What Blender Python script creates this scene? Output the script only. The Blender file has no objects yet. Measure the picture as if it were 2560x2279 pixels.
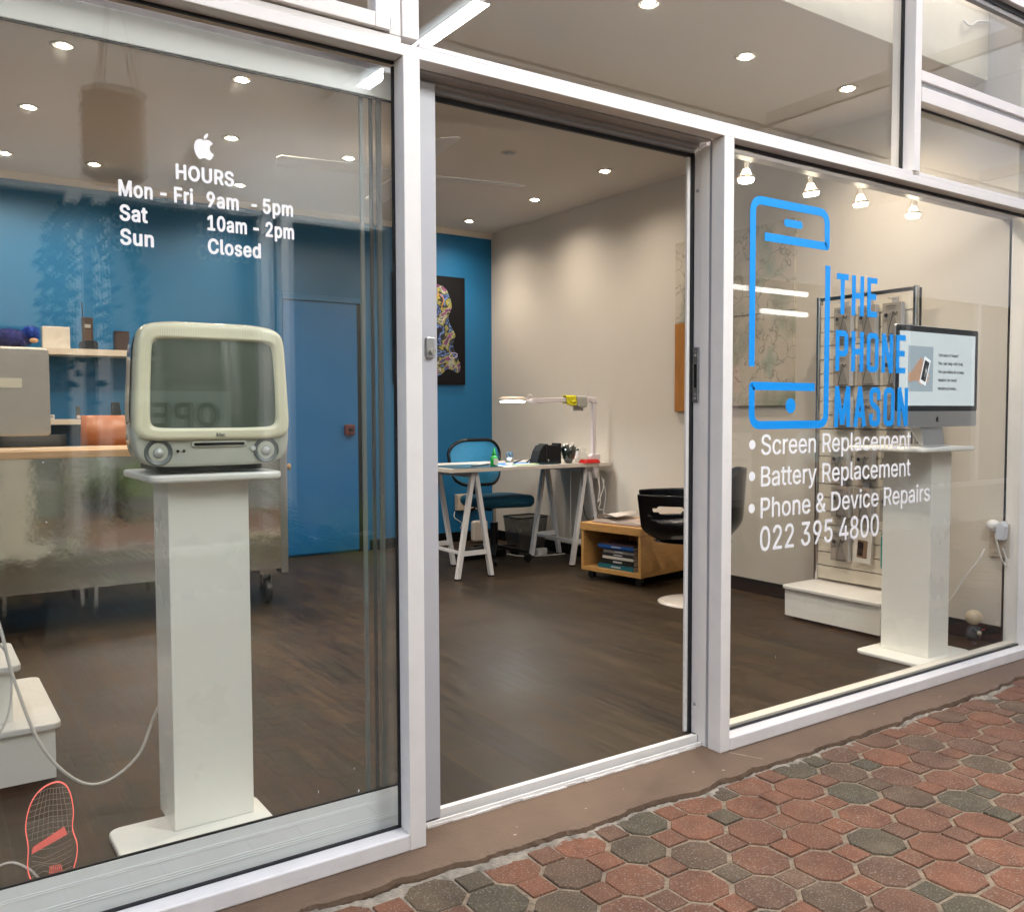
import bpy, bmesh, math, random
from mathutils import Vector, Matrix
R = math.radians
sc = bpy.context.scene
col = sc.collection
random.seed(7)

# ------------------------------------------------------------------ camera
F_PX, YAW, PITCH, ROLL = 2226.1, 0.597862, 0.048099, 0.003533
cd = bpy.data.cameras.new("camera")
cam = bpy.data.objects.new("camera", cd)
col.objects.link(cam)
cd.sensor_width = 36
cd.lens = F_PX / 2560 * 36
cd.clip_start = 0.05
cd.clip_end = 500
cy_, sy_ = math.cos(YAW), math.sin(YAW)
fw = Vector((sy_ * math.cos(PITCH), cy_ * math.cos(PITCH), -math.sin(PITCH)))
rt = Vector((cy_, -sy_, 0))
dn = fw.cross(rt)
r2 = rt * math.cos(ROLL) + dn * math.sin(ROLL)
d2 = -rt * math.sin(ROLL) + dn * math.cos(ROLL)
m3 = Matrix((r2, -d2, -fw)).transposed()
cam.matrix_world = Matrix.Translation((-1.12406, -2.05027, 1.15)) @ m3.to_4x4()
sc.camera = cam

# ------------------------------------------------------------------ world, sun, exposure
w = bpy.data.worlds.new("World")
sc.world = w
w.use_nodes = True
nt = w.node_tree
bg = nt.nodes["Background"]
sky = nt.nodes.new("ShaderNodeTexSky")
sky.sky_type = 'NISHITA'
sky.sun_disc = False
sky.air_density = .7
sky.dust_density = 4
sky.ozone_density = .6
sky.sun_elevation = R(32)
sky.sun_rotation = R(160)
nt.links.new(sky.outputs[0], bg.inputs[0])
bg.inputs[1].default_value = 0.15
sl = bpy.data.lights.new("sun", 'SUN')
sl.energy = 2.5
sl.angle = R(0.5)
sl.color = (1, .95, .87)
so = bpy.data.objects.new("sun", sl)
col.objects.link(so)
sl.energy = 5
sl.color = (1, .92, .80)
so.rotation_euler = Vector((-math.cos(R(32)) * math.sin(R(160)), -math.cos(R(32)) * math.cos(R(160)), -math.sin(R(32)))).to_track_quat('-Z', 'Y').to_euler()
sc.view_settings.view_transform = 'Standard'
sc.view_settings.look = 'None'
sc.view_settings.gamma = 1
sc.view_settings.exposure = 2.45
cy = sc.cycles
cy.use_denoising = True
cy.max_bounces = 10
cy.diffuse_bounces = 5
cy.glossy_bounces = 5
cy.transparent_max_bounces = 24
cy.caustics_reflective = False
cy.caustics_refractive = False
cy.sample_clamp_indirect = 6

# ------------------------------------------------------------------ materials
MATS = {}


def mat(name, c, rough=.5, metal=0., spec=.5, noise=0., nscale=8., bump=0., bscale=60., emit=None, es=0., coat=0., stretch=(1, 1, 1), alpha=None, c2=None, rn=0.):
    if name in MATS:
        return MATS[name]
    m = bpy.data.materials.new(name)
    m.use_nodes = True
    t = m.node_tree
    b = t.nodes["Principled BSDF"]
    b.inputs['Base Color'].default_value = (*c, 1)
    b.inputs['Roughness'].default_value = rough
    b.inputs['Metallic'].default_value = metal
    b.inputs['Specular IOR Level'].default_value = spec
    if coat:
        b.inputs['Coat Weight'].default_value = coat
        b.inputs['Coat Roughness'].default_value = .08
    if emit:
        b.inputs['Emission Color'].default_value = (*emit, 1)
        b.inputs['Emission Strength'].default_value = es
    if noise or bump or c2 or rn:
        tc = t.nodes.new("ShaderNodeTexCoord")
        mp = t.nodes.new("ShaderNodeMapping")
        mp.inputs['Scale'].default_value = stretch
        t.links.new(tc.outputs['Object'], mp.inputs[0])
    if noise or c2 or rn:
        n = t.nodes.new("ShaderNodeTexNoise")
        n.inputs['Scale'].default_value = nscale
        n.inputs['Detail'].default_value = 6
        n.inputs['Roughness'].default_value = .62
        t.links.new(mp.outputs[0], n.inputs['Vector'])
        if noise or c2:
            cr = t.nodes.new("ShaderNodeValToRGB")
            cr.color_ramp.elements[0].position = .3
            cr.color_ramp.elements[1].position = .7
            a = c2 or tuple(x * (1 - noise) for x in c)
            cr.color_ramp.elements[0].color = (*a, 1)
            cr.color_ramp.elements[1].color = (*c, 1)
            t.links.new(n.outputs[0], cr.inputs[0])
            t.links.new(cr.outputs[0], b.inputs['Base Color'])
        if rn:
            mr = t.nodes.new("ShaderNodeMapRange")
            mr.inputs[3].default_value = max(0, rough - rn)
            mr.inputs[4].default_value = rough + rn
            t.links.new(n.outputs[0], mr.inputs[0])
            t.links.new(mr.outputs[0], b.inputs['Roughness'])
    if bump:
        n2 = t.nodes.new("ShaderNodeTexNoise")
        n2.inputs['Scale'].default_value = bscale
        n2.inputs['Detail'].default_value = 5
        t.links.new(mp.outputs[0], n2.inputs['Vector'])
        bp = t.nodes.new("ShaderNodeBump")
        bp.inputs['Strength'].default_value = bump
        bp.inputs['Distance'].default_value = .004
        t.links.new(n2.outputs[0], bp.inputs['Height'])
        t.links.new(bp.outputs[0], b.inputs['Normal'])
    if alpha is not None:
        b.inputs['Alpha'].default_value = alpha
    MATS[name] = m
    return m


def glass(name, tint, base=.042, gain=1.0, dust=0.0):
    m = bpy.data.materials.new(name)
    m.use_nodes = True
    t = m.node_tree
    t.nodes.clear()
    out = t.nodes.new("ShaderNodeOutputMaterial")
    tr = t.nodes.new("ShaderNodeBsdfTransparent")
    tr.inputs[0].default_value = (*tint, 1)
    gl = t.nodes.new("ShaderNodeBsdfGlossy")
    gl.inputs['Roughness'].default_value = 0.0
    gl.inputs[0].default_value = (1, 1, 1, 1)
    g = t.nodes.new("ShaderNodeNewGeometry")
    dp = t.nodes.new("ShaderNodeVectorMath"); dp.operation = 'DOT_PRODUCT'
    t.links.new(g.outputs['Normal'], dp.inputs[0]); t.links.new(g.outputs['Incoming'], dp.inputs[1])
    ab = t.nodes.new("ShaderNodeMath"); ab.operation = 'ABSOLUTE'
    t.links.new(dp.outputs['Value'], ab.inputs[0])
    s1 = t.nodes.new("ShaderNodeMath"); s1.operation = 'SUBTRACT'; s1.inputs[0].default_value = 1
    t.links.new(ab.outputs[0], s1.inputs[1])
    pw = t.nodes.new("ShaderNodeMath"); pw.operation = 'POWER'; pw.inputs[1].default_value = 5
    t.links.new(s1.outputs[0], pw.inputs[0])
    ma = t.nodes.new("ShaderNodeMath"); ma.operation = 'MULTIPLY_ADD'
    ma.inputs[1].default_value = (1 - base); ma.inputs[2].default_value = base
    t.links.new(pw.outputs[0], ma.inputs[0])
    mx = t.nodes.new("ShaderNodeMixShader")
    t.links.new(ma.outputs[0], mx.inputs[0]); t.links.new(tr.outputs[0], mx.inputs[1]); t.links.new(gl.outputs[0], mx.inputs[2])
    if dust:
        df = t.nodes.new("ShaderNodeBsdfDiffuse"); df.inputs[0].default_value = (.7, .7, .68, 1)
        tc = t.nodes.new("ShaderNodeTexCoord")
        n = t.nodes.new("ShaderNodeTexNoise"); n.inputs['Scale'].default_value = 3.5; n.inputs['Detail'].default_value = 10; n.inputs['Roughness'].default_value = .75
        t.links.new(tc.outputs['Object'], n.inputs['Vector'])
        mr = t.nodes.new("ShaderNodeMapRange"); mr.inputs[1].default_value = .45; mr.inputs[2].default_value = .8; mr.inputs[4].default_value = dust
        t.links.new(n.outputs[0], mr.inputs[0])
        m2 = t.nodes.new("ShaderNodeMixShader")
        t.links.new(mr.outputs[0], m2.inputs[0]); t.links.new(mx.outputs[0], m2.inputs[1]); t.links.new(df.outputs[0], m2.inputs[2])
        mx = m2
    t.links.new(mx.outputs[0], out.inputs[0])
    MATS[name] = m
    return m


G_WIN = glass("window_glass", (.98, .985, .975), dust=0)
G_LEFT = glass("green_glass", (.988, .993, .985), base=.034, dust=0)
G_CLEAR = glass("clear_plastic", (.97, .98, .98))
FRAME = mat("frame_paint", (.83, .79, .755), .38, noise=.05, nscale=5, rn=.06)
FRAME_W = mat("frame_paint_warm", (.83, .79, .74), .42, noise=.08, nscale=9, rn=.06)
FRAME_G = mat("anodised_grey", (.36, .36, .37), .4)
GASKET = mat("black_rubber", (.006, .006, .008), .5)
BLACK = mat("black_plastic", (.0035, .0035, .004), .3, spec=.35)
BLACKM = mat("black_matt", (.003, .003, .0035), .6, spec=.3)
WHITE = mat("white_plastic", (.75, .75, .74), .35)
WHITEP = mat("white_laminate", (.74, .73, .70), .3, noise=.03, nscale=3)
WALLC = mat("cream_paint", (.60, .55, .48), .75, noise=.03, nscale=1.5, bump=.06, bscale=120)
CEIL = mat("ceiling_paint", (.66, .60, .53), .8, noise=.03, nscale=1)
BLUE = mat("blue_paint", (.0025, .125, .29), .55, noise=.06, nscale=1.2, bump=.05, bscale=90)
BLUED = mat("blue_door_paint", (.002, .13, .36), .4, noise=.06, nscale=1.5)
SKIRT = mat("black_skirting", (.003, .003, .004), .4, spec=.3)
STEEL = mat("steel_sheet", (.80, .79, .76), .08, metal=1, noise=.08, nscale=2, bump=1.0, bscale=1.7)
STEELB = mat("brushed_steel", (.55, .55, .56), .3, metal=1, noise=.1, nscale=4)
CHROME = mat("chrome", (.6, .58, .56), .12, metal=1)
ALU = mat("aluminium", (.62, .62, .63), .32, metal=.9, noise=.04, nscale=6)
PINE = mat("pine_top", (.62, .42, .25), .35, noise=.3, nscale=5, stretch=(1, 14, 14))
BIRCH = mat("birch_veneer", (.50, .27, .09), .38, noise=.28, nscale=4, stretch=(3, 3, 18))
PLY = mat("orange_ply", (.33, .095, .022), .35, noise=.25, nscale=4, stretch=(2, 2, 12))
VW = mat("white_vinyl", (.93, .93, .93), .45, emit=(1, 1, 1), es=0)
VB = mat("blue_vinyl", (.0, .30, .84), .4)
CORD = mat("white_cable", (.68, .66, .62), .4)
WHT_T = mat("trestle_white", (.66, .66, .67), .35)


# ------------------------------------------------------------------ mesh builder
class MB:
    def __init__(s):
        s.v, s.f, s.sm, s.mi = [], [], [], []
        s.cur = 0

    def add(s, vs, fs, smooth=False):
        o = len(s.v)
        s.v += [tuple(v) for v in vs]
        for f in fs:
            s.f.append([i + o for i in f]); s.sm.append(smooth); s.mi.append(s.cur)
        return s

    def box(s, x0, x1, y0, y1, z0, z1, M=None):
        vs = [Vector((x, y, z)) for z in (z0, z1) for y in (y0, y1) for x in (x0, x1)]
        if M is not None:
            vs = [M @ v for v in vs]
        return s.add(vs, [(0, 2, 3, 1), (4, 5, 7, 6), (0, 1, 5, 4), (2, 6, 7, 3), (0, 4, 6, 2), (1, 3, 7, 5)])

    def bar(s, a, b, wx, wy=None, up=(0, 0, 1), taper=1.):
        a, b = Vector(a), Vector(b)
        wy = wy or wx
        d = (b - a).normalized()
        u = Vector(up)
        if abs(d.dot(u)) > .95:
            u = Vector((0, 1, 0))
        x = d.cross(u).normalized(); y = x.cross(d).normalized()
        vs = []
        for p, k in ((a, 1), (b, taper)):
            for i, j in ((-1, -1), (1, -1), (1, 1), (-1, 1)):
                vs.append(p + x * i * wx / 2 * k + y * j * wy / 2 * k)
        return s.add(vs, [(3, 2, 1, 0), (4, 5, 6, 7), (0, 1, 5, 4), (1, 2, 6, 5), (2, 3, 7, 6), (3, 0, 4, 7)])

    def tube(s, pts, r, n=10, caps=True):
        pts = [Vector(p) for p in pts]
        rs = r if isinstance(r, (list, tuple)) else [r] * len(pts)
        ref = None
        o = len(s.v)
        vs = []
        for i, p in enumerate(pts):
            d = (pts[min(i + 1, len(pts) - 1)] - pts[max(i - 1, 0)]).normalized()
            if ref is None:
                ref = Vector((0, 0, 1)) if abs(d.z) < .9 else Vector((1, 0, 0))
            x = d.cross(ref)
            if x.length < 1e-5:
                x = d.orthogonal()
            x.normalize(); y = x.cross(d).normalized(); ref = y
            for k in range(n):
                a = 2 * math.pi * k / n
                vs.append(p + (x * math.cos(a) + y * math.sin(a)) * rs[i])
        fs = []
        for i in range(len(pts) - 1):
            for k in range(n):
                a, b = i * n + k, i * n + (k + 1) % n
                fs.append((a, b, b + n, a + n))
        s.add(vs, fs, True)
        if caps:
            s.add([vs[k] for k in range(n)], [tuple(range(n))[::-1]])
            s.add([vs[-n + k] for k in range(n)], [tuple(range(n))])
        return s

    def lathe(s, prof, c=(0, 0, 0), n=28, M=None, smooth=True):
        vs = []
        for r, z in prof:
            for k in range(n):
                a = 2 * math.pi * k / n
                v = Vector((r * math.cos(a), r * math.sin(a), z))
                if M is not None:
                    v = M @ v
                vs.append(v + Vector(c))
        fs = []
        for i in range(len(prof) - 1):
            for k in range(n):
                a, b = i * n + k, i * n + (k + 1) % n
                fs.append((a, b, b + n, a + n))
        if prof[0][0] > 1e-4:
            fs.append(tuple(range(n))[::-1])
        if prof[-1][0] > 1e-4:
            fs.append(tuple((len(prof) - 1) * n + k for k in range(n)))
        return s.add(vs, fs, smooth)

    def prism(s, pts, axis, a, b):
        """closed outline pts (2-D) extruded along axis from a to b; axis 0:(y,z) 1:(x,z) 2:(x,y)"""
        def P(p, t):
            return {0: (t, p[0], p[1]), 1: (p[0], t, p[1]), 2: (p[0], p[1], t)}[axis]
        n = len(pts)
        vs = [P(p, a) for p in pts] + [P(p, b) for p in pts]
        fs = [tuple(range(n)), tuple(range(2 * n - 1, n - 1, -1))]
        fs += [(i, i + n, (i + 1) % n + n, (i + 1) % n) for i in range(n)]
        return s.add(vs, fs)

    def xform(s, M):
        s.v = [tuple(M @ Vector(v)) for v in s.v]
        return s

    def build(s, name, m, parent=None, bevel=0., subsurf=0, seg=2):
        me = bpy.data.meshes.new(name)
        me.from_pydata(s.v, [], s.f)
        me.polygons.foreach_set("use_smooth", s.sm)
        for mm in (m if isinstance(m, (list, tuple)) else [m]):
            me.materials.append(mm)
        me.polygons.foreach_set("material_index", s.mi)
        bm = bmesh.new(); bm.from_mesh(me)
        bmesh.ops.recalc_face_normals(bm, faces=bm.faces)
        bm.to_mesh(me); bm.free()
        me.update()
        o = bpy.data.objects.new(name, me)
        col.objects.link(o)
        if parent:
            o.parent = parent
        if bevel:
            b = o.modifiers.new("bevel", 'BEVEL'); b.width = bevel; b.segments = seg; b.limit_method = 'ANGLE'; b.angle_limit = R(40)
            b.harden_normals = False
        if subsurf:
            q = o.modifiers.new("sub", 'SUBSURF'); q.levels = q.render_levels = subsurf
        return o


def thing(name, label, cat, loc=(0, 0, 0), rz=0, group=None):
    o = bpy.data.objects.new(name, None)
    o.empty_display_size = .05
    col.objects.link(o)
    o.location = loc; o.rotation_euler = (0, 0, rz)
    o["label"] = label; o["category"] = cat
    if group:
        o["group"] = group
    return o


def tag(o, label, cat, group=None, kind=None):
    if label: o["label"] = label
    if cat: o["category"] = cat
    if group: o["group"] = group
    if kind: o["kind"] = kind
    return o


def copy_tree(o, parent=None):
    c = o.copy(); col.objects.link(c); c.parent = parent
    for ch in list(o.children):
        copy_tree(ch, c)
    return c


def B(x0, x1, y0, y1, z0, z1):
    return MB().box(x0, x1, y0, y1, z0, z1)


def rrect(x0, x1, z0, z1, r, n=6):
    if not isinstance(r, (list, tuple)):
        r = [r] * 4
    pts = []
    for (cx, cz, a0), rr in zip(((x1 - r[0], z1 - r[0], 0), (x0 + r[1], z1 - r[1], 90), (x0 + r[2], z0 + r[2], 180), (x1 - r[3], z0 + r[3], 270)), r):
        for k in range(n + 1):
            a = R(a0 + 90 * k / n)
            pts.append((cx + rr * math.cos(a), cz + rr * math.sin(a)))
    return pts


def smooth_path(pts, n=6):
    P = [Vector(p) for p in pts]
    P = [P[0] * 2 - P[1]] + P + [P[-1] * 2 - P[-2]]
    out = []
    for i in range(1, len(P) - 2):
        for k in range(n):
            t = k / n
            a, b, c, d = P[i - 1:i + 3]
            out.append(.5 * ((2 * b) + (c - a) * t + (2 * a - 5 * b + 4 * c - d) * t * t + (3 * b - a - 3 * c + d) * t ** 3))
    out.append(P[-2])
    return out


def cable(name, pts, r, m, parent=None, n=8):
    if parent:
        pts = [Vector(p) - parent.location for p in pts]
    return MB().tube(smooth_path(pts, 8), r, n).build(name, m, parent)


# letter outlines: advance width and closed contours, in thousandths of the type size
GLYPHS = {
    '&': (447, "195,-13 153,-8 138,-4 106,7 74,29 46,61 32,94 26,134 30,167 39,191 55,214 82,241 125,276 95,317 80,341 70,370 67,398 71,427 83,460 105,486 130,504 162,515 201,519 231,516 244,513 271,504 294,487 315,461 326,439 328,430 332,405 329,380 323,361 312,340 298,322 278,302 231,266 230,264 325,148 329,154 338,186 341,220 342,226 344,228 350,230 407,230 411,229 415,226 416,222 413,180 405,143 393,113 376,87 445,3 446,0 443,-4 437,-6 361,-5 355,0 327,33 310,19 274,2 237,-8/190,52 220,56 247,64 273,80 282,87 170,221 158,212 135,192 118,172 108,152 105,130 108,108 116,91 130,74 148,62 169,55/184,320 211,340 231,356 247,377 252,389 254,405 250,425 239,441 221,452 200,455 187,453 172,448 160,438 153,429 147,416 145,397 147,381 152,366 163,348"),
    '-': (453, "114,182 109,184 106,189 106,243 107,246 111,249 336,250 341,249 344,245 345,189 344,186 340,183"),
    '.': (188, "94,-10 75,-6 58,5 46,22 42,41 46,61 58,77 75,88 95,93 116,88 133,77 145,61 149,41 145,22 132,4 116,-6"),
    '0': (453, "226,-13 171,-4 132,16 125,20 88,60 62,111 52,145 45,181 41,212 40,262 41,295 45,327 53,367 62,397 88,449 125,488 168,512 173,514 227,522 280,514 286,512 328,488 365,449 391,397 401,363 408,330 412,295 413,246 412,213 408,181 400,141 391,111 366,60 328,20 288,-1 280,-5/226,56 259,62 284,78 305,105 323,148 332,193 336,252 332,315 322,363 306,403 283,432 257,448 227,454 195,447 173,434 168,429 148,403 131,363 121,315 117,256 121,193 130,148 148,105 169,78 173,75 195,62"),
    '1': (453, "76,-6 71,-4 68,1 68,54 69,57 72,60 78,61 202,61 204,63 204,435 202,435 91,354 86,352 81,354 78,359 79,429 83,433 195,514 279,514 283,511 284,507 284,62 390,61 396,59 398,57 399,54 398,-2 394,-5 389,-6"),
    '2': (453, "64,-6 59,-4 56,1 57,49 253,258 274,283 291,307 304,330 310,348 312,369 309,397 300,417 287,432 269,444 258,448 247,451 223,454 197,451 176,442 160,430 147,411 141,396 138,387 135,362 132,358 126,356 63,357 59,360 58,363 63,402 64,409 78,444 108,479 138,501 179,516 226,522 271,516 309,502 341,479 349,471 368,447 383,413 389,371 386,345 379,317 364,288 349,265 313,220 274,177 166,64 392,62 396,59 397,56 396,-2 392,-5 387,-6"),
    '3': (453, "215,-13 169,-8 129,5 92,26 63,55 60,60 45,89 36,131 39,136 45,138 107,138 112,137 117,133 123,109 135,88 149,76 166,66 195,58 220,56 240,58 269,66 291,78 307,95 317,119 321,144 318,169 308,194 293,213 271,229 239,238 202,242 158,242 152,244 149,249 150,301 276,445 67,447 63,450 62,453 63,510 66,514 72,515 375,514 379,511 380,508 379,459 236,295 267,293 312,281 348,258 378,225 394,188 401,146 394,101 378,66 374,60 348,31 314,8 269,-7"),
    '4': (453, "282,-6 277,-4 274,1 273,99 41,99 35,101 32,106 32,157 33,161 238,509 242,513 248,515 310,515 314,514 317,512 318,507 120,170 274,169 275,320 279,323 284,324 342,324 346,323 350,320 351,316 351,170 412,169 418,167 421,162 421,106 418,101 412,99 351,99 351,1 348,-4 342,-6"),
    '5': (453, "219,-13 175,-7 138,5 104,27 76,58 59,90 53,126 53,132 56,135 61,136 125,135 130,131 135,110 146,91 158,78 176,66 200,58 222,56 247,59 269,68 274,71 291,85 307,106 316,133 320,161 316,191 307,219 290,241 271,257 245,267 219,271 193,269 166,261 150,253 133,241 128,240 70,247 64,248 60,251 60,259 89,510 92,514 97,515 369,514 373,511 374,507 374,453 373,450 369,447 160,446 158,445 144,316 153,321 176,331 200,336 228,340 266,335 298,326 326,310 353,286 371,262 386,234 396,199 399,162 392,115 376,74 351,40 344,34 311,9 271,-6"),
    '6': (453, "224,-13 179,-6 140,9 112,29 101,39 76,72 62,113 56,161 60,199 73,241 95,287 133,347 244,510 248,514 253,515 324,514 329,511 329,506 197,314 214,318 234,320 281,314 321,299 354,272 378,242 392,201 397,157 392,115 391,108 375,71 351,38 340,28 315,9 276,-7/224,54 254,59 274,68 292,82 307,103 315,127 319,156 316,187 307,211 292,232 274,246 254,255 227,259 199,256 178,247 160,232 145,212 136,188 133,159 137,127 145,104 160,82 179,68 197,59 204,57"),
    '8': (453, "224,-13 175,-7 139,4 131,7 97,28 67,60 50,93 44,136 47,166 52,182 57,197 74,222 97,246 121,261 137,267 114,278 86,305 69,340 62,381 68,419 82,451 110,482 143,503 181,516 226,522 272,516 311,502 341,482 348,475 368,452 380,428 385,417 390,381 383,340 366,305 338,278 315,267 331,261 355,246 380,221 395,197 400,182 405,163 409,135 402,93 385,60 356,28 321,6 285,-5 272,-8/224,55 255,58 264,60 282,66 301,78 317,95 325,115 329,139 325,163 321,173 314,187 299,204 279,218 253,226 227,229 199,226 175,218 153,204 136,185 127,163 123,139 128,112 137,93 151,78 173,65 198,58/223,296 251,298 270,305 287,317 299,332 308,351 311,375 308,397 301,417 288,433 272,443 260,448 249,451 227,454 203,451 192,448 181,444 165,433 153,418 145,400 141,377 144,351 153,332 165,317 183,305 205,298"),
    '9': (453, "130,-6 126,-5 123,-2 123,3 255,194 238,190 221,189 172,194 132,210 98,236 75,267 60,307 56,353 62,399 78,438 101,469 106,474 138,499 179,515 225,522 274,515 313,500 320,494 351,469 375,436 391,397 392,390 397,346 392,306 380,268 357,222 320,163 208,-1 204,-5 199,-6/224,249 253,253 275,262 292,276 307,297 315,320 319,349 316,381 307,405 292,426 274,441 254,450 227,454 199,450 179,441 161,426 145,404 137,379 133,352 137,322 145,298 161,277 180,261 202,253"),
    '?': (358, "163,-10 143,-6 126,5 114,22 110,41 114,60 127,78 143,88 164,92 184,88 201,77 213,60 217,41 213,22 200,4 184,-6/132,146 128,147 125,150 124,163 126,200 134,233 146,254 164,274 182,288 204,303 224,318 239,336 250,359 254,384 251,405 242,423 231,437 215,447 197,453 179,456 160,453 141,448 125,436 114,424 112,419 104,402 99,377 95,373 29,372 22,374 19,379 25,416 42,455 69,484 99,504 135,516 177,522 222,516 258,503 284,486 293,478 313,453 326,420 332,383 327,344 313,309 293,284 285,276 229,234 215,219 208,203 203,185 202,153 200,149 197,147 193,146"),
    'B': (456, "60,-6 55,-4 52,1 53,511 56,514 61,515 242,515 292,509 334,496 363,474 388,445 402,410 406,373 403,344 395,318 381,300 362,282 342,271 330,266 342,262 368,249 389,232 393,228 409,205 421,177 426,135 420,98 407,65 386,39 379,33 348,13 304,-1 249,-6/133,63 246,63 293,69 323,84 341,107 347,136 344,159 334,182 321,199 305,211 301,213 276,222 249,225 133,225/133,291 239,291 262,294 284,301 302,313 315,328 324,347 328,371 322,401 307,424 280,440 241,446 133,446"),
    'C': (510, "263,-13 234,-11 204,-5 174,5 145,21 121,38 96,62 79,86 63,112 49,147 40,179 34,214 32,257 34,294 40,329 50,364 63,396 79,423 96,446 120,470 145,488 175,504 202,513 232,519 268,522 308,518 343,509 378,495 408,475 435,448 455,420 470,387 480,350 480,346 477,343 472,342 409,342 403,344 400,347 393,373 381,393 368,410 352,423 335,434 311,444 288,448 266,450 226,444 189,427 157,400 135,366 132,361 117,314 111,252 117,194 133,147 158,108 189,81 226,65 269,59 292,61 311,65 333,74 353,86 369,100 381,116 393,138 400,161 405,165 410,166 472,166 478,164 480,162 481,159 470,122 455,89 436,61 408,34 378,14 343,-1 305,-10"),
    'D': (502, "60,-6 55,-4 52,1 53,511 57,514 62,515 228,515 262,513 297,506 325,498 358,482 402,447 412,435 441,392 453,363 463,329 468,294 470,258 468,216 463,184 452,144 440,117 424,90 407,68 398,59 382,44 362,31 355,26 325,12 295,3 257,-4 222,-6/133,63 216,63 271,69 313,86 339,107 347,113 371,151 386,202 391,256 386,312 371,360 347,396 315,423 272,440 222,446 133,445"),
    'E': (418, "60,-6 55,-4 52,1 53,511 57,514 62,515 370,515 377,513 379,511 380,508 380,453 379,450 375,447 133,445 133,292 358,291 362,288 363,285 363,231 362,227 360,225 354,223 133,223 133,65 135,63 378,62 382,59 383,56 382,-2 378,-5 373,-6"),
    'F': (410, "60,-6 55,-4 52,1 53,511 57,514 62,515 367,515 374,513 376,511 377,508 377,453 376,450 372,447 133,446 133,284 349,283 353,280 354,277 354,222 351,217 345,215 133,215 132,-2 129,-5 124,-6"),
    'G': (520, "265,-13 235,-11 217,-7 202,-4 174,5 144,21 119,39 97,61 76,88 62,114 50,142 39,179 34,214 32,251 34,294 39,326 48,360 62,396 78,423 95,446 119,470 144,488 172,504 202,514 233,520 263,522 304,519 343,509 379,493 409,473 437,446 456,418 472,386 481,351 481,348 478,344 473,343 409,343 403,345 400,348 392,370 381,389 366,408 352,422 335,433 311,443 290,448 264,450 225,444 188,427 157,401 133,362 117,314 111,256 117,194 133,147 158,108 188,81 227,65 271,59 306,63 339,75 368,97 388,125 402,160 406,192 284,193 279,194 276,197 275,200 275,255 276,258 280,261 284,262 477,262 483,260 485,258 486,254 486,199 478,139 458,89 428,50 422,44 379,13 329,-5"),
    'H': (517, "60,-6 55,-4 52,1 52,507 53,511 57,514 61,515 123,515 128,514 132,511 133,295 382,295 384,297 385,511 388,514 393,515 456,515 462,513 464,511 465,507 465,2 464,-2 460,-5 456,-6 394,-6 389,-5 385,-2 384,226 135,226 133,224 132,-1 129,-5 124,-6"),
    'I': (300, "31,-6 26,-4 23,1 23,56 26,61 32,63 110,64 110,444 108,446 32,446 26,448 23,453 24,511 28,514 33,515 267,515 272,514 276,511 277,508 277,453 274,448 268,446 191,445 191,65 193,63 268,63 274,61 277,56 276,-2 273,-5 268,-6"),
    'K': (467, "60,-6 55,-4 52,1 52,507 53,511 57,514 61,515 123,515 128,514 132,511 133,265 186,327 359,513 366,515 447,515 453,513 455,510 455,506 252,288 456,3 456,-2 452,-5 448,-6 373,-6 367,-4 197,233 133,165 132,-2 129,-5 124,-6"),
    'M': (628, "60,-6 55,-4 53,-2 52,2 52,507 54,512 57,514 61,515 150,515 156,514 160,510 287,182 315,100 345,191 468,510 472,514 477,515 567,515 574,512 576,507 576,2 574,-3 571,-5 567,-6 505,-6 499,-4 496,1 496,336 497,381 464,290 350,-1 346,-5 341,-6 288,-6 281,-4 277,1 161,292 129,381 130,1 127,-4 121,-6"),
    'N': (523, "60,-6 55,-4 52,1 52,507 53,511 57,514 61,515 134,515 140,514 144,510 360,170 392,116 391,508 394,513 400,515 462,515 468,513 470,511 471,507 471,2 470,-2 466,-5 462,-6 389,-6 383,-5 379,-1 194,289 130,397 130,391 133,310 133,1 130,-4 124,-6"),
    'O': (533, "263,-13 234,-11 204,-5 175,5 145,21 121,38 98,60 79,86 63,112 50,144 40,179 34,214 32,257 34,294 40,327 50,366 63,395 77,421 96,445 122,471 145,488 175,504 202,513 232,519 269,522 299,520 330,514 360,504 389,488 412,471 438,445 455,423 471,396 485,363 494,326 499,294 501,251 499,214 494,182 484,142 471,112 455,86 436,60 413,38 389,21 359,5 331,-5 303,-10/265,59 307,65 336,77 345,81 376,108 401,146 417,194 422,253 417,314 400,363 376,401 344,428 307,444 267,450 226,444 189,428 158,401 133,362 129,350 117,314 111,255 117,197 121,183 133,146 158,108 189,81 226,65"),
    'P': (444, "60,-6 55,-4 52,1 53,511 56,514 61,515 236,515 292,508 337,491 370,467 375,462 398,432 411,393 417,347 412,304 397,263 374,231 337,203 292,186 236,180 133,180 132,-2 129,-5 124,-6/133,248 234,248 266,252 292,261 311,275 326,296 332,315 334,323 336,346 334,372 331,385 325,400 311,420 292,434 264,443 234,446 133,446"),
    'R': (449, "60,-6 55,-4 52,1 53,511 56,514 61,515 237,515 293,509 338,493 372,469 397,435 413,395 417,351 413,309 397,269 371,235 338,213 324,207 435,4 435,-2 432,-5 427,-6 354,-6 347,-3 241,192 135,192 133,190 132,-2 129,-5 124,-6/133,261 236,261 265,264 294,272 313,285 327,303 334,324 337,353 334,380 326,403 313,421 294,435 265,443 235,446 133,446"),
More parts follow.
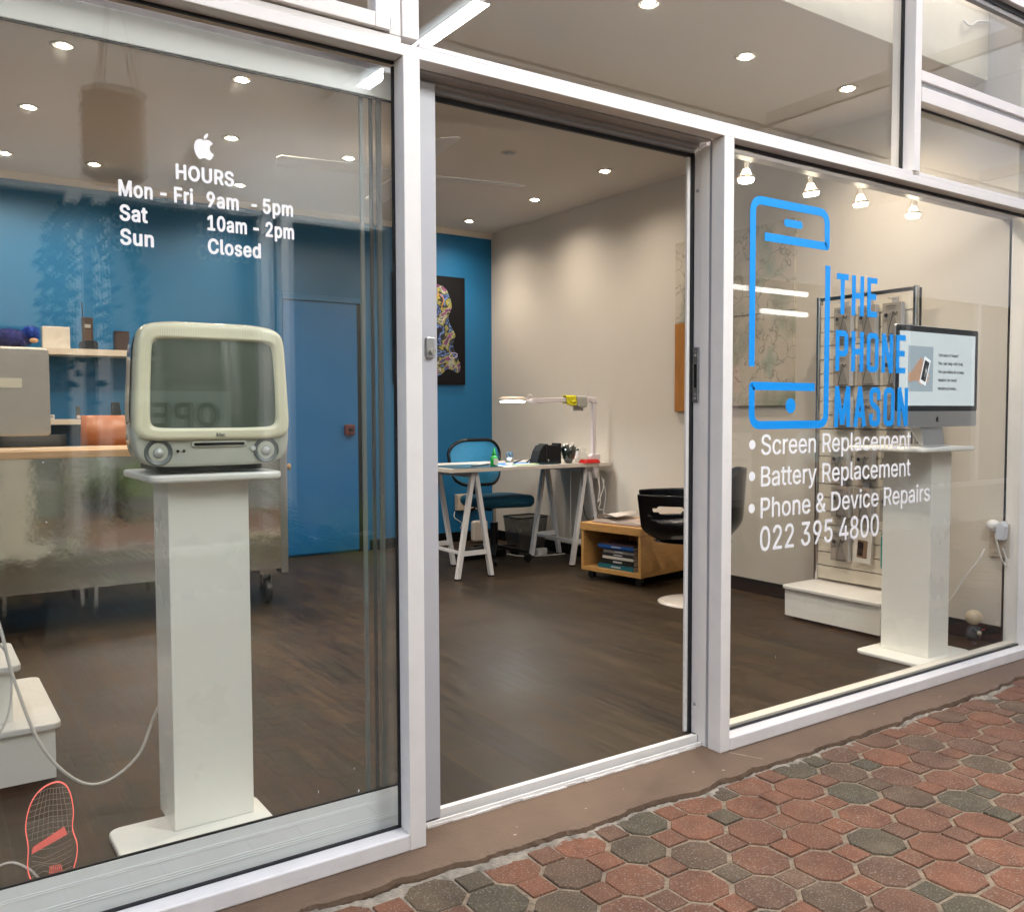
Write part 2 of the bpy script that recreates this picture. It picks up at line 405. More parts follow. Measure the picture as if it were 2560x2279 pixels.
    'S': (446, "222,-15 169,-9 129,2 122,5 86,27 56,59 39,94 30,136 33,141 39,143 107,142 112,138 118,112 125,100 131,90 147,76 170,64 197,58 223,55 254,58 280,65 286,67 306,79 320,93 333,115 338,139 334,159 324,177 311,188 292,200 272,207 184,233 123,255 81,285 53,324 44,373 51,415 68,451 98,481 134,503 177,516 228,522 278,516 310,506 321,502 355,481 385,450 401,417 409,379 408,376 405,373 400,372 334,373 329,377 318,410 297,432 264,447 224,453 197,450 171,443 152,432 146,426 137,416 126,396 123,376 127,354 140,335 153,324 172,313 214,299 268,284 315,269 341,256 364,242 387,221 403,200 413,171 416,139 411,102 406,88 393,62 364,29 326,5 282,-9"),
    'T': (448, "193,-6 188,-4 185,1 185,445 29,447 25,450 24,453 25,511 29,514 34,515 415,515 420,514 424,511 425,507 425,453 424,450 420,447 415,446 265,445 265,1 262,-4 256,-6"),
    'U': (517, "257,-14 200,-7 152,9 147,12 112,36 105,43 78,78 59,122 52,172 53,511 56,514 61,515 123,515 129,513 132,509 132,177 136,144 148,115 166,91 191,73 223,62 260,58 295,62 326,73 350,90 370,116 381,146 385,177 385,508 388,513 394,515 460,514 464,511 465,508 465,173 458,120 440,78 414,46 407,38 370,12 318,-7"),
    'W': (686, "155,-6 150,-4 147,1 9,506 9,510 10,512 17,515 81,515 86,514 90,510 177,174 184,140 193,103 218,203 294,495 298,510 301,513 307,515 379,515 384,514 388,510 468,203 492,103 505,158 595,510 599,514 604,515 669,515 673,514 676,512 678,508 673,490 538,1 536,-3 529,-6 456,-6 451,-5 447,-1 352,351 343,391 325,318 238,-1 234,-5 229,-6"),
    'a': (389, "158,-15 123,-10 90,0 64,17 41,42 29,67 27,75 22,108 27,140 36,163 53,183 73,197 97,208 127,217 174,225 247,235 261,240 265,245 268,258 265,277 259,295 250,307 235,317 216,323 195,325 172,323 152,316 137,308 124,297 115,286 108,273 102,269 96,269 39,285 34,289 34,293 50,325 75,351 102,370 131,381 163,388 198,390 216,389 242,384 266,377 284,368 291,364 308,350 314,344 329,322 340,292 345,252 345,1 342,-4 336,-6 274,-5 270,-2 269,1 268,32 255,19 241,8 218,-4 193,-11/168,51 202,56 224,64 244,80 255,95 264,117 268,138 268,178 220,168 175,162 138,154 122,145 110,136 103,122 100,105 102,89 109,75 119,66 134,57 152,53"),
    'c': (396, "205,-14 156,-7 115,10 111,12 74,45 48,85 32,133 26,188 32,243 48,292 74,331 112,364 153,382 162,384 212,390 234,389 262,383 287,374 310,360 328,346 347,324 361,302 369,279 369,275 364,271 307,257 301,257 295,261 290,274 274,298 265,306 255,313 238,320 225,323 210,324 179,320 175,319 151,306 132,285 116,258 107,224 104,188 107,155 116,118 132,91 151,70 176,57 207,52 223,54 239,57 253,63 266,71 275,79 284,91 292,105 296,118 301,122 307,122 365,108 369,105 371,102 362,76 348,54 334,36 311,17 288,4 264,-6 236,-12"),
    'd': (424, "193,-14 148,-7 106,12 71,44 48,82 31,133 26,188 31,245 47,294 71,333 106,365 151,384 195,390 232,386 256,378 261,375 278,364 295,347 303,338 304,511 307,514 312,515 375,514 379,511 380,507 379,-2 376,-5 371,-6 314,-6 308,-4 305,1 304,42 295,30 278,13 256,-1 230,-10/203,53 234,57 258,70 276,88 291,117 300,148 304,187 301,229 294,256 292,262 277,288 257,308 235,319 205,324 174,319 151,307 131,287 116,260 114,254 107,227 104,190 108,149 117,119 132,90 151,70 175,57"),
    'e': (404, "210,-14 158,-7 115,10 111,12 74,45 48,84 32,132 26,186 32,244 48,292 73,330 109,363 113,365 154,383 204,390 236,388 269,379 299,365 328,341 348,317 364,284 376,242 379,197 378,168 376,165 370,163 106,163 108,139 118,108 133,85 155,66 182,56 214,52 233,54 256,61 266,66 279,77 289,90 298,106 304,110 309,110 367,97 372,93 372,87 360,61 343,38 316,15 287,-1 281,-3 249,-11/106,227 300,228 299,237 290,267 275,292 258,309 238,319 234,320 205,324 175,320 151,308 134,293 116,267 107,241"),
    'f': (253, "81,-6 76,-4 73,1 73,320 7,321 1,323 -2,328 -1,380 2,384 7,385 73,385 73,433 77,463 89,489 109,510 126,521 132,524 157,532 186,536 208,535 236,530 248,525 250,523 251,520 234,466 230,463 227,462 212,466 196,468 176,465 161,456 153,440 150,420 150,385 227,385 233,383 235,381 236,378 236,329 235,325 233,323 227,321 150,320 149,-1 146,-5 141,-6"),
    'h': (410, "53,-6 48,-4 45,1 45,508 48,513 54,515 113,515 119,513 122,508 122,341 148,367 183,384 228,390 267,385 300,373 329,350 348,323 361,285 365,242 365,1 362,-4 356,-6 297,-6 292,-5 289,-2 288,235 282,273 266,300 243,317 209,323 185,320 165,312 149,300 133,281 125,257 122,228 121,-2 118,-5 113,-6"),
    'i': (166, "53,-6 48,-4 45,1 45,378 48,383 54,385 113,385 119,383 122,378 122,1 119,-4 113,-6/83,437 64,441 50,450 37,466 33,483 37,501 50,517 64,526 84,530 103,526 118,517 130,501 134,483 130,466 118,450 103,441"),
    'l': (189, "137,-8 98,-2 70,15 65,20 51,44 50,50 45,84 45,507 46,511 48,513 54,515 113,515 119,513 122,508 122,95 123,77 127,65 134,60 154,58 170,60 174,59 177,56 189,4 187,0 182,-3 159,-7"),
    'm': (610, "53,-6 48,-4 46,-2 45,2 45,377 46,381 48,383 55,385 111,385 117,383 120,378 121,342 130,353 147,368 169,382 192,389 219,392 258,386 262,384 291,366 312,339 318,329 329,344 351,365 378,380 403,388 410,389 436,392 465,389 474,387 502,376 530,356 548,330 561,296 565,256 565,2 564,-2 562,-4 556,-6 497,-6 492,-5 489,-2 488,254 482,287 466,309 444,320 419,324 396,322 376,313 365,304 353,288 346,268 343,247 342,-2 339,-5 334,-6 275,-6 269,-4 267,-2 266,2 266,260 261,286 247,307 227,320 198,324 179,322 162,315 147,304 134,287 125,265 122,239 121,-2 118,-5 113,-6"),
    'n': (410, "53,-6 48,-4 45,1 46,381 49,384 54,385 111,385 117,383 120,378 121,339 148,367 187,385 229,390 267,385 300,373 328,351 348,324 361,285 365,241 364,-2 361,-5 356,-6 298,-6 293,-5 289,-2 288,235 282,273 266,300 243,317 210,323 185,320 165,312 149,300 133,281 125,257 122,228 121,-2 118,-5 113,-6"),
    'o': (415, "205,-14 156,-7 115,10 111,12 74,45 48,85 32,133 26,188 32,243 48,292 74,331 115,366 156,383 207,390 259,383 301,366 305,364 341,331 367,293 383,247 384,239 389,186 384,136 381,123 367,83 341,45 305,12 301,10 259,-7/206,52 240,57 264,70 284,90 298,117 301,124 308,151 311,186 308,224 301,251 299,257 284,285 264,306 240,319 207,324 175,319 150,305 132,285 116,257 114,251 107,224 104,188 107,151 114,124 116,118 132,91 150,71 175,57"),
    'p': (424, "53,-149 48,-147 45,-142 46,381 49,384 54,385 111,385 117,383 120,378 121,336 129,347 146,364 164,376 174,380 197,387 230,390 274,384 317,366 353,333 375,299 378,294 393,245 398,190 393,137 377,82 354,44 319,12 274,-8 230,-14 195,-10 170,-1 148,13 130,30 122,39 121,-145 118,-148 113,-149/218,53 251,57 274,71 293,90 308,118 310,124 317,151 320,188 317,223 314,237 308,259 294,287 274,307 251,319 220,324 191,319 169,309 147,288 134,263 131,256 124,229 121,191 124,154 126,143 133,117 147,89 167,70 190,57"),
    'r': (259, "53,-6 48,-4 45,1 46,381 49,384 54,385 111,385 115,384 119,381 120,378 121,346 147,371 178,385 213,391 242,390 247,389 250,386 251,383 251,323 249,319 246,317 242,316 206,320 185,317 164,310 146,297 134,283 125,262 122,238 121,-2 118,-5 113,-6"),
    's': (365, "179,-14 145,-11 110,-3 79,14 54,37 38,60 28,94 30,97 34,100 88,112 97,112 102,108 113,81 128,65 153,55 180,51 217,57 239,67 254,83 260,104 257,119 247,133 233,142 224,145 210,149 147,164 99,181 64,207 46,234 45,239 39,274 43,302 44,308 58,334 83,359 112,375 146,386 189,390 219,387 230,385 257,377 284,362 307,340 321,318 331,292 331,288 325,284 271,272 266,272 260,276 250,296 237,312 213,323 187,327 166,324 159,323 137,313 122,298 117,277 120,260 130,247 147,238 174,229 233,214 280,198 313,173 332,145 339,107 333,73 320,46 294,19 263,1 227,-10"),
    't': (227, "166,-10 122,-3 89,15 84,20 65,50 57,93 57,320 7,321 1,323 -2,328 -2,378 0,382 7,385 57,386 57,470 58,473 63,476 125,477 129,476 133,473 134,470 134,385 203,385 209,383 212,378 212,328 211,325 209,323 203,321 136,321 134,320 134,97 136,77 143,65 153,59 170,56 191,58 201,60 207,58 210,53 221,3 220,0 218,-2 207,-6 188,-9"),
    'u': (410, "180,-11 143,-6 110,7 81,30 61,58 49,95 45,137 46,381 50,384 55,385 113,385 118,384 121,381 122,143 127,107 144,79 162,65 169,61 200,56 223,59 243,66 249,71 261,80 275,99 285,122 288,152 289,381 292,384 297,385 356,385 360,384 364,381 365,377 364,-2 361,-5 356,-6 299,-6 293,-4 290,1 289,40 261,12 226,-5"),
    'v': (389, "163,-6 158,-4 154,1 12,371 10,377 10,381 13,384 18,385 82,385 88,384 92,380 173,156 195,89 218,162 297,380 301,384 306,385 370,385 375,384 378,380 377,374 234,-1 230,-5 225,-6"),
    'w': (567, "138,-6 133,-4 129,2 16,376 16,380 18,383 24,385 86,385 91,384 94,381 139,222 170,105 200,222 244,378 247,383 253,385 315,385 320,384 324,380 369,217 397,105 416,179 473,381 477,384 482,385 544,385 548,384 552,381 553,378 549,365 438,4 434,-4 428,-6 369,-6 364,-5 361,-2 312,169 284,274 270,222 207,-1 203,-5 198,-6"),
    'y': (389, "76,-151 50,-146 43,-144 40,-141 40,-137 53,-85 57,-81 62,-80 87,-84 99,-83 113,-79 120,-74 123,-71 135,-54 144,-33 154,0 11,374 10,381 13,384 18,385 82,385 88,384 92,380 173,156 195,91 216,156 297,380 301,384 306,385 370,385 376,383 378,380 377,374 212,-59 198,-87 185,-108 174,-119 164,-128 144,-140 117,-149 93,-151"),
}
BOLD = {
    '-': (487, "114,166 103,168 94,172 86,180 83,189 84,247 89,257 94,260 102,264 116,266 336,266 348,264 357,261 362,256 367,249 368,242 367,185 365,180 362,175 357,172 349,168 335,166"),
    '0': (487, "226,-29 167,-20 158,-18 149,-13 108,9 68,52 39,107 29,142 22,177 18,212 17,262 18,295 22,327 30,370 39,401 68,457 108,499 152,524 158,527 170,530 227,538 283,530 295,527 301,524 345,499 385,457 414,401 424,366 430,334 435,295 436,246 435,213 431,181 423,138 414,107 386,52 345,9 304,-13 295,-18 283,-21/226,73 246,76 264,87 285,112 300,152 309,194 313,252 309,309 304,337 299,361 285,396 265,421 245,433 227,437 208,433 189,422 169,396 153,359 144,314 140,256 144,194 153,149 168,112 187,88 207,76"),
    '1': (487, "76,-22 65,-20 56,-17 51,-12 46,-5 45,1 45,54 46,61 51,68 60,74 71,76 181,78 181,394 180,395 177,393 106,341 92,337 75,338 66,341 61,345 58,350 56,355 55,425 56,432 61,440 65,443 174,523 182,528 192,530 199,531 275,531 291,528 296,525 303,519 306,514 307,508 307,78 390,77 402,75 411,71 419,63 422,54 422,1 421,-5 416,-12 411,-17 402,-20 390,-22"),
    '2': (487, "64,-22 53,-20 44,-17 39,-12 34,-5 33,1 33,46 36,56 209,242 235,269 253,291 271,314 281,333 287,352 289,372 285,396 279,410 269,422 255,431 241,436 224,438 210,436 206,436 190,429 179,420 171,410 168,404 161,386 157,357 152,350 147,346 138,342 126,340 67,340 55,342 46,345 41,350 36,357 35,363 41,409 56,448 84,484 92,491 123,513 171,531 217,537 233,537 277,532 322,516 327,513 361,488 388,456 392,449 406,417 411,377 412,371 409,348 406,333 401,312 386,282 363,248 331,210 292,167 209,80 388,79 404,76 414,69 419,60 420,1 418,-6 414,-12 408,-17 398,-21 388,-22"),
    '5': (487, "219,-29 169,-23 125,-8 119,-5 87,16 75,28 55,51 36,87 29,129 32,138 38,145 45,149 54,151 121,152 137,149 147,142 152,134 157,114 165,100 177,88 190,79 206,73 221,72 240,74 257,82 271,93 284,110 293,135 297,161 293,189 285,213 272,231 267,235 256,244 238,252 216,255 199,253 181,248 167,242 144,227 127,224 60,232 47,237 39,245 36,254 66,514 71,521 76,526 85,529 97,531 364,531 377,529 386,526 391,521 396,515 397,508 396,449 393,442 385,435 375,431 365,430 180,429 171,347 199,353 228,356 267,352 310,340 342,322 371,296 392,269 409,237 418,205 419,195 422,162 415,111 397,67 369,30 330,-1 289,-18 272,-23"),
    '9': (487, "130,-22 115,-19 105,-13 100,-3 100,6 214,173 166,178 122,195 116,198 85,221 77,229 54,261 38,304 33,353 39,403 57,445 82,478 89,485 123,511 171,530 218,537 234,537 282,530 325,513 333,509 369,480 396,443 413,400 415,390 420,346 415,303 403,264 377,213 340,155 226,-12 216,-18 206,-21/224,266 245,269 260,275 273,285 285,303 293,323 296,349 293,377 285,400 273,417 259,429 254,431 243,436 226,438 210,436 195,429 180,416 167,399 159,375 156,352 160,326 167,304 177,290 195,274 211,268"),
    'C': (544, "263,-29 228,-26 198,-20 162,-8 129,9 116,18 100,30 78,52 58,79 42,105 27,140 18,175 12,211 9,257 12,297 18,333 28,369 40,399 56,427 78,456 100,478 129,500 162,517 194,528 228,535 268,538 312,534 357,522 394,506 428,483 453,458 477,426 493,389 503,352 503,343 498,336 493,332 479,327 410,326 399,327 388,332 381,338 378,344 371,367 361,386 350,399 336,412 318,422 302,429 286,432 269,434 235,429 205,415 177,391 156,360 140,310 134,255 139,202 140,197 148,173 155,152 157,148 177,117 205,93 235,80 269,75 286,77 304,81 320,88 335,97 348,107 360,122 369,138 380,168 385,174 393,179 409,182 479,181 489,179 498,173 503,166 504,159 493,118 476,82 454,50 425,24 393,2 351,-16 312,-25"),
    'E': (452, "60,-22 49,-20 40,-16 32,-8 29,1 29,507 32,517 35,522 44,528 54,530 61,531 371,531 383,529 392,525 399,519 402,512 403,453 402,447 399,442 392,436 387,433 371,430 156,429 156,308 354,308 370,305 380,298 385,289 386,231 385,224 380,216 371,210 361,208 156,207 156,81 158,79 374,79 390,76 400,69 405,60 406,1 403,-8 400,-13 391,-19 381,-21 374,-22"),
    'F': (444, "60,-22 49,-20 40,-16 32,-8 29,1 29,507 32,517 35,522 44,528 54,530 61,531 368,531 380,529 389,525 396,519 399,512 400,453 399,447 396,442 389,436 384,433 368,430 156,430 156,300 345,300 361,297 371,290 376,281 376,218 373,211 368,206 361,202 352,200 156,199 156,2 155,-6 150,-12 145,-16 131,-21"),
    'H': (551, "60,-22 49,-20 40,-16 32,-8 29,1 29,507 30,514 33,519 40,526 54,530 123,531 131,530 141,528 150,522 153,517 156,508 156,311 359,311 361,313 361,508 364,517 367,522 376,528 386,530 393,531 462,530 472,528 479,524 486,516 488,507 488,2 487,-5 484,-10 477,-17 463,-21 394,-22 386,-21 376,-19 367,-13 364,-8 361,1 361,210 157,210 156,208 156,2 155,-5 150,-12 145,-16 131,-21"),
    'M': (662, "60,-22 49,-20 40,-16 32,-8 29,1 29,507 30,514 35,521 44,528 55,530 151,531 167,528 172,525 179,519 183,511 315,172 445,511 449,519 456,525 461,528 477,531 573,530 584,528 593,522 598,514 599,507 599,2 598,-5 593,-12 584,-19 574,-21 505,-22 493,-20 484,-17 479,-12 474,-6 473,2 473,250 374,0 369,-10 362,-16 357,-19 341,-22 287,-22 275,-20 266,-16 261,-12 256,-5 154,251 153,2 152,-5 147,-12 142,-16 128,-21"),
    'N': (557, "60,-22 49,-20 40,-16 32,-8 29,1 29,507 30,514 33,519 40,525 45,528 61,531 142,530 152,528 161,521 367,198 368,507 369,514 374,521 379,525 394,530 462,531 474,529 486,523 492,516 494,507 494,2 493,-5 490,-10 483,-16 478,-19 462,-22 381,-21 371,-19 362,-12 157,309 156,2 155,-5 150,-12 145,-16 131,-21"),
    'O': (567, "263,-29 228,-26 198,-20 162,-8 128,10 100,30 80,50 59,78 42,105 28,139 18,175 12,211 9,257 12,297 18,333 28,369 40,399 56,427 78,456 102,480 129,500 162,517 194,528 228,535 269,538 306,535 336,529 372,517 405,500 432,480 456,456 478,427 494,399 507,368 517,330 522,294 524,251 522,214 517,178 506,139 492,105 475,78 454,50 434,30 406,10 372,-8 339,-20 306,-26/264,76 298,80 324,91 329,93 357,117 379,151 394,198 399,253 394,310 378,358 357,392 328,416 298,429 268,434 235,429 205,416 177,391 155,357 140,311 134,255 140,197 155,151 177,118 205,93 235,80"),
    'P': (478, "60,-22 49,-20 40,-16 32,-8 29,1 29,507 32,517 35,522 44,528 54,530 61,531 236,531 298,524 353,503 387,478 395,470 419,438 434,397 440,347 434,300 418,256 392,221 359,195 347,188 308,173 292,169 236,164 156,164 156,1 154,-7 150,-12 145,-16 131,-21/156,264 232,264 259,267 278,274 292,285 304,301 310,320 313,346 311,372 304,394 292,410 278,421 258,428 233,430 156,430"),
    'R': (483, "60,-22 49,-20 40,-16 32,-8 29,1 29,507 32,517 35,522 44,528 54,530 61,531 237,531 299,525 348,508 354,505 392,478 418,442 435,399 440,351 435,305 418,262 391,227 352,199 456,10 459,0 456,-8 453,-13 444,-19 434,-21 427,-22 354,-22 342,-20 333,-16 328,-12 322,-4 226,175 157,176 156,174 156,1 154,-6 150,-12 145,-16 131,-21/156,277 235,277 259,279 280,285 295,295 306,311 311,328 314,353 311,376 305,395 294,411 280,422 259,428 234,430 156,430"),
    'S': (480, "222,-31 165,-25 121,-13 106,-7 69,16 39,47 35,52 16,90 7,136 8,143 13,150 22,156 32,158 102,159 115,157 124,153 132,145 134,141 140,116 152,97 164,87 180,79 204,73 224,71 247,73 270,79 289,90 302,104 311,120 315,139 312,155 304,169 293,178 276,188 257,195 176,218 113,241 107,244 70,269 58,280 31,318 22,365 21,373 28,419 48,458 78,489 117,514 133,520 173,532 228,538 282,532 320,521 337,514 375,489 404,459 424,421 431,382 431,372 426,366 421,362 407,357 338,356 326,358 317,362 310,368 307,374 297,403 279,421 255,432 220,436 204,435 184,429 168,420 157,408 148,392 146,376 149,358 157,346 168,336 185,327 222,314 276,299 328,283 357,268 382,253 405,231 424,206 435,174 439,139 434,98 428,84 413,54 388,25 382,19 338,-8 290,-24"),
    'U': (551, "257,-30 194,-23 139,-4 133,-1 97,24 87,32 57,71 37,116 35,123 29,172 29,507 30,514 35,521 40,526 49,529 61,531 130,530 144,525 149,521 153,516 155,507 155,177 159,148 170,121 187,99 206,86 225,79 230,77 259,74 290,78 312,86 327,97 332,101 348,121 358,148 362,178 362,507 363,515 368,521 373,525 387,530 456,531 472,528 477,525 484,519 487,514 488,508 488,172 480,117 461,71 432,35 424,27 384,-1 324,-23"),
    'a': (423, "158,-31 117,-26 78,-14 49,5 40,13 20,36 5,67 -1,107 4,142 15,170 31,189 41,198 64,213 84,222 116,232 148,238 228,249 243,252 245,258 243,273 238,289 231,298 222,304 212,307 197,309 178,307 166,303 153,296 139,283 128,265 120,258 111,254 99,252 88,254 26,272 19,276 14,281 11,288 11,294 24,321 32,335 55,360 83,380 89,383 123,396 156,403 198,406 222,404 248,400 279,391 288,386 307,376 328,358 336,350 350,329 363,296 368,252 367,-3 364,-10 359,-15 352,-19 343,-21 271,-21 257,-17 248,-9 231,-18 200,-27/169,67 189,70 196,72 210,77 224,88 234,102 242,120 245,138 245,155 162,143 148,139 138,134 130,127 125,118 123,105 125,92 128,85 136,77 146,71 156,69"),
    'd': (458, "193,-30 140,-22 90,0 53,33 26,76 9,129 3,188 9,248 25,299 50,339 57,348 91,377 135,397 147,400 197,406 238,402 269,392 280,386 280,508 281,514 284,519 291,526 305,530 371,531 387,528 392,525 399,519 402,514 403,508 403,2 402,-5 397,-12 392,-16 378,-21 307,-21 293,-16 288,-12 283,-6 267,-15 238,-25 230,-27/201,70 207,70 224,72 241,81 256,96 269,120 278,151 281,187 278,225 276,236 270,256 257,279 239,297 225,304 205,307 185,304 173,299 168,295 151,278 137,251 130,223 127,191 130,152 139,122 152,98 169,81 185,72"),
    'e': (438, "210,-30 152,-23 108,-6 94,1 56,34 26,80 10,129 3,186 9,245 25,296 55,341 94,375 139,396 153,400 205,406 243,403 282,393 315,377 346,351 369,324 387,288 398,246 402,196 402,170 400,162 396,157 391,153 377,148 131,147 131,142 140,113 154,93 170,79 192,71 213,68 224,69 240,73 249,77 258,84 267,95 281,117 290,124 300,126 313,126 375,112 387,106 395,97 396,91 395,85 380,53 361,27 332,3 300,-14 289,-18 256,-26/132,243 272,243 273,244 268,262 257,281 241,298 226,305 203,308 184,305 168,297 160,290 151,282 139,263"),
    'i': (200, "53,-22 42,-20 33,-16 25,-8 22,1 23,382 26,389 31,394 38,398 47,400 120,400 130,398 139,392 144,385 145,378 144,-3 142,-8 139,-13 130,-18 122,-21 112,-22/83,421 65,424 51,427 30,442 14,462 10,483 14,505 30,525 51,540 63,543 84,546 99,544 116,540 138,525 153,505 157,483 153,462 138,442 116,427 91,422"),
    'l': (223, "137,-24 90,-17 80,-13 60,-1 50,7 46,11 30,38 27,46 22,84 22,508 23,515 28,522 37,528 47,530 120,530 129,528 136,524 141,519 144,512 145,95 146,79 148,74 176,75 186,73 195,66 200,58 212,3 211,-3 206,-9 195,-16 169,-22 153,-24"),
    'm': (644, "53,-22 42,-20 33,-16 25,-8 22,1 22,378 24,386 30,393 38,398 47,400 111,401 120,400 128,397 137,392 141,386 157,395 186,405 217,408 226,407 261,402 273,399 306,378 313,373 320,364 336,377 365,394 400,404 438,408 477,404 512,391 518,388 541,372 550,363 570,336 582,305 584,293 588,256 588,1 586,-7 580,-14 572,-19 563,-21 497,-22 488,-21 480,-18 471,-13 467,-7 465,2 465,254 460,283 449,298 435,305 417,308 405,307 397,304 385,295 374,282 368,263 366,247 366,1 364,-7 360,-13 351,-18 343,-21 334,-22 268,-21 258,-19 249,-13 244,-6 243,1 243,260 239,282 228,297 215,305 198,308 188,307 179,303 165,294 155,280 148,262 145,239 145,2 144,-6 139,-12 134,-16 120,-21"),
    'n': (444, "53,-22 42,-20 33,-16 25,-8 22,1 22,377 25,387 33,395 47,400 111,401 123,399 131,396 137,391 143,384 176,399 228,406 273,401 316,385 346,361 368,331 371,327 383,288 388,241 388,2 385,-8 382,-13 373,-19 363,-21 355,-22 290,-21 276,-16 268,-8 265,2 265,235 260,269 247,291 241,296 230,303 207,306 194,305 180,299 166,290 155,275 148,253 145,228 145,2 144,-6 139,-12 134,-16 120,-21"),
    'o': (449, "205,-30 155,-24 142,-20 96,0 56,34 26,80 10,129 3,188 10,246 26,297 56,342 96,376 141,396 155,400 207,406 265,399 310,381 320,376 325,372 359,342 388,299 403,256 407,239 412,186 407,136 403,120 388,77 359,34 320,0 273,-20 260,-24/205,69 230,72 247,82 264,99 277,122 278,127 285,155 288,186 285,220 283,231 277,253 264,277 245,296 229,304 207,308 186,304 170,296 152,277 140,255 137,248 130,220 127,188 130,155 137,127 139,121 151,100 170,80 186,72"),
    'p': (458, "53,-165 42,-163 33,-159 25,-151 22,-142 22,377 24,386 28,391 33,395 47,400 111,401 123,399 131,396 137,391 143,384 155,392 187,402 230,406 285,398 333,378 371,344 388,318 400,299 415,249 421,190 416,137 415,127 399,76 374,36 363,25 334,0 288,-21 278,-24 237,-29 221,-29 187,-25 158,-15 145,-9 145,-142 142,-151 134,-159 120,-164/216,70 240,72 257,82 273,98 285,121 287,127 294,155 297,187 294,223 292,234 286,256 274,279 257,295 252,299 240,304 220,307 200,304 184,297 166,278 155,258 149,236 147,225 144,191 147,151 155,120 167,97 186,80 201,72"),
    'r': (293, "53,-22 42,-20 33,-16 25,-8 22,1 22,377 24,385 28,391 34,396 44,400 54,401 118,400 132,395 140,388 170,400 206,406 242,406 251,405 259,402 266,398 270,394 273,389 274,383 274,323 273,317 270,312 263,305 249,301 237,301 208,304 192,302 178,297 165,288 157,278 148,258 145,238 145,2 143,-6 139,-12 134,-16 120,-21"),
    's': (399, "179,-30 138,-26 102,-18 89,-12 63,2 36,26 17,54 5,94 6,100 11,106 22,113 82,127 94,129 109,126 119,119 124,112 134,88 145,77 160,70 182,68 205,71 222,78 233,90 236,103 235,114 229,122 220,128 202,134 139,149 89,167 80,172 48,195 23,231 16,273 20,306 25,319 38,342 65,369 99,389 137,401 189,406 235,401 270,391 300,374 325,351 342,325 354,296 355,290 354,285 347,276 334,269 275,256 262,256 252,258 243,265 239,270 230,289 219,301 207,307 185,310 167,308 154,301 149,296 143,290 140,277 142,265 148,258 161,251 182,244 241,229 296,210 331,183 353,151 356,143 362,107 356,69 341,39 325,22 309,7 276,-13 235,-25 225,-27"),
    't': (261, "166,-26 121,-20 109,-17 103,-14 74,3 67,8 43,44 41,51 34,93 34,304 0,306 -9,308 -19,315 -24,324 -25,378 -23,385 -16,394 -5,399 7,401 34,401 34,470 35,476 40,483 45,487 57,492 66,493 125,493 137,491 146,487 154,479 157,470 157,401 203,401 215,399 224,396 229,392 232,387 234,382 235,328 234,322 229,315 220,308 210,306 157,304 157,96 159,81 163,74 175,72 195,75 208,75 218,73 227,66 233,56 243,6 243,-1 241,-6 236,-12 228,-17 220,-20 199,-24 182,-26"),
    'u': (444, "180,-27 135,-21 94,-5 63,20 39,54 27,91 22,137 22,377 23,385 28,391 33,396 42,399 54,401 120,400 134,395 142,387 145,377 145,143 149,112 164,87 179,76 203,73 216,74 228,79 241,89 254,105 262,126 265,152 265,378 267,386 271,391 276,395 290,400 356,401 363,400 373,398 379,394 384,389 387,384 388,378 388,2 387,-6 382,-12 377,-16 363,-21 292,-21 278,-16 273,-12 267,-5 233,-20 190,-26"),
}
SPACE_ADV = 187
CAP_H = 0.509


def text(name, body, x0, x1, z0, cap, m, parent, y=.05, bold=0., M=None, thick=.0006):
    """one mesh per word, in the XZ plane at depth y, from x0 to x1, baseline z0, cap height cap"""
    pen = 0
    words = []
    lo_, hi_ = None, 0
    for wtxt in body.split(' '):
        items = []
        for ch in wtxt:
            adv, enc = (BOLD if bold and ch in BOLD else GLYPHS)[ch]
            for s_ in enc.split('/'):
                pts = [(pen + int(p.split(',')[0]), int(p.split(',')[1])) for p in s_.split(' ')]
                if lo_ is None or min(p[0] for p in pts) < lo_: lo_ = min(p[0] for p in pts)
                hi_ = max(hi_, max(p[0] for p in pts))
                items.append(pts)
            pen += adv
        pen += SPACE_ADV
        words.append(items)
    k = (x1 - x0) / (hi_ - lo_)
    kz = cap / (CAP_H * 1000)
    o = None
    for items in words:
        cu = bpy.data.curves.new(name, 'CURVE')
        cu.dimensions = '2D'; cu.fill_mode = 'BOTH'
        cu.extrude = thick / 2
        for pts in items:
            sp_ = cu.splines.new('POLY'); sp_.points.add(len(pts) - 1); sp_.use_cyclic_u = True
            for q, p in zip(sp_.points, pts):
                q.co = ((p[0] - lo_) * k, p[1] * kz, 0, 1)
        to = bpy.data.objects.new(name, cu)
        col.objects.link(to)
        me = bpy.data.meshes.new_from_object(to.evaluated_get(bpy.context.evaluated_depsgraph_get()))
        bpy.data.objects.remove(to); bpy.data.curves.remove(cu)
        for v in me.vertices:
            v.co = Vector((x0 + v.co.x, y + thick / 2 + v.co.z, z0 + v.co.y))
        if M is not None:
            me.transform(M)
        me.materials.clear(); me.materials.append(m)
        o = bpy.data.objects.new(name, me)
        col.objects.link(o); o.parent = parent
    return o


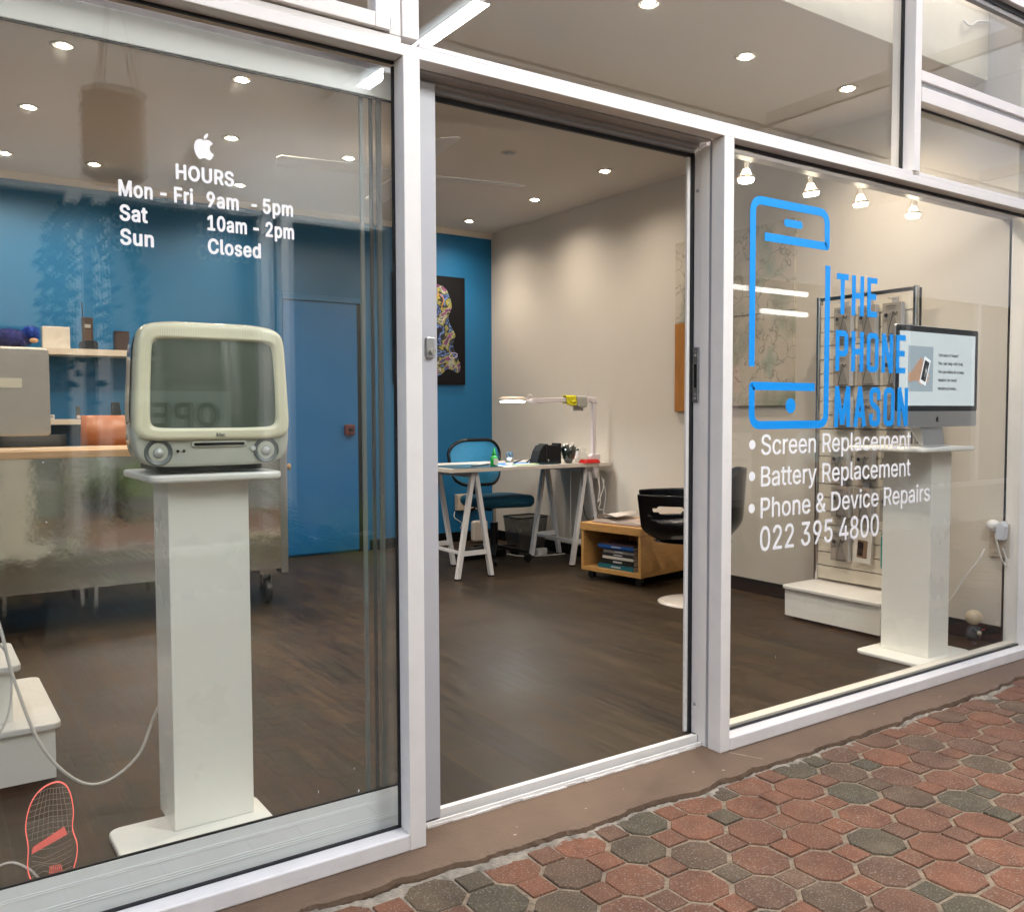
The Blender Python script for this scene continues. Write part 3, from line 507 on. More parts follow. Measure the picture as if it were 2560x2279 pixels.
def stroke(mb, pts, wdt, y0, y1, close=False):
    """flat ribbon of constant width with rounded ends in the XZ plane"""
    P = [Vector((p[0], p[1])) for p in pts]
    L, Rr = [], []
    n = len(P)
    for i, p in enumerate(P):
        d1 = (P[i] - P[i - 1]).normalized() if i > 0 else (P[1] - P[0]).normalized()
        d2 = (P[i + 1] - P[i]).normalized() if i < n - 1 else d1
        d = (d1 + d2).normalized()
        nn = Vector((-d.y, d.x)); k = 1 / max(.5, nn.dot(Vector((-d1.y, d1.x))))
        L.append(p + nn * wdt / 2 * k); Rr.append(p - nn * wdt / 2 * k)
    vs, fs = [], []
    for a, b in zip(L, Rr):
        vs += [(a.x, y0, a.y), (b.x, y0, b.y), (a.x, y1, a.y), (b.x, y1, b.y)]
    for i in range(n - 1):
        o = i * 4
        fs += [(o, o + 1, o + 5, o + 4), (o + 2, o + 6, o + 7, o + 3), (o, o + 4, o + 6, o + 2), (o + 1, o + 3, o + 7, o + 5)]
    fs += [(0, 2, 3, 1), (n * 4 - 4, n * 4 - 3, n * 4 - 1, n * 4 - 2)]
    mb.add(vs, fs)


def rounded(pts, rr_, n=6):
    """round the corners of an open polyline"""
    rl = rr_ if isinstance(rr_, (list, tuple)) else [rr_] * len(pts)
    P = [Vector(p) for p in pts]
    out = [P[0]]
    for i in range(1, len(P) - 1):
        a = (P[i - 1] - P[i]).normalized(); b = (P[i + 1] - P[i]).normalized()
        r = rl[i - 1] if isinstance(rr_, (list, tuple)) else rr_
        s, e = P[i] + a * r, P[i] + b * r
        for k in range(n + 1):
            t = k / n
            out.append((1 - t) ** 2 * s + 2 * t * (1 - t) * P[i] + t * t * e)
    out.append(P[-1])
    return out


APPLE = [(.50, .715), (.60, .75), (.72, .745), (.83, .69), (.895, .625), (.80, .55), (.755, .45), (.765, .35), (.82, .26), (.925, .20), (.89, .11), (.82, .0), (.73, -.055), (.64, -.045), (.55, -.01), (.49, -.005), (.42, -.02), (.34, -.055), (.26, -.05), (.17, .03), (.09, .17), (.05, .33), (.06, .49), (.12, .63), (.23, .72), (.33, .745), (.42, .735)]
LEAF = [(.49, .78), (.50, .88), (.57, .97), (.68, 1.02), (.68, .91), (.62, .82), (.54, .775)]


def apple(name, x0, z0, wd, h, y0, y1, m, parent):
    mb = MB()
    for sh in (APPLE, LEAF):
        pts = [(x0 + (p[0]) * wd, z0 + (p[1] + .055) / 1.075 * h) for p in sh]
        q = []
        n = len(pts)
        for i in range(n):
            a, b, c, d = [Vector(pts[(i + k) % n]) for k in (-1, 0, 1, 2)]
            sharp = sh is LEAF
            for k in range(1 if sharp else 3):
                t = k / 3
                v = .5 * ((2 * b) + (c - a) * t + (2 * a - 5 * b + 4 * c - d) * t * t + (3 * b - a - 3 * c + d) * t ** 3)
                q.append((v.x, v.y))
        mb.prism(q, 1, y0, y1)
    return mb.build(name, m, parent)


FL = .03      # shop floor level
CZ = 2.73     # shop ceiling level
WX = 3.21     # right wall
WY = 4.63     # blue back wall

# ================================================================== GROUND
def mat_island(name, cols, rough=.85, spk=(.5, .5, .42)):
    m = bpy.data.materials.new(name); m.use_nodes = True
    t = m.node_tree; b = t.nodes["Principled BSDF"]
    b.inputs['Roughness'].default_value = rough
    g = t.nodes.new("ShaderNodeNewGeometry")
    cr = t.nodes.new("ShaderNodeValToRGB"); cr.color_ramp.interpolation = 'LINEAR'
    e = cr.color_ramp.elements
    for i, (p, c) in enumerate(cols):
        if i < 2:
            e[i].position = p; e[i].color = (*c, 1)
        else:
            q = e.new(p); q.color = (*c, 1)
    t.links.new(g.outputs['Random Per Island'], cr.inputs[0])
    tc = t.nodes.new("ShaderNodeTexCoord")
    n = t.nodes.new("ShaderNodeTexNoise"); n.inputs['Scale'].default_value = 9; n.inputs['Detail'].default_value = 8; n.inputs['Roughness'].default_value = .7
    t.links.new(tc.outputs['Object'], n.inputs['Vector'])
    mr = t.nodes.new("ShaderNodeMapRange"); mr.inputs[1].default_value = .3; mr.inputs[2].default_value = .75; mr.inputs[3].default_value = .62; mr.inputs[4].default_value = 1.3
    t.links.new(n.outputs[0], mr.inputs[0])
    mx = t.nodes.new("ShaderNodeMix"); mx.data_type = 'RGBA'; mx.blend_type = 'MULTIPLY'; mx.inputs[0].default_value = 1
    cc = t.nodes.new("ShaderNodeCombineColor")
    for k in range(3):
        t.links.new(mr.outputs[0], cc.inputs[k])
    t.links.new(cr.outputs[0], mx.inputs[6]); t.links.new(cc.outputs[0], mx.inputs[7])
    # pale grit
    v = t.nodes.new("ShaderNodeTexNoise"); v.inputs['Scale'].default_value = 210; v.inputs['Detail'].default_value = 3
    t.links.new(tc.outputs['Object'], v.inputs['Vector'])
    m2 = t.nodes.new("ShaderNodeMapRange"); m2.inputs[1].default_value = .56; m2.inputs[2].default_value = .74; m2.inputs[4].default_value = .40
    t.links.new(v.outputs[0], m2.inputs[0])
    mx2 = t.nodes.new("ShaderNodeMix"); mx2.data_type = 'RGBA'
    mx2.inputs[7].default_value = (*spk, 1)
    t.links.new(m2.outputs[0], mx2.inputs[0]); t.links.new(mx.outputs[2], mx2.inputs[6])
    # dark pits
    v3 = t.nodes.new("ShaderNodeTexNoise"); v3.inputs['Scale'].default_value = 330; v3.inputs['Detail'].default_value = 2
    t.links.new(tc.outputs['Object'], v3.inputs['Vector'])
    m3_ = t.nodes.new("ShaderNodeMapRange"); m3_.inputs[1].default_value = .40; m3_.inputs[2].default_value = .30; m3_.inputs[4].default_value = .5
    t.links.new(v3.outputs[0], m3_.inputs[0])
    mx3 = t.nodes.new("ShaderNodeMix"); mx3.data_type = 'RGBA'; mx3.inputs[7].default_value = (.02, .012, .008, 1)
    t.links.new(m3_.outputs[0], mx3.inputs[0]); t.links.new(mx2.outputs[2], mx3.inputs[6])
    dn_ = t.nodes.new("ShaderNodeTexNoise"); dn_.inputs['Scale'].default_value = 5.5; dn_.inputs['Detail'].default_value = 12; dn_.inputs['Roughness'].default_value = .72
    t.links.new(tc.outputs['Object'], dn_.inputs['Vector'])
    dm_ = t.nodes.new("ShaderNodeMapRange"); dm_.inputs[1].default_value = .52; dm_.inputs[2].default_value = .72; dm_.inputs[4].default_value = .22
    t.links.new(dn_.outputs[0], dm_.inputs[0])
    mx4 = t.nodes.new("ShaderNodeMix"); mx4.data_type = 'RGBA'; mx4.inputs[7].default_value = (.30, .22, .14, 1)
    t.links.new(dm_.outputs[0], mx4.inputs[0]); t.links.new(mx3.outputs[2], mx4.inputs[6])
    t.links.new(mx4.outputs[2], b.inputs['Base Color'])
    bp = t.nodes.new("ShaderNodeBump"); bp.inputs['Strength'].default_value = .6; bp.inputs['Distance'].default_value = .003
    t.links.new(v.outputs[0], bp.inputs['Height']); t.links.new(bp.outputs[0], b.inputs['Normal'])
    return m


RED1, RED2, GRN, BRN = (.198, .074, .034), (.155, .063, .031), (.080, .062, .034), (.122, .061, .033)
PAVER = mat_island("clay_paver", [(0, GRN), (.13, GRN), (.22, BRN), (.42, RED2), (.62, RED1), (.84, RED2), (.90, BRN), (1, GRN)])
SAND = mat("sand_joint", (.33, .25, .165), .95, noise=.6, nscale=45, bump=1.0, bscale=180)
MORTAR = mat("broken_mortar", (.36, .31, .24), .95, noise=.6, nscale=30, bump=1.0, bscale=90)
ASPH = mat("asphalt", (.05, .05, .05), .9, noise=.3, nscale=30)

g = B(-120, 120, -120, 60, -.30, -.05).build("ground", ASPH); tag(g, None, None, kind='structure')
g = B(-6, 22, -2.9, -.21, -.045, -.0200).build("joint_bed", SAND); tag(g, None, None, kind='structure')


from mathutils import noise as mn


def conc_edge(x):
    e = -.146 + .022 * mn.noise(Vector((x * 1.3, 3.1, 0))) + .020 * mn.noise(Vector((x * 4.1, 7.7, 0))) + .016 * mn.noise(Vector((x * 13, 1.7, 0)))
    if x < .25:
        e += .05 * min(1, (.25 - x) / .6)
    return e


pv = MB()
px0, py0, q = .914, -.310, .112
hs, ho = .0385, .0745       # half size of the small square, half width of an octagon
j = .0045
for i in range(-62, 75):
    for k in range(-24, 4):
        cx, cyy = px0 + i * q, py0 + k * q
        if not (-4.2 < cx < 8.4 and -2.86 < cyy < -.05):
            continue
        th = random.uniform(-.02, .02)
        jx, jy = random.uniform(-.0025, .0025), random.uniform(-.0025, .0025)
        zz = -.016 + random.uniform(-.0022, .0022)
        if (i + k) % 2 == 0:
            a = hs - .002; bb = q - hs - j / 2 - .001   # octagon: flats towards the squares
            pts = [(bb, a), (a, bb), (-a, bb), (-bb, a), (-bb, -a), (-a, -bb), (a, -bb), (bb, -a)]
            pts = [(x * .965, y * .965) for x, y in pts]
        else:
            a = hs - j / 2
            pts = [(a, a), (-a, a), (-a, -a), (a, -a)]
        c_, s_ = math.cos(th), math.sin(th)
        pts = [(cx + jx + x * c_ - y * s_, cyy + jy + x * s_ + y * c_) for x, y in pts]
        if max(p[1] for p in pts) > conc_edge(cx) - .004:
            if cyy > conc_edge(cx) - .02:
                continue
            pts = [(x, min(y, conc_edge(x) - .014)) for x, y in pts]
        n = len(pts)
        # chamfered tile
        vs = []
        for (kk, z) in ((1.0, -.060), (1.0, zz - .0045), (.985, zz - .0014), (.965, zz)):
            vs += [(cx + jx + (x - cx - jx) * kk, cyy + jy + (y - cyy - jy) * kk, z) for x, y in pts]
        fs = [tuple(3 * n + t for t in range(n))]
        for L_ in range(3):
            fs += [(L_ * n + t, L_ * n + (t + 1) % n, (L_ + 1) * n + (t + 1) % n, (L_ + 1) * n + t) for t in range(n)]
        pv.add(vs, fs)
tag(pv.build("pavement", PAVER), None, None, kind='structure')

# painted concrete threshold strip with a broken edge
CONC = mat("painted_concrete", (.165, .103, .062), .6, noise=.3, nscale=3.2, bump=.4, bscale=110, c2=(.115, .070, .042))
cs = MB()
xs = [-2.0 + .008 * i for i in range(0, 1000)]
vs = []
for x in xs:
    e = conc_edge(x) + .006 * mn.noise(Vector((x * 22, 0, 0))) + .0016 * mn.noise(Vector((x * 90, 5, 0)))
    e2 = e + .003 + .004 * mn.noise(Vector((x * 40, 9, 0)))
    for (y, z) in ((.20, -.0002), (.02, 0), (-.05, -.001), (e2 + .014, -.002), (e2, -.005 + .003 * mn.noise(Vector((x * 90, 2, 0)))), (e, -.017), (e, -.07)):
        vs.append((x, y, z))
fs = []
for i in range(len(xs) - 1):
    for k in range(6):
        a = i * 7 + k
        fs.append((a, a + 1, a + 8, a + 7))
cs.add(vs, fs, False)
cs.cur = 1
jt = [Vector((1.150 + .012 * k_, -.012 - .026 * k_, 0)) for k_ in range(5)]
for k_ in range(4):
    a_, b_ = jt[k_], jt[k_ + 1]
    wj = .0022 + .001 * math.sin(k_ * 2)
    cs.add([(a_.x - wj, a_.y, .0006), (a_.x + wj, a_.y, .0006), (b_.x + wj, b_.y, .0004), (b_.x - wj, b_.y, .0004)], [(0, 1, 2, 3)])
for (x_, y_, r_) in ((.22, -.085, .006), (.48, -.07, .004), (.25, -.05, .003), (.93, -.06, .005), (1.02, -.105, .007), (.66, -.03, .003), (1.9, -.06, .004), (2.3, -.09, .005)):
    cs.add([(x_ + r_ * math.cos(q_) * (1 + .3 * math.sin(3 * q_)), y_ + r_ * .7 * math.sin(q_), .0006) for q_ in (0, 1, 2, 3, 4, 5)], [(0, 1, 2, 3, 4, 5)])
tag(cs.build("concrete_kerb", [CONC, mat("pale_scuff", (.42, .34, .26), .8)]), None, None, kind='structure')
mo = MB(); vs = []; NY = 18
for x in xs:
    e = conc_edge(x) - .0045 - .0030 * mn.noise(Vector((x * 30, 4, 0))) - .002 * abs(mn.noise(Vector((x * 110, 8, 0))))
    wd_ = e + .214
    amp = max(0, .5 + 1.6 * mn.noise(Vector((x * 3.3, 21, 0))))
    for k in range(NY):
        f_ = (k / (NY - 1)) ** 1.5
        y = e - wd_ * f_
        dd = wd_ * f_
        lift = .0085 * amp * max(0, 1 - dd / (.03 + .03 * amp))
        rough = max(.15, 1 - dd / .06)
        z = -.0202 + lift + rough * (.0040 * mn.noise(Vector((x * 50, y * 50, 0))) + .0035 * mn.noise(Vector((x * 140, y * 140, 3))))
        if k == 0: z = -.06
        if k == NY - 1: z = -.021
        vs.append((x, y, z))
mo.add(vs, [(i * NY + k, i * NY + k + 1, (i + 1) * NY + k + 1, (i + 1) * NY + k) for i in range(len(xs) - 1) for k in range(NY - 1)], False)
tag(mo.build("broken_mortar", MORTAR), None, None, kind='stuff')

# ================================================================== SHOP SHELL
# dark vinyl plank floor
mf = bpy.data.materials.new("dark_vinyl_plank"); mf.use_nodes = True
t = mf.node_tree; b = t.nodes["Principled BSDF"]
b.inputs['Specular IOR Level'].default_value = .28
tc = t.nodes.new("ShaderNodeTexCoord")
mp = t.nodes.new("ShaderNodeMapping"); mp.inputs['Rotation'].default_value = (0, 0, R(90))
t.links.new(tc.outputs['Object'], mp.inputs[0])
br = t.nodes.new("ShaderNodeTexBrick")
br.inputs['Scale'].default_value = 1; br.inputs['Brick Width'].default_value = .92; br.inputs['Row Height'].default_value = .155
br.inputs['Mortar Size'].default_value = .0016; br.inputs['Color1'].default_value = (.0175, .0108, .0050, 1); br.inputs['Color2'].default_value = (.032, .0200, .0095, 1)
br.inputs['Mortar'].default_value = (.036, .027, .018, 1)
t.links.new(mp.outputs[0], br.inputs['Vector'])
mp2 = t.nodes.new("ShaderNodeMapping"); mp2.inputs['Scale'].default_value = (26, 1.6, 1)
t.links.new(tc.outputs['Object'], mp2.inputs[0])
n1 = t.nodes.new("ShaderNodeTexNoise"); n1.inputs['Scale'].default_value = 1.5; n1.inputs['Detail'].default_value = 9; n1.inputs['Roughness'].default_value = .68
t.links.new(mp2.outputs[0], n1.inputs['Vector'])
mr = t.nodes.new("ShaderNodeMapRange"); mr.inputs[1].default_value = .3; mr.inputs[2].default_value = .72; mr.inputs[3].default_value = .35; mr.inputs[4].default_value = 2.1
t.links.new(n1.outputs[0], mr.inputs[0])
vm = t.nodes.new("ShaderNodeVectorMath"); vm.operation = 'SCALE'
t.links.new(br.outputs[0], vm.inputs[0]); t.links.new(mr.outputs[0], vm.inputs['Scale'])
t.links.new(vm.outputs[0], b.inputs['Base Color'])
n3 = t.nodes.new("ShaderNodeTexNoise"); n3.inputs['Scale'].default_value = 1.3; n3.inputs['Detail'].default_value = 5
t.links.new(tc.outputs['Object'], n3.inputs['Vector'])
ad = t.nodes.new("ShaderNodeMath"); ad.operation = 'ADD'
t.links.new(n1.outputs[0], ad.inputs[0]); t.links.new(n3.outputs[0], ad.inputs[1])
mr2 = t.nodes.new("ShaderNodeMapRange"); mr2.inputs[1].default_value = .7; mr2.inputs[2].default_value = 1.3; mr2.inputs[3].default_value = .36; mr2.inputs[4].default_value = .60
t.links.new(ad.outputs[0], mr2.inputs[0]); t.links.new(mr2.outputs[0], b.inputs['Roughness'])
bp = t.nodes.new("ShaderNodeBump"); bp.inputs['Strength'].default_value = .12; bp.inputs['Distance'].default_value = .002
t.links.new(n1.outputs[0], bp.inputs['Height']); t.links.new(bp.outputs[0], b.inputs['Normal'])
tag(B(-4, WX, .13, WY, -.02, FL).build("floor", mf), None, None, kind='structure')
tag(B(-4, WX + .2, .26, WY + .1, CZ, CZ + .1).build("ceiling", CEIL), None, None, kind='structure')

bwl = thing("back_wall", "blue painted wall at the back of the shop, with a door in it", "wall", (0, WY, 0))
B(-4, WX, 0, .12, FL, CZ).build("wall_face", BLUE, bwl)
B(-4, WX, -.02, -.001, CZ - .05, CZ - .002).build("cornice", mat("cornice_white", (.62, .56, .48), .6), bwl)
B(-4, 1.22, -.014, -.001, FL, .115).build("skirting", SKIRT, bwl)
B(2.0, WX, -.014, -.001, FL, .115).build("skirting", SKIRT, bwl)
dfm = MB()
dfm.box(1.235, 1.285, -.03, -.001, FL, 2.075); dfm.box(1.945, 1.995, -.03, -.001, FL, 2.075); dfm.box(1.285, 1.945, -.03, -.001, 2.03, 2.075)
dfm.build("door_frame", mat("blue_frame_paint", (.004, .13, .31), .35), bwl, bevel=.003)
dl = B(1.292, 1.905, -.02, -.002, FL + .018, 2.022).build("door_leaf", BLUED, bwl, bevel=.002)
B(1.905, 1.945, -.006, -.002, FL, 2.03).build("door_gap", BLACKM, bwl)
lk = MB(); lk.prism(rrect(1.78, 1.865, .975, 1.065, .02), 1, -.055, -.02)
lk.build("door_lock", mat("dark_red_plastic", (.10, .008, .012), .35), dl, bevel=.006)
MB().tube([(1.825, -.055, 1.02), (1.825, -.085, 1.02)], .014, 14).build("door_knob", BLACK, dl)

rw = thing("side_wall", "cream painted wall along the right side of the shop", "wall", (WX, 0, 0))
B(0, .15, .10, WY, FL, CZ).build("wall_face", WALLC, rw)
B(-.014, -.001, .12, WY - .016, FL, .115).build("skirting", SKIRT, rw)
rwl = thing("hidden_side_wall", "cream wall closing the far left end behind the counter", "wall", (-4, 0, 0))
B(-.12, 0, .1, WY, FL, CZ).build("wall_face", WALLC, rwl)
bh = thing("bulkhead", "pale plaster bulkhead above the shop window, under the roof", "bulkhead", (0, .26, 0))
B(-4, WX + .15, -.003, .06, CZ + .0005, 3.30).build("bulkhead_face", mat("bulkhead_plaster", (.72, .68, .56), .85, noise=.12, nscale=3, bump=.2, bscale=20), bh)
B(WX + .003, WX + .15, -.159, -.002, CZ + .003, 3.3).build("bulkhead_return", WALLC, bh)
cab = MB().tube(smooth_path([(2.98, -.01, 2.955), (3.0, -.03, 2.93), (3.08, -.02, 2.97), (3.2, -.015, 3.0)], 5), .005, 6)
cab.build("loose_cable", CORD, bh)

# ================================================================== SHOPFRONT
sf = thing("shopfront", "white aluminium shopfront frame with large glass windows around the open doorway", "shopfront")
XL, XR = -3.2, 3.42


def fr(name, x0, x1, y0, y1, z0, z1, m=FRAME, bev=.0022):
    return B(x0, x1, y0, y1, z0, z1).build(name, m, sf, bevel=bev)


fr("header_beam", XL, XR, 0, .0555, 2.053, 2.083)
fr("header_bead", XL, -.0595, .004, .0555, 2.0835, 2.099)
fr("header_bead", -.0085, 2.1935, .002, .0555, 2.0835, 2.096)
fr("header_bead", 2.2385, XR, .002, .0555, 2.0835, 2.100)
fr("mullion", -.058, -.010, -.003, .0555, .0, 2.0525, FRAME_W)
fr("mullion", -.058, -.010, .0, .10, 2.0998, 3.0)
fr("mullion", 2.194, 2.238, 0, .10, 2.1005, 3.0)
fr("door_post", 1.118, 1.164, -.001, .0555, 0, 2.0525, FRAME_W)
fr("door_post", 1.121, 1.160, .0560, .066, 0, 2.0525, FRAME_G, .0)
fr("door_post", 1.119, 1.164, .068, .1055, 0, 2.040, FRAME_W)
fr("door_post", 1.1235, 1.164, .106, .140, FL, 2.038, FRAME)
fr("door_seal", 1.117, 1.150, .1405, .1525, FL, 2.03, GASKET, 0)
fr("door_post", 1.105, 1.164, .1530, .164, FL, 2.03, FRAME_W)
fr("jamb", 3.20, XR, -.001, .12, 0, 2.0525, FRAME_W)
fr("jamb", 3.30, XR, 0, .12, 2.1005, 3.0, FRAME_W)
# door head tracks
HT = mat("head_track", (.36, .33, .32), .35, noise=.1, nscale=12)
fr("head_track", -.0095, 1.1175, .0570, .104, 2.048, 2.0825, HT)
fr("head_track", -.0095, 1.1175, .1045, .1065, 2.055, 2.0825, GASKET, 0)
fr("head_track", -.0095, 1.1175, .1070, .130, 2.040, 2.0825, HT)
fr("head_track", .09, 1.1175, .1305, .150, 2.030, 2.0825, FRAME_G)
fr("head_seal", .09, 1.1175, .1505, .162, 2.018, 2.0825, GASKET, 0)
fr("inner_lintel", XL, -.0105, .16, .20, 2.045, 2.0825, HT)
fr("inner_lintel", 1.1655, XR - .2, .125, .17, 2.055, 2.0825, HT)
# sills
fr("sill", XL, -.0585, -.004, .052, 0, .0445, mat("sill_paint", (.83, .79, .755), .4, noise=.12, nscale=8, bump=.1, bscale=70), .004)
fr("sill", 1.1645, 3.1995, -.004, .052, 0, .045, MATS["sill_paint"], .004)
fr("sill_gasket", XL, -.0585, .0455, .0545, .0450, .0505, GASKET, 0)
fr("sill_gasket", 1.1645, 3.1995, .0455, .0545, .0455, .0515, GASKET, 0)
fr("inner_sill", 1.1645, 3.1995, .0625, .105, FL, .0575, mat("inner_sill", (.76, .70, .60), .35), .002)
fr("window_gasket", 1.1645, 3.1995, .0470, .0545, 2.040, 2.0525, GASKET, 0)
fr("window_gasket", XL, -.0585, .0470, .0545, 2.046, 2.0525, GASKET, 0)
fr("window_gasket", -.0645, -.0585, .0470, .0545, .051, 2.0395, GASKET, 0)
fr("window_gasket", 2.188, 2.1935, .0475, .0615, 2.1, 2.95, GASKET, 0)
# glass panes
pane_l = fr("window_pane", XL, -.059, .055, .0605, .045, 2.052, G_LEFT, 0)
pane_r = fr("window_pane", 1.1645, 3.1995, .055, .0605, .045, 2.052, G_WIN, 0)
fr("transom_pane", -.0095, 2.1935, .055, .0605, 2.0965, 2.97, G_WIN, 0)
fr("transom_pane", 2.2385, 3.2995, .050, .0555, 2.1005, 2.38, G_WIN, 0)
fr("transom_pane", 2.2385, 3.2995, .055, .0605, 2.495, 2.87, G_WIN, 0)
pane_l["label"] = "left window pane with white vinyl opening hours on green tinted glass"
pane_r["label"] = "right window pane with blue phone logo and white service list"
# openable sash in the right transom
fr("transom_rail", 2.2385, 3.2995, -.004, .049, 2.375, 2.432)
fr("transom_rail", 2.2385, 3.2995, .012, .054, 2.4325, 2.457, FRAME_G, 0)
fr("transom_rail", 2.2385, 3.2995, 0, .054, 2.4575, 2.498)
fr("window_gasket", 2.2385, 3.2995, .0435, .0495, 2.366, 2.3745, GASKET, 0)
fr("top_beam", 2.2385, 3.2995, 0, .05, 2.93, 3.0)
fr("top_beam", 2.2385, 3.2995, .03, .054, 2.885, 2.9295, FRAME_G)
fr("window_gasket", 2.2385, 3.2995, .024, .0295, 2.905, 2.9295, GASKET, 0)
fr("top_beam", -.0095, 2.1935, 0, .054, 2.95, 3.0)
# openable sash in the left transom
fr("transom_rail", XL, -.1355, -.008, .040, 2.1035, 2.140, FRAME_W)
fr("sash_stile", -.135, -.094, -.008, .040, 2.1035, 2.95)
fr("sash_stile", -.0925, -.0595, .004, .040, 2.0995, 3.0, FRAME_W)
fr("top_beam", XL, -.094, 0, .054, 2.951, 3.0)
fr("transom_pane", XL, -.1355, .010, .016, 2.1405, 2.95, G_LEFT, 0)
fr("window_gasket", XL, -.1355, .005, .0095, 2.1405, 2.146, GASKET, 0)
sh_ = MB(); sh_.tube([(-.089, -.001, 2.112), (-.089, -.001, 2.135)], .003, 6); sh_.build("sash_hinge", CHROME, sf)
# door sill track
trk = MB()
trk.box(-.009, 1.1175, .085, .092, -.001, .014); trk.box(-.009, 1.1175, .092, .104, -.001, .006); trk.box(.09, 1.1175, .104, .112, -.001, .034); trk.box(.09, 1.1175, .112, .1295, -.001, .031)
B(-.009, 1.1175, .0925, .1035, .0062, .0075).build("track_slot", GASKET, sf)
trk.build("sill_track", FRAME_W, sf, bevel=.0015)
ct = MB()
for x in xs[::5]:
    if 0 < x < 1.07:
        ct.box(x, x + .045, .080 + random.uniform(-.003, .003), .0848, -.001, .006 + random.uniform(-.003, .002))
ct.build("sill_seam", FRAME_W, sf)
# strike plate on door post
sp = MB(); sp.box(1.1165, 1.1232, .112, .136, 1.185, 1.372)
spo = sp.build("strike_plate", STEELB, sf, bevel=.001)
sp = MB(); sp.box(1.1155, 1.1164, .119, .129, 1.235, 1.315)
sp.build("strike_slot", BLACKM, spo)
for z in (1.36, 1.345, 1.212, 1.198):
    MB().tube([(1.1163, .124, z), (1.1152, .124, z)], .0035, 8).build("screw_head", FRAME_G, spo)
for z in (1.90, .135):
    MB().tube([(1.1234, .124, z), (1.1205, .124, z)], .006, 10).build("screw_head", FRAME_G, sf)

# --- vinyl on the left pane
Y0 = .0535


def vt(body, x0, x1, z, cap, bold, y=Y0, m=VW, par=pane_l):
    return text("lettering", body, x0, x1, z, cap, m, par, y=y, bold=bold)


apple("logo", -.565, 1.7315, .050, .060, Y0, Y0 + .0008, VW, pane_l)
BO = .026
vt("HOURS", -.604, -.473, 1.680, .0315, BO)
vt("Mon - Fri", -.725, -.567, 1.627, .0325, BO)
vt("9am", -.537, -.463, 1.6265, .0325, BO)
vt("-", -.433, -.420, 1.628, .0325, BO)
vt("5pm", -.406, -.331, 1.6275, .0325, BO)
vt("Sat", -.724, -.666, 1.574, .0325, BO)
vt("10am - 2pm", -.536, -.3295, 1.5735, .0325, BO)
vt("Sun", -.724, -.654, 1.522, .0325, BO)
vt("Closed", -.536, -.412, 1.5205, .0325, BO)
# --- vinyl on the right pane
lg = MB()
W_ = .029
stroke(lg, rounded([(1.321, 1.31), (1.321, 1.886), (1.729, 1.886), (1.731, 1.764), (1.383, 1.764)], [.045, .045, .004]), W_, Y0, Y0 + .0008)
lg.build("phone_logo", VB, pane_r)
lg = MB()
stroke(lg, rounded([(1.737, 1.694), (1.737, 1.104), (1.323, 1.104), (1.323, 1.242), (1.668, 1.242)], [.045, .045, .004]), W_, Y0, Y0 + .0008)
lg.build("phone_logo", VB, pane_r)
lg = MB(); lg.prism(rrect(1.486, 1.587, 1.811, 1.838, .012), 1, Y0, Y0 + .0008)
lg.build("phone_logo_detail", VB, pane_r)
lg = MB()
lg.prism([(1.532 + .027 * math.cos(R(a)), 1.173 + .027 * math.sin(R(a))) for a in range(0, 360, 12)], 1, Y0, Y0 + .0008)
lg.build("phone_logo_detail", VB, pane_r)


# condensed stroke lettering for the shop name
def glyph(ch):
    A = .5
    G = {
        'T': [[(0, 1), (1, 1)], [(.5, 1), (.5, 0)]],
        'H': [[(0, 0), (0, 1)], [(1, 0), (1, 1)], [(0, .5), (1, .5)]],
        'E': [[(1, 1), (0, 1)], [(0, 1), (0, 0)], [(0, 0), (1, 0)], [(0, .52), (.85, .52)]],
        'P': [[(0, 0), (0, 1)], 'r', [(0, 1), (1, 1), (1, .42), (0, .42)]],
        'O': ['c', [(.5, 1), (1, 1), (1, 0), (0, 0), (0, 1), (.5, 1)]],
        'N': [[(0, 0), (0, 1)], [(0, 1), (1, 0)], [(1, 0), (1, 1)]],
        'M': [[(0, 0), (.03, 1)], [(.04, 1), (.5, .08)], [(.5, .08), (.96, 1)], [(.97, 1), (1, 0)]],
        'A': [[(0, 0), (.5, 1)], [(.5, 1), (1, 0)], [(.2, .27), (.8, .27)]],
        'S': ['c', [(1, .70), (1, 1), (0, 1), (0, .60), (1, .42), (1, 0), (0, 0), (0, .30)]],
    }
    return G[ch]


def word(wd, x0, x1, z0, h, par):
    n = len(wd)
    gap = .022
    widths = {'M': 1.35, 'T': .95, 'E': .85, 'A': 1.1}
    tot = sum(widths.get(c, 1) for c in wd)
    u = (x1 - x0 - gap * (n - 1)) / tot
    x = x0
    sw = .0225
    for k, c in enumerate(wd):
        mb = MB()
        wdt = u * widths.get(c, 1)
        rnd = False
        yo = Y0
        for st in glyph(c):
            if isinstance(st, str):
                rnd = True; continue
            yo -= .00015
            pts = [(x + sw / 2 + p[0] * (wdt - sw), z0 + sw / 2 + p[1] * (h - sw)) for p in st]
            straight = len(pts) == 2
            if straight:
                (a, b_), (c2, d) = pts
                if abs(d - b_) < 1e-6:
                    a, c2 = (a - sw / 2, c2 + sw / 2) if a < c2 else (a + sw / 2, c2 - sw / 2)
                else:
                    s = 1 if d > b_ else -1
                    b_ -= s * sw / 2; d += s * sw / 2
                pts = [(a, b_), (c2, d)]
                stroke(mb, pts, sw, yo, Y0 + .0008)
            else:
                stroke(mb, rounded(pts, .018, 5), sw, yo, Y0 + .0008)
        x += wdt + gap
        mb.build("letter", VB, par)


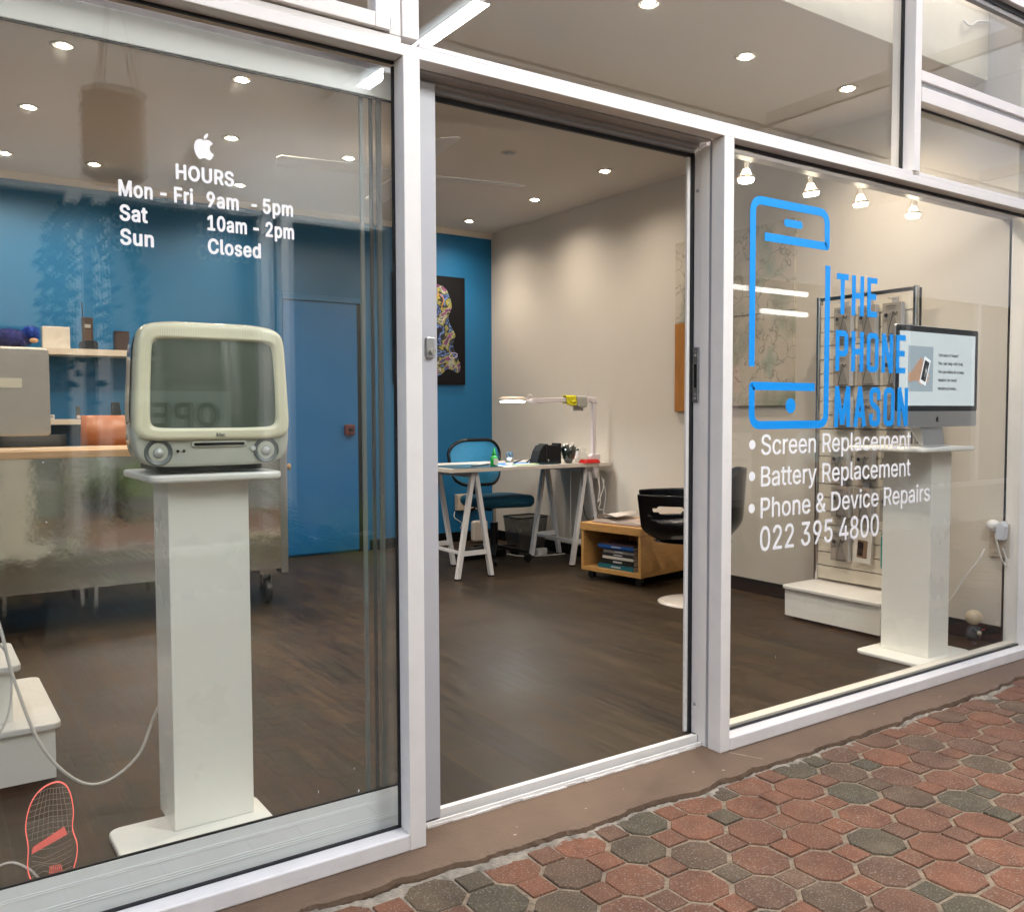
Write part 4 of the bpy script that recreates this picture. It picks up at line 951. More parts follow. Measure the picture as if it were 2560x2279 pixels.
word("THE", 1.792, 2.047, 1.519, .153, pane_r)
word("PHONE", 1.790, 2.246, 1.305, .154, pane_r)
word("MASON", 1.787, 2.269, 1.092, .155, pane_r)
vt("Screen Replacement", 1.375, 2.296, 1.0, .070, .0, par=pane_r)
vt("Battery Replacement", 1.375, 2.297, .8875, .070, .0, par=pane_r)
vt("Phone & Device Repairs", 1.375, 2.443, .775, .071, .0, par=pane_r)
vt("022 395 4800", 1.373, 2.083, .657, .086, .0, par=pane_r)
for z in (1.036, .925, .812):
    lg = MB()
    lg.prism([(1.328 + .0165 * math.cos(R(a)), z + .0165 * math.sin(R(a))) for a in range(0, 360, 15)], 1, Y0, Y0 + .0008)
    lg.build("bullet", VW, pane_r)

for k_, (x_, z_, w_, h_, par_) in enumerate(((-.287, .195, .0012, .008, pane_l), (-.177, .171, .004, .006, pane_l), (-.188, .232, .0015, .004, pane_l), (1.465, .262, .0014, .009, pane_r), (-.886, 1.05, .004, .002, pane_l), (-.883, .923, .003, .002, pane_l), (-.879, .859, .003, .002, pane_l))):
    f_ = MB(); f_.prism([(x_ - w_ / 2, z_ - h_ / 2), (x_ + w_ / 2, z_ - h_ / 2.6), (x_ + w_ / 3, z_ + h_ / 2), (x_ - w_ / 3, z_ + h_ / 2.4)], 1, .0543, .0549)
    f_.build("paint_fleck", VW, par_)

# ================================================================== SLIDING DOOR LEAF
sd = thing("sliding_door", "glazed sliding door slid open behind the left window, edge stile with lock in the doorway", "door")
DG = mat("door_rail_paint", (.90, .92, .90), .35, noise=.05, nscale=6)
B(.012, .087, .090, .1035, .018, 2.038).build("stile", mat("stile_paint", (.50, .50, .52), .35), sd, bevel=.002)
B(-2.2, .0115, .090, .1035, 1.969, 2.038).build("top_rail", DG, sd, bevel=.002)
rr = MB(); rr.box(-2.2, .0115, .090, .1035, .020, .140)
for z in (.06, .066, .072, .108, .113):
    rr.box(-2.2, .0115, .0890, .0902, z, z + .002)
rr.build("bottom_rail", DG, sd)
B(-2.2, .0115, .0915, .096, .1405, .1455).build("glazing_bead", GASKET, sd)
B(-2.2, .0115, .0915, .096, 1.9635, 1.9685).build("glazing_bead", GASKET, sd)
B(-2.2, .0115, .0965, .1015, .141, 1.968).build("glass", G_LEFT, sd)
B(-.128, -.119, .1050, .115, .031, 1.99).build("thin_upright", mat("stile_inner", (.20, .22, .22), .5), sd)  # three thin upright bars in differing grey tones
B(-.100, -.093, .1050, .115, .031, 1.99).build("thin_upright", mat("stile_inner_dark", (.05, .055, .055), .5), sd)
B(-.080, -.068, .1050, .115, .031, 1.99).build("thin_upright", MATS["stile_inner"], sd)
lk = MB(); lk.prism(rrect(.050, .075, 1.300, 1.356, .003), 1, .082, .0898)
lko = lk.build("lock_plate", STEELB, sd, bevel=.0015)
lk = MB(); lk.tube([(.066, .082, 1.318), (.066, .073, 1.318)], .0085, 18); lk.box(.0652, .0668, .0722, .0735, 1.313, 1.323)
lk.build("lock_cylinder", CHROME, lko)

# ================================================================== DOWNLIGHTS
EM = mat("lamp_glow", (1, .9, .75), emit=(1, .88, .70), es=12)
RING = mat("lamp_ring", (.62, .56, .48), .35)
DLP = [
    (-.518, 2.247, "nearest the glass at the far left of the left window"),
    (.239, 2.211, "upper middle of the left window, right of the white pennant reflection"),
    (-.551, 3.192, "second from the front along the left edge"),
    (.468, 3.136, "just above and right of the apple logo"),
    (1.191, 3.138, "above the fan blade near the right of the left window"),
    (-.088, 4.150, "near the blue wall, left of the word HOURS"),
    (-.581, 4.186, "near the blue wall at the very left edge of the photo"),
    (.834, 4.157, "near the blue wall, right beside the word HOURS"),
    (2.708, 2.488, "first lit one along the cream wall seen through the doorway"),
    (2.781, 3.375, "middle one of the three along the cream wall in the doorway"),
    (2.762, 4.274, "in the far corner above the poster and blue wall"),
    (1.300, .560, "at the top edge of the photo above the doorway"),
    (2.011, .699, "in the middle of the transom pane above the doorway"),
    (2.733, .688, "rightmost in the transom pane above the doorway"),
    (-1.30, 2.25, "hidden beyond the left edge of the photo"),
    (-1.30, 3.6, "second one hidden beyond the left edge of the photo"),
]


def downlight(x, y, lit, label):
    t_ = thing("downlight", label, "ceiling light", (x, y, CZ), 0, "recessed downlights in the shop ceiling" if lit else None)
    MB().lathe([(.052, -.001), (.052, -.003), (.042, -.0055), (.036, -.005), (.034, -.0012), (.046, -.001)], n=32).build("trim_ring", RING, t_)
    if lit:
        M = Matrix.Rotation(R(12), 4, 'Y')
        MB().lathe([(0, -.006), (.024, -.0065), (.027, -.004), (.027, 0)], n=24, M=M).build("lamp", EM, t_)
    else:
        MB().lathe([(0, -.004), (.030, -.006), (.034, -.002)], n=24).build("lamp", FRAME_G, t_)
    return t_


dl0 = None
for i, (x, y, lab) in enumerate(DLP):
    lab = "lit recessed downlight " + lab
    if dl0 is None:
        dl0 = downlight(x, y, True, lab); o = dl0
    else:
        o = copy_tree(dl0); o.location = (x, y, CZ); o["label"] = lab
    ld = bpy.data.lights.new("downlight_beam", 'SPOT')
    ld.energy = 5.8; ld.spot_size = R(100 if i == 10 else 150); ld.spot_blend = .8 if i == 10 else 1; ld.specular_factor = .3; ld.color = (1, .87, .72); ld.shadow_soft_size = .03
    if i in (5, 6, 7, 15):
        ld.energy *= .45
    lo = bpy.data.objects.new("beam", ld)
    col.objects.link(lo); lo.parent = o; lo.location = (0, 0, -.02)
    if i in (8, 9):
        lo.rotation_euler = (0, R(24), 0)
downlight(1.963, 2.498, False, "unlit recessed downlight in the ceiling seen near the top of the doorway")

# ceiling fan
fan = thing("ceiling_fan", "white ceiling fan with thin blades partly hidden behind the left mullion", "fan", (1.17, 2.32, 2.45))
FW = mat("fan_white", (.80, .76, .70), .4)
MB().lathe([(0, -.07), (.06, -.065), (.085, -.03), (.085, .03), (.05, .06), (0, .065)], n=28).build("motor", FW, fan)
MB().tube([(0, 0, .06), (0, 0, .28)], .013, 12).build("down_rod", FW, fan)
for k, a in enumerate((-10, 80, 170, 260)):
    M = Matrix.Rotation(R(a), 4, 'Z') @ Matrix.Rotation(R(9), 4, 'X')
    MB().prism([(.08, -.035), (.25, -.055), (.62, -.068), (.69, -.055), (.70, .02), (.68, .05), (.25, .05), (.08, .03)], 2, -.003, .003).xform(M).build("blade", FW, fan, bevel=.001)

# ================================================================== PEDESTALS
def pedestal(name, label, cx, cyy, wx, wy, bx0, bx1, by0, by1, tx0, tx1, ty0, ty1, m):
    t_ = thing(name, label, "pedestal", (cx, cyy, FL))
    B(-wx / 2, wx / 2, -wy / 2, wy / 2, .0185, .945).build("column", m, t_, bevel=.002)
    p = MB(); p.prism([(x - cx, y - cyy) for x, y in rrect(bx0, bx1, by0, by1, .035)], 2, 0, .018)
    p.build("base_plate", m, t_, bevel=.005)
    p = MB(); p.prism([(x - cx, y - cyy) for x, y in rrect(tx0, tx1, ty0, ty1, .03)], 2, .9455, .965)
    p.build("top_plate", m, t_, bevel=.006)
    return t_


PEDM = mat("pedestal_laminate", (.88, .87, .81), .28, noise=.03, nscale=2, rn=.04)
pedestal("display_pedestal", "tall white display pedestal carrying the old bulbous computer in the left window", -.4605, .44, .211, .165,
         -.713, -.318, .14, .475, -.62, -.275, .30, .66, PEDM)
pedestal("display_pedestal", "tall white display pedestal carrying the thin flat screen computer in the right window", 2.70, .27, .160, .235,
         2.50, 2.92, .115, .445, 2.43, 2.86, .08, .46, PEDM)

# ================================================================== OLD CRT COMPUTER
CREAM = mat("ivory_plastic", (.95, .91, .67), .22, noise=.03, nscale=3, coat=.6)
# fine vertical pinstripes moulded in the ivory bezel
t = CREAM.node_tree; b = t.nodes["Principled BSDF"]
wv = t.nodes.new("ShaderNodeTexWave"); wv.inputs['Scale'].default_value = 75; wv.bands_direction = 'X'
tcc = t.nodes.new("ShaderNodeTexCoord"); t.links.new(tcc.outputs['Object'], wv.inputs['Vector'])
bp = t.nodes.new("ShaderNodeBump"); bp.inputs['Strength'].default_value = .25; bp.inputs['Distance'].default_value = .001
t.links.new(wv.outputs[1], bp.inputs['Height']); t.links.new(bp.outputs[0], b.inputs['Normal'])
SMOKE = mat("smoky_plastic", (.62, .64, .56), .18, coat=.7, noise=.15, nscale=6)
SMOKED = mat("dark_smoky_plastic", (.045, .05, .045), .16, coat=.8)
CRT = mat("crt_glass", (.085, .11, .085), .06, coat=1.0, spec=.8)
crt = thing("old_computer", "old ivory and grey bulbous computer with a curved dark screen, on the left pedestal", "computer", (-.455, .31, 1.0))


def trap(p, z0, z1, top, bot):
    """narrow x towards the top"""
    x, z = p
    t_ = (z - z0) / (z1 - z0)
    return (x * (bot + (top - bot) * t_), z)


def sup(hw, z0, z1, n=64, e=6., et=None):
    pts = []
    cz, hz = (z0 + z1) / 2, (z1 - z0) / 2
    for k in range(n):
        a = 2 * math.pi * (k + .5) / n
        c_, s_ = math.cos(a), math.sin(a)
        x = hw * abs(c_) ** (2 / e) * (1 if c_ > 0 else -1)
        z = cz + hz * abs(s_) ** (2 / e) * (1 if s_ > 0 else -1)
        if z > cz:
            z += -.010 * (x / hw) ** 2 * ((z - cz) / hz)      # crown of the top edge
        t_ = (z - z0) / (z1 - z0)
        x *= 1.0 - .085 * t_
        pts.append((x, z))
    return pts


def loft(mb, rings, smooth=True, cap0=False, cap1=False):
    n = len(rings[0])
    vs = [v for r_ in rings for v in r_]
    fs = []
    for i in range(len(rings) - 1):
        for k in range(n):
            fs.append((i * n + k, i * n + (k + 1) % n, (i + 1) * n + (k + 1) % n, (i + 1) * n + k))
    if cap0:
        fs.append(tuple(range(n))[::-1])
    if cap1:
        fs.append(tuple((len(rings) - 1) * n + k for k in range(n)))
    mb.add(vs, fs, smooth)


# grey case: full outline, deep tapering back
cs_ = MB()
rings = []
for y, hw, z0, z1 in ((.006, .197, .022, .20), (.0, .199, .020, .30), (.004, .2025, .0155, .384), (.03, .205, .014, .386), (.12, .20, .02, .382), (.22, .175, .04, .36), (.32, .13, .07, .32), (.37, .08, .10, .27)):
    rings.append([(x, y, z) for x, z in sup(hw, z0, z1 if y > .002 or y == 0 else .386, e=6.5)])
rings[0] = [(x, .0010, z) for x, z in sup(.190, .026, .376, e=6.5)]
rings[1] = [(x, .0018, z) for x, z in sup(.198, .018, .382, e=6.5)]
loft(cs_, rings, cap0=True, cap1=True)
cs_.build("case", SMOKE, crt)
# dark side shell
ds = MB(); rings = []
for y, hw, z0, z1 in ((.045, .2062, .085, .3875), (.12, .2015, .085, .3835), (.22, .1765, .09, .3615), (.32, .1315, .10, .3215)):
    rings.append([(x, y, z) for x, z in sup(hw, z0, z1, e=6.5)])
loft(ds, rings)
ds.build("back_shell", SMOKED, crt)
# ivory bezel: rounded outer outline to rectangular screen opening
n = 64
def inner(hw0, hw1, z0, z1, r_):
    base = rrect(-1, 1, 0, 1, .05, 8)
    pts = []
    for k in range(n):
        a = 2 * math.pi * (k + .5) / n
        c_, s_ = math.cos(a), math.sin(a)
        e = 14
        x = abs(c_) ** (2 / e) * (1 if c_ > 0 else -1); z = .5 + .5 * abs(s_) ** (2 / e) * (1 if s_ > 0 else -1)
        hw = hw0 + (hw1 - hw0) * z
        pts.append((x * hw, z0 + z * (z1 - z0)))
    return pts
bz = MB()
o0 = sup(.2035, .080, .3885, e=9); o1 = sup(.2010, .083, .3860, e=9); o2 = sup(.192, .092, .377, e=9)
rings = [[(x, .030, z) for x, z in o0], [(x, .006, z) for x, z in o0], [(x, -.004, z) for x, z in o1], [(x, -.0105, z) for x, z in sup(.1975, .0865, .3825, e=9)], [(x, -.0125, z) for x, z in o2], [(x, -.0130, z) for x, z in sup(.186, .097, .369, e=11)],
         [(x, -.0132, z) for x, z in inner(.171, .162, .106, .349, 0)], [(x, -.0135, z) for x, z in inner(.169, .160, .108, .347, 0)], [(x, -.010, z) for x, z in inner(.166, .157, .111, .344, 0)], [(x, -.008, z) for x, z in inner(.164, .155, .113, .342, 0)], [(x, .0005, z) for x, z in inner(.160, .151, .117, .338, 0)]]
loft(bz, rings)
bz.build("bezel", CREAM, crt)
# screen: bulging grid
scn = MB(); N = 14; vs = []
for i in range(N + 1):
    for k in range(N + 1):
        u, v = i / N * 2 - 1, k / N * 2 - 1
        vs.append((u * (.163 - .005 * v), -.0010 - .0105 * (1 - u * u * .5 - v * v * .5), .2275 + v * .113))
scn.add(vs, [(i * (N + 1) + k, (i + 1) * (N + 1) + k, (i + 1) * (N + 1) + k + 1, i * (N + 1) + k + 1) for i in range(N) for k in range(N)], True)
so_ = scn.build("screen", CRT, crt)
MB().prism(rrect(-.158, -.141, .322, .336, .001), 1, -.0025, .004).build("sticker", mat("pale_sticker", (.35, .36, .33), .5), so_)
# speakers
for sx in (-.142, .135):
    s_ = MB()
    M = Matrix.Rotation(R(90), 4, 'X')
    s_.lathe([(.0335, -.004), (.035, .002), (.032, .005), (.030, .002), (.020, -.001), (0, -.004)], (sx, .001, .054), 32, M=M)
    so2 = s_.build("speaker", mat("speaker_grille", (.13, .15, .145), .35, coat=.6), crt)
    MB().lathe([(.013, 0), (.010, .004), (0, .006)], (sx, .0, .052), 20, M=M).build("speaker_cone", mat("speaker_cone", (.5, .52, .5), .2, coat=1), so2)
s_ = MB(); s_.prism(rrect(-.062, .082, .064, .081, .008), 1, -.004, .004); s_.build("slot_surround", SMOKE, crt, bevel=.003)
s_ = MB(); s_.prism(rrect(-.055, .075, .069, .076, .003), 1, -.0055, -.003); s_.build("disc_slot", BLACK, crt)
s_ = MB(); s_.tube([(.099, .002, .059), (.099, -.004, .059)], .0065, 20); s_.build("power_button", mat("button_white", (.8, .8, .76), .25), crt)
s_ = MB()
for x in (-.095, -.080):
    s_.tube([(x, .002, .056), (x, -.003, .056)], .0035, 12)
s_.build("headphone_socket", BLACK, crt)
text("badge", "iMac", -.002, .022, .092, .0095, mat("badge_grey", (.05, .05, .04), .4), crt, y=-.0152, bold=0)
ft = MB(); ft.prism(rrect(-.135, .145, .03, .28, .04), 2, .001, .017); ft.build("foot", BLACK, crt, bevel=.003)

# ================================================================== FLAT SCREEN COMPUTER
im = thing("flat_screen_computer", "thin aluminium desktop computer showing a phone repair advert, on the right pedestal", "computer", (2.652, .15, 1.0))
s_ = MB(); s_.prism(rrect(-.325, .325, .082, .520, .012), 1, 0, .010); s_.build("body", ALU, im, bevel=.002)
rings = [[(x, .010, z) for x, z in rrect(-.32, .32, .09, .512, .012)], [(x * .75, .035, .3 + (z - .3) * .75) for x, z in rrect(-.32, .32, .09, .512, .012)]]
s_ = MB(); loft(s_, rings, cap1=True); s_.build("rear_cover", ALU, im)
s_ = MB(); s_.prism(rrect(-.323, .323, .152, .518, .011), 1, -.0015, -.0002); s_.build("bezel", BLACK, im)
SCR = mat("screen_grey", (.1, .1, .1), .12, emit=(.50, .56, .58), es=.22)
s_ = B(-.298, .298, -.0022, -.0016, .176, .493).build("screen", SCR, im)
PIC = mat("screen_picture", (.05, .05, .05), .15, emit=(.30, .37, .42), es=.2)
B(-.235, -.045, -.0028, -.0023, .237, .432).build("picture", PIC, s_)
SKIN = mat("screen_skin", (.1, .06, .04), .3, emit=(.33, .20, .13), es=.24)
hd = MB()
hd.prism([(-.235, .285), (-.215, .275), (-.185, .285), (-.165, .283), (-.135, .262), (-.118, .300), (-.105, .345), (-.135, .385), (-.155, .372), (-.180, .350), (-.205, .322), (-.235, .315)], 1, -.0033, -.0029)
hd.prism([(-.090, .275), (-.078, .277), (-.082, .292), (-.095, .290)], 1, -.0033, -.0029)
hd.prism([(-.084, .298), (-.072, .300), (-.076, .314), (-.09, .312)], 1, -.0033, -.0029)
hd.build("picture_hand", SKIN, s_)
ph = MB(); ph.prism([(-.150, .278), (-.103, .262), (-.065, .372), (-.112, .390)], 1, -.0038, -.0034)
ph.build("picture_phone", mat("screen_white", (.1, .1, .1), .3, emit=(.66, .68, .7), es=.25), s_)
ph = MB(); ph.prism([(-.140, .290), (-.106, .278), (-.076, .362), (-.110, .374)], 1, -.0043, -.0039)
ph.build("picture_glass", mat("screen_dark", (.02, .02, .02), .3, noise=.5, nscale=90), s_)
ck = MB()
for i in range(11):
    a = (-.108 + random.uniform(-.012, .012), .326 + random.uniform(-.02, .02)); th = random.uniform(0, 6.28); L_ = random.uniform(.012, .03)
    stroke(ck, [a, (a[0] + L_ * .5 * math.cos(th), a[1] + L_ * math.sin(th))], .0008, -.0047, -.0044)
ck.build("picture_cracks", MATS["screen_white"], s_)
INK = mat("screen_ink", (.015, .015, .018), .5)
for body, x1, z in (("Got one of these?", .160, .392), ("We can help with that.", .200, .356), ("We specialise in screen", .205, .319), ("repairs for most", .147, .283), ("modern phones...", .155, .246)):
    text("screen_text", body, -.003, x1 - .0, z, .0135, INK, s_, y=-.0026, bold=.012)
apple("logo", -.012, .104, .025, .030, -.0006, -.0001, BLACK, im)
s_ = MB(); s_.prism([(.012, .001), (.030, .001), (.12, .14), (.11, .15), (.03, .13)], 0, -.085, .085)
s_.build("stand", ALU, im, bevel=.003)
B(-.09, .09, -.01, .16, -.0345, -.0295).build("stand_foot", ALU, im, bevel=.002)
im.location.z = 1.0
for c in im.children:
    if c.name.startswith("stand_foot"):
        c.location.z = .031

# ================================================================== LEFT WINDOW SMALL THINGS
st = thing("stepped_plinth", "low white two-tier display step cut by the left edge of the photo", "display step", (-1.1, 1.2, FL))
B(-.25, .325, -.27, .27, .02, .17).build("lower_box", PEDM, st)
s_ = MB(); s_.prism(rrect(-.28, .342, -.285, .29, .03), 2, .1705, .192); s_.build("lower_top", WHITEP, st, bevel=.005)
B(-.25, .22, -.20, .10, .1925, .345).build("upper_box", PEDM, st)
s_ = MB(); s_.prism(rrect(-.28, .245, -.22, .115, .03), 2, .3455, .367); s_.build("upper_top", WHITEP, st, bevel=.005)
B(-.20, .28, -.2, .2, .0005, .0195).build("plinth_foot", BLACKM, st)
(cable("power_cord", [(-1.0, .8, .95), (-.955, .75, .70), (-.925, .7, .56), (-.899, .7, .428), (-.839, .7, .234), (-.755, .7, .116), (-.675, .7, .091), (-.586, .7, .149), (-.543, .68, .262), (-.50, .58, .42), (-.46, .535, .55)], .0045, CORD, crt))
(cable("power_cord", [(-1.05, .72, .62), (-.93, .7, .53), (-.905, .7, .42), (-.93, .7, .30), (-1.02, .7, .20)], .0028, CORD, crt))
tag(cable("charging_lead", [(-1.05, .35, .045), (-.96, .34, .085), (-.915, .32, .07), (-.89, .30, .045), (-.86, .30, .036)], .003, CORD),
    "short white lead running to the clear acrylic panel at lower left", "cord")
acr = thing("acrylic_lamp", "clear acrylic night light panel with glowing red edge standing inside the left window", "lamp", (-.871, .255, FL), R(-8))
REDL = mat("red_edge_glow", (.5, .05, .04), .4, emit=(1, .20, .17), es=.19)
REDD = mat("red_etching", (.4, .06, .05), .5, emit=(.8, .18, .15), es=.12)
PALE = mat("pale_etching", (.45, .38, .33), .6)
out = [(-.034, .012), (-.048, .06), (-.046, .115), (-.050, .16), (-.044, .20), (-.030, .232), (-.008, .252), (.018, .258), (.036, .246), (.046, .218), (.050, .18), (.047, .14), (.056, .10), (.052, .06), (.036, .012)]
outs = [tuple(v) for v in smooth_path([Vector(p) for p in out], 4)]
MB().prism(outs, 1, -.002, .002).build("panel", G_CLEAR, acr)
e_ = MB(); stroke(e_, outs, .0020, -.0026, .0026); e_.build("glowing_edge", REDL, acr)
gr = MB()
for k in range(9):
    z = .135 + k * .0135
    h = [p[0] for p in outs if abs(p[1] - z) < .012]
    if h:
        stroke(gr, [(min(h) + .003, z - .004), (0, z + .004), (max(h) - .003, z)], .0007, -.0032, -.0027)
for k in range(8):
    x = -.038 + k * .011
    stroke(gr, [(x, .13), (x * .85 + .002, .19), (x * .55 + .006, .247)], .0007, -.0032, -.0027)
for k in range(7):
    z = .03 + k * .013
    stroke(gr, [(-.04, z), (-.015, z + .012 * math.sin(k)), (.012, z - .004), (.044, z + .008)], .0007, -.0032, -.0027)
gr.build("etched_grid", PALE, acr)
gr = MB()
gr.prism([(-.040, .098), (-.036, .115), (.030, .150), (.036, .130)], 1, -.0036, -.0033)
for k in range(7):
    gr.prism([(-.006 + k * .0055, .022), (-.0035 + k * .0055, .022), (-.001 + k * .0035, .062), (-.003 + k * .0035, .062)], 1, -.0036, -.0033)
gr.build("etched_pattern", REDD, acr)
B(-.045, .045, -.02, .02, 0, .014).build("lamp_base", BLACK, acr, bevel=.003)

# ================================================================== COUNTER AND THINGS ON IT
ctr = thing("steel_counter", "steel fronted service counter with pale timber top on castors behind the left window", "counter", (-.7, 3.4, FL))
B(-1.5, 1.44, -.35, .30, .895, .935).build("timber_top", PINE, ctr, bevel=.003)
B(-1.5, 1.40, -.33, .28, .205, .8945).build("steel_front", STEEL, ctr)
B(1.4005, 1.445, -.33, .28, .175, .8945).build("end_panel", STEELB, ctr, bevel=.002)
for x in (-.4, 1.33):
    w_ = MB(); w_.tube([(x - .016, -.26, .072), (x + .016, -.26, .072)], .072, 26)
    wo = w_.build("castor_wheel", mat("castor_rubber", (.02, .02, .02), .4), ctr, bevel=.01)
    w_ = MB(); w_.tube([(x - .019, -.26, .072), (x + .019, -.26, .072)], .035, 18); w_.build("castor_hub", CHROME, wo)
    w_ = MB(); w_.bar((x - .026, -.26, .07), (x - .026, -.25, .175), .004, .05); w_.bar((x + .026, -.26, .07), (x + .026, -.25, .175), .004, .05); w_.box(x - .05, x + .05, -.30, -.18, .172, .2045)
    w_.build("castor_fork", CHROME, wo)
w_ = MB(); w_.tube([(1.446, -.25, .80), (1.48, -.25, .80)], .012, 12); w_.tube([(1.48, -.25, .80), (1.492, -.25, .80)], .020, 14); w_.build("knob", mat("brass_knob", (.4, .25, .1), .3, metal=1), ctr)

mo_ = thing("counter_monitor", "back of a silver desktop computer standing on the counter at far left", "computer", (-.82, 3.25, .965))
s_ = MB(); s_.prism(rrect(-.32, .335, .075, .535, .02), 1, -.02, .0); s_.build("rear_cover", mat("silver_back", (.45, .43, .40), .42, metal=.7, noise=.12, nscale=4), mo_, bevel=.008)
s_ = MB(); s_.prism(rrect(-.12, .205, .325, .375, .004), 1, -.0235, -.0205); s_.build("paper_strip", mat("paper_strip", (.6, .58, .5), .6), mo_)
s_ = MB(); s_.prism([(-.10, .0), (.02, .0), (.02, .01), (-.02, .3), (-.03, .3)], 0, -.08, .08); s_.xform(Matrix.Translation((0, -.0, .001))); s_.build("stand", MATS["silver_back"], mo_)


def stool(name, label, x, y, m, h0, h1, wd, rz=0):
    t_ = thing(name, label, "chair", (x, y, FL), rz)
    s2 = MB()
    pts = []
    N_ = 9
    vs = []
    for i in range(N_):
        u = i / (N_ - 1) * 2 - 1
        for z in (h0, (h0 + h1) / 2, h1):
            taper = 1 - .06 * (z - h0) / (h1 - h0)
            vs.append((u * wd / 2 * taper, .0 - .05 * (1 - u * u) + .03 * (z - h0), z))
    nv = len(vs)
    vs += [(a, b_ + .012, c) for a, b_, c in vs]
    fs = []
    for i in range(N_ - 1):
        for k in range(2):
            a = i * 3 + k
            fs.append((a, a + 1, a + 4, a + 3)); fs.append((nv + a, nv + a + 3, nv + a + 4, nv + a + 1))
    for i in range(N_ - 1):
        fs.append((i * 3, i * 3 + 3, nv + i * 3 + 3, nv + i * 3)); fs.append((i * 3 + 2, nv + i * 3 + 2, nv + i * 3 + 5, i * 3 + 5))
    for k in range(2):
        fs.append((k, nv + k, nv + k + 1, k + 1)); a = (N_ - 1) * 3 + k; fs.append((a, a + 1, nv + a + 1, nv + a))
    s2.add(vs, fs, True); s2.build("backrest", m, t_)
    s2 = MB(); s2.prism(rrect(-wd / 2, wd / 2, -.42, -.03, .08), 2, h0 - .09, h0 - .06); s2.build("seat", m, t_, bevel=.01)
    for sx, sy in ((-1, -.38), (1, -.38), (-1, -.06), (1, -.06)):
        MB().bar((sx * wd * .42, sy, h0 - .09), (sx * wd * .5, sy * 1.05, 0), .02).build("leg", CHROME, t_)
    return t_


stool("plywood_chair", "orange brown plywood chair back showing above the counter beside the old computer", -.06, 3.95, PLY, .82, 1.115, .36)
stool("black_chair", "black rounded chair back just visible below the silver monitor", -.50, 4.0, BLACKM, .78, 1.0, .40)

# wall shelves
sh1 = B(-1.9, .42, 4.38, WY - .002, 1.540, 1.580).build("wall_shelf", mat("shelf_white", (.62, .55, .46), .5)); tag(sh1, "upper white floating shelf on the blue wall, with a toy and a retro phone", "shelf")
sh2 = B(-1.2, .42, 4.42, WY - .002, 1.085, 1.120).build("wall_shelf", MATS["shelf_white"]); tag(sh2, "lower white floating shelf on the blue wall above the orange chair", "shelf")
bx = MB(); bx.prism(rrect(-.375, -.213, 1.5805, 1.722, .004), 1, 4.43, 4.50)
tag(bx.build("white_box", mat("box_white", (.60, .56, .50), .5), bevel=.003), "white square box on the upper shelf between the blue toy and retro phone", "box")
rp = thing("retro_phone", "black brick-shaped retro mobile phone with antenna on the upper wall shelf", "phone", (-.098, 4.48, 1.5805))
s_ = MB(); s_.prism([(-.055, 0), (.058, 0), (.055, .05), (.04, .06), (-.04, .06), (-.052, .05)], 1, -.04, .03); s_.build("cradle", BLACK, rp, bevel=.003)
s_ = MB(); s_.prism(rrect(-.036, .030, .055, .215, .008), 1, -.025, .025); hb = s_.build("handset", mat("phone_brown", (.035, .02, .012), .4), rp, bevel=.003)
B(-.022, .014, -.027, -.0255, .145, .168).build("display", mat("lcd_pale", (.35, .33, .3), .4), hb)
s_ = MB()
for i in range(3):
    for k in range(5):
        s_.box(-.022 + i * .0135, -.012 + i * .0135, -.0275, -.0255, .065 + k * .0145, .074 + k * .0145)
s_.build("keypad", mat("key_brown", (.14, .07, .035), .5), hb)
MB().tube([(-.028, 0, .213), (-.032, 0, .315)], .0035, 8).build("antenna", BLACK, rp)
dkb = B(.07, .16, 4.47, 4.55, 1.5805, 1.715).build("dark_box", mat("dark_brown_box", (.03, .012, .008), .5)); tag(dkb, "dark brown box on the upper shelf just left of the old computer", "box")
# blue furry toy
ty = thing("furry_toy", "blue furry monster-like plush toy lying on the upper wall shelf", "toy", (-.50, 4.47, 1.5805))
FUR = mat("blue_fur", (.03, .035, .20), .9, noise=.6, nscale=30, bump=1, bscale=60)


def fuzzy(mb, c, rad, n=500, l=.014):
    c = Vector(c)
    for i in range(n):
        z = random.uniform(-1, 1); a = random.uniform(0, 6.283); q_ = math.sqrt(1 - z * z)
        d = Vector((q_ * math.cos(a), q_ * math.sin(a), z))
        p = c + Vector((d.x * rad[0], d.y * rad[1], d.z * rad[2]))
        s_v = d.orthogonal().normalized() * .003
        tip = p + (d + Vector((random.uniform(-.6, .6), random.uniform(-.6, .6), random.uniform(-.9, .2)))) * l
        mb.add([p - s_v, p + s_v, tip], [(0, 1, 2)])


def ell(mb, c, rad, n=20):
    prof = [(math.sin(math.pi * i / 12), -math.cos(math.pi * i / 12)) for i in range(13)]
    M = Matrix.Diagonal((rad[0], rad[1], rad[2], 1))
    mb.lathe([(max(r_, 0), z) for r_, z in prof], c, n, M=M)


s_ = MB(); ell(s_, (-.06, 0, .058), (.13, .06, .058)); fuzzy(s_, (-.06, 0, .058), (.13, .06, .058), 900); s_.build("body", FUR, ty)
s_ = MB(); ell(s_, (.062, -.01, .095), (.045, .045, .043)); fuzzy(s_, (.062, -.01, .095), (.045, .045, .043), 500); s_.build("head", mat("bright_blue_fur", (.01, .05, .32), .9, bump=1, bscale=60), ty)
s_ = MB(); ell(s_, (.075, -.05, .045), (.026, .015, .016)); s_.build("paw", mat("tan_felt", (.45, .28, .16), .9), ty)
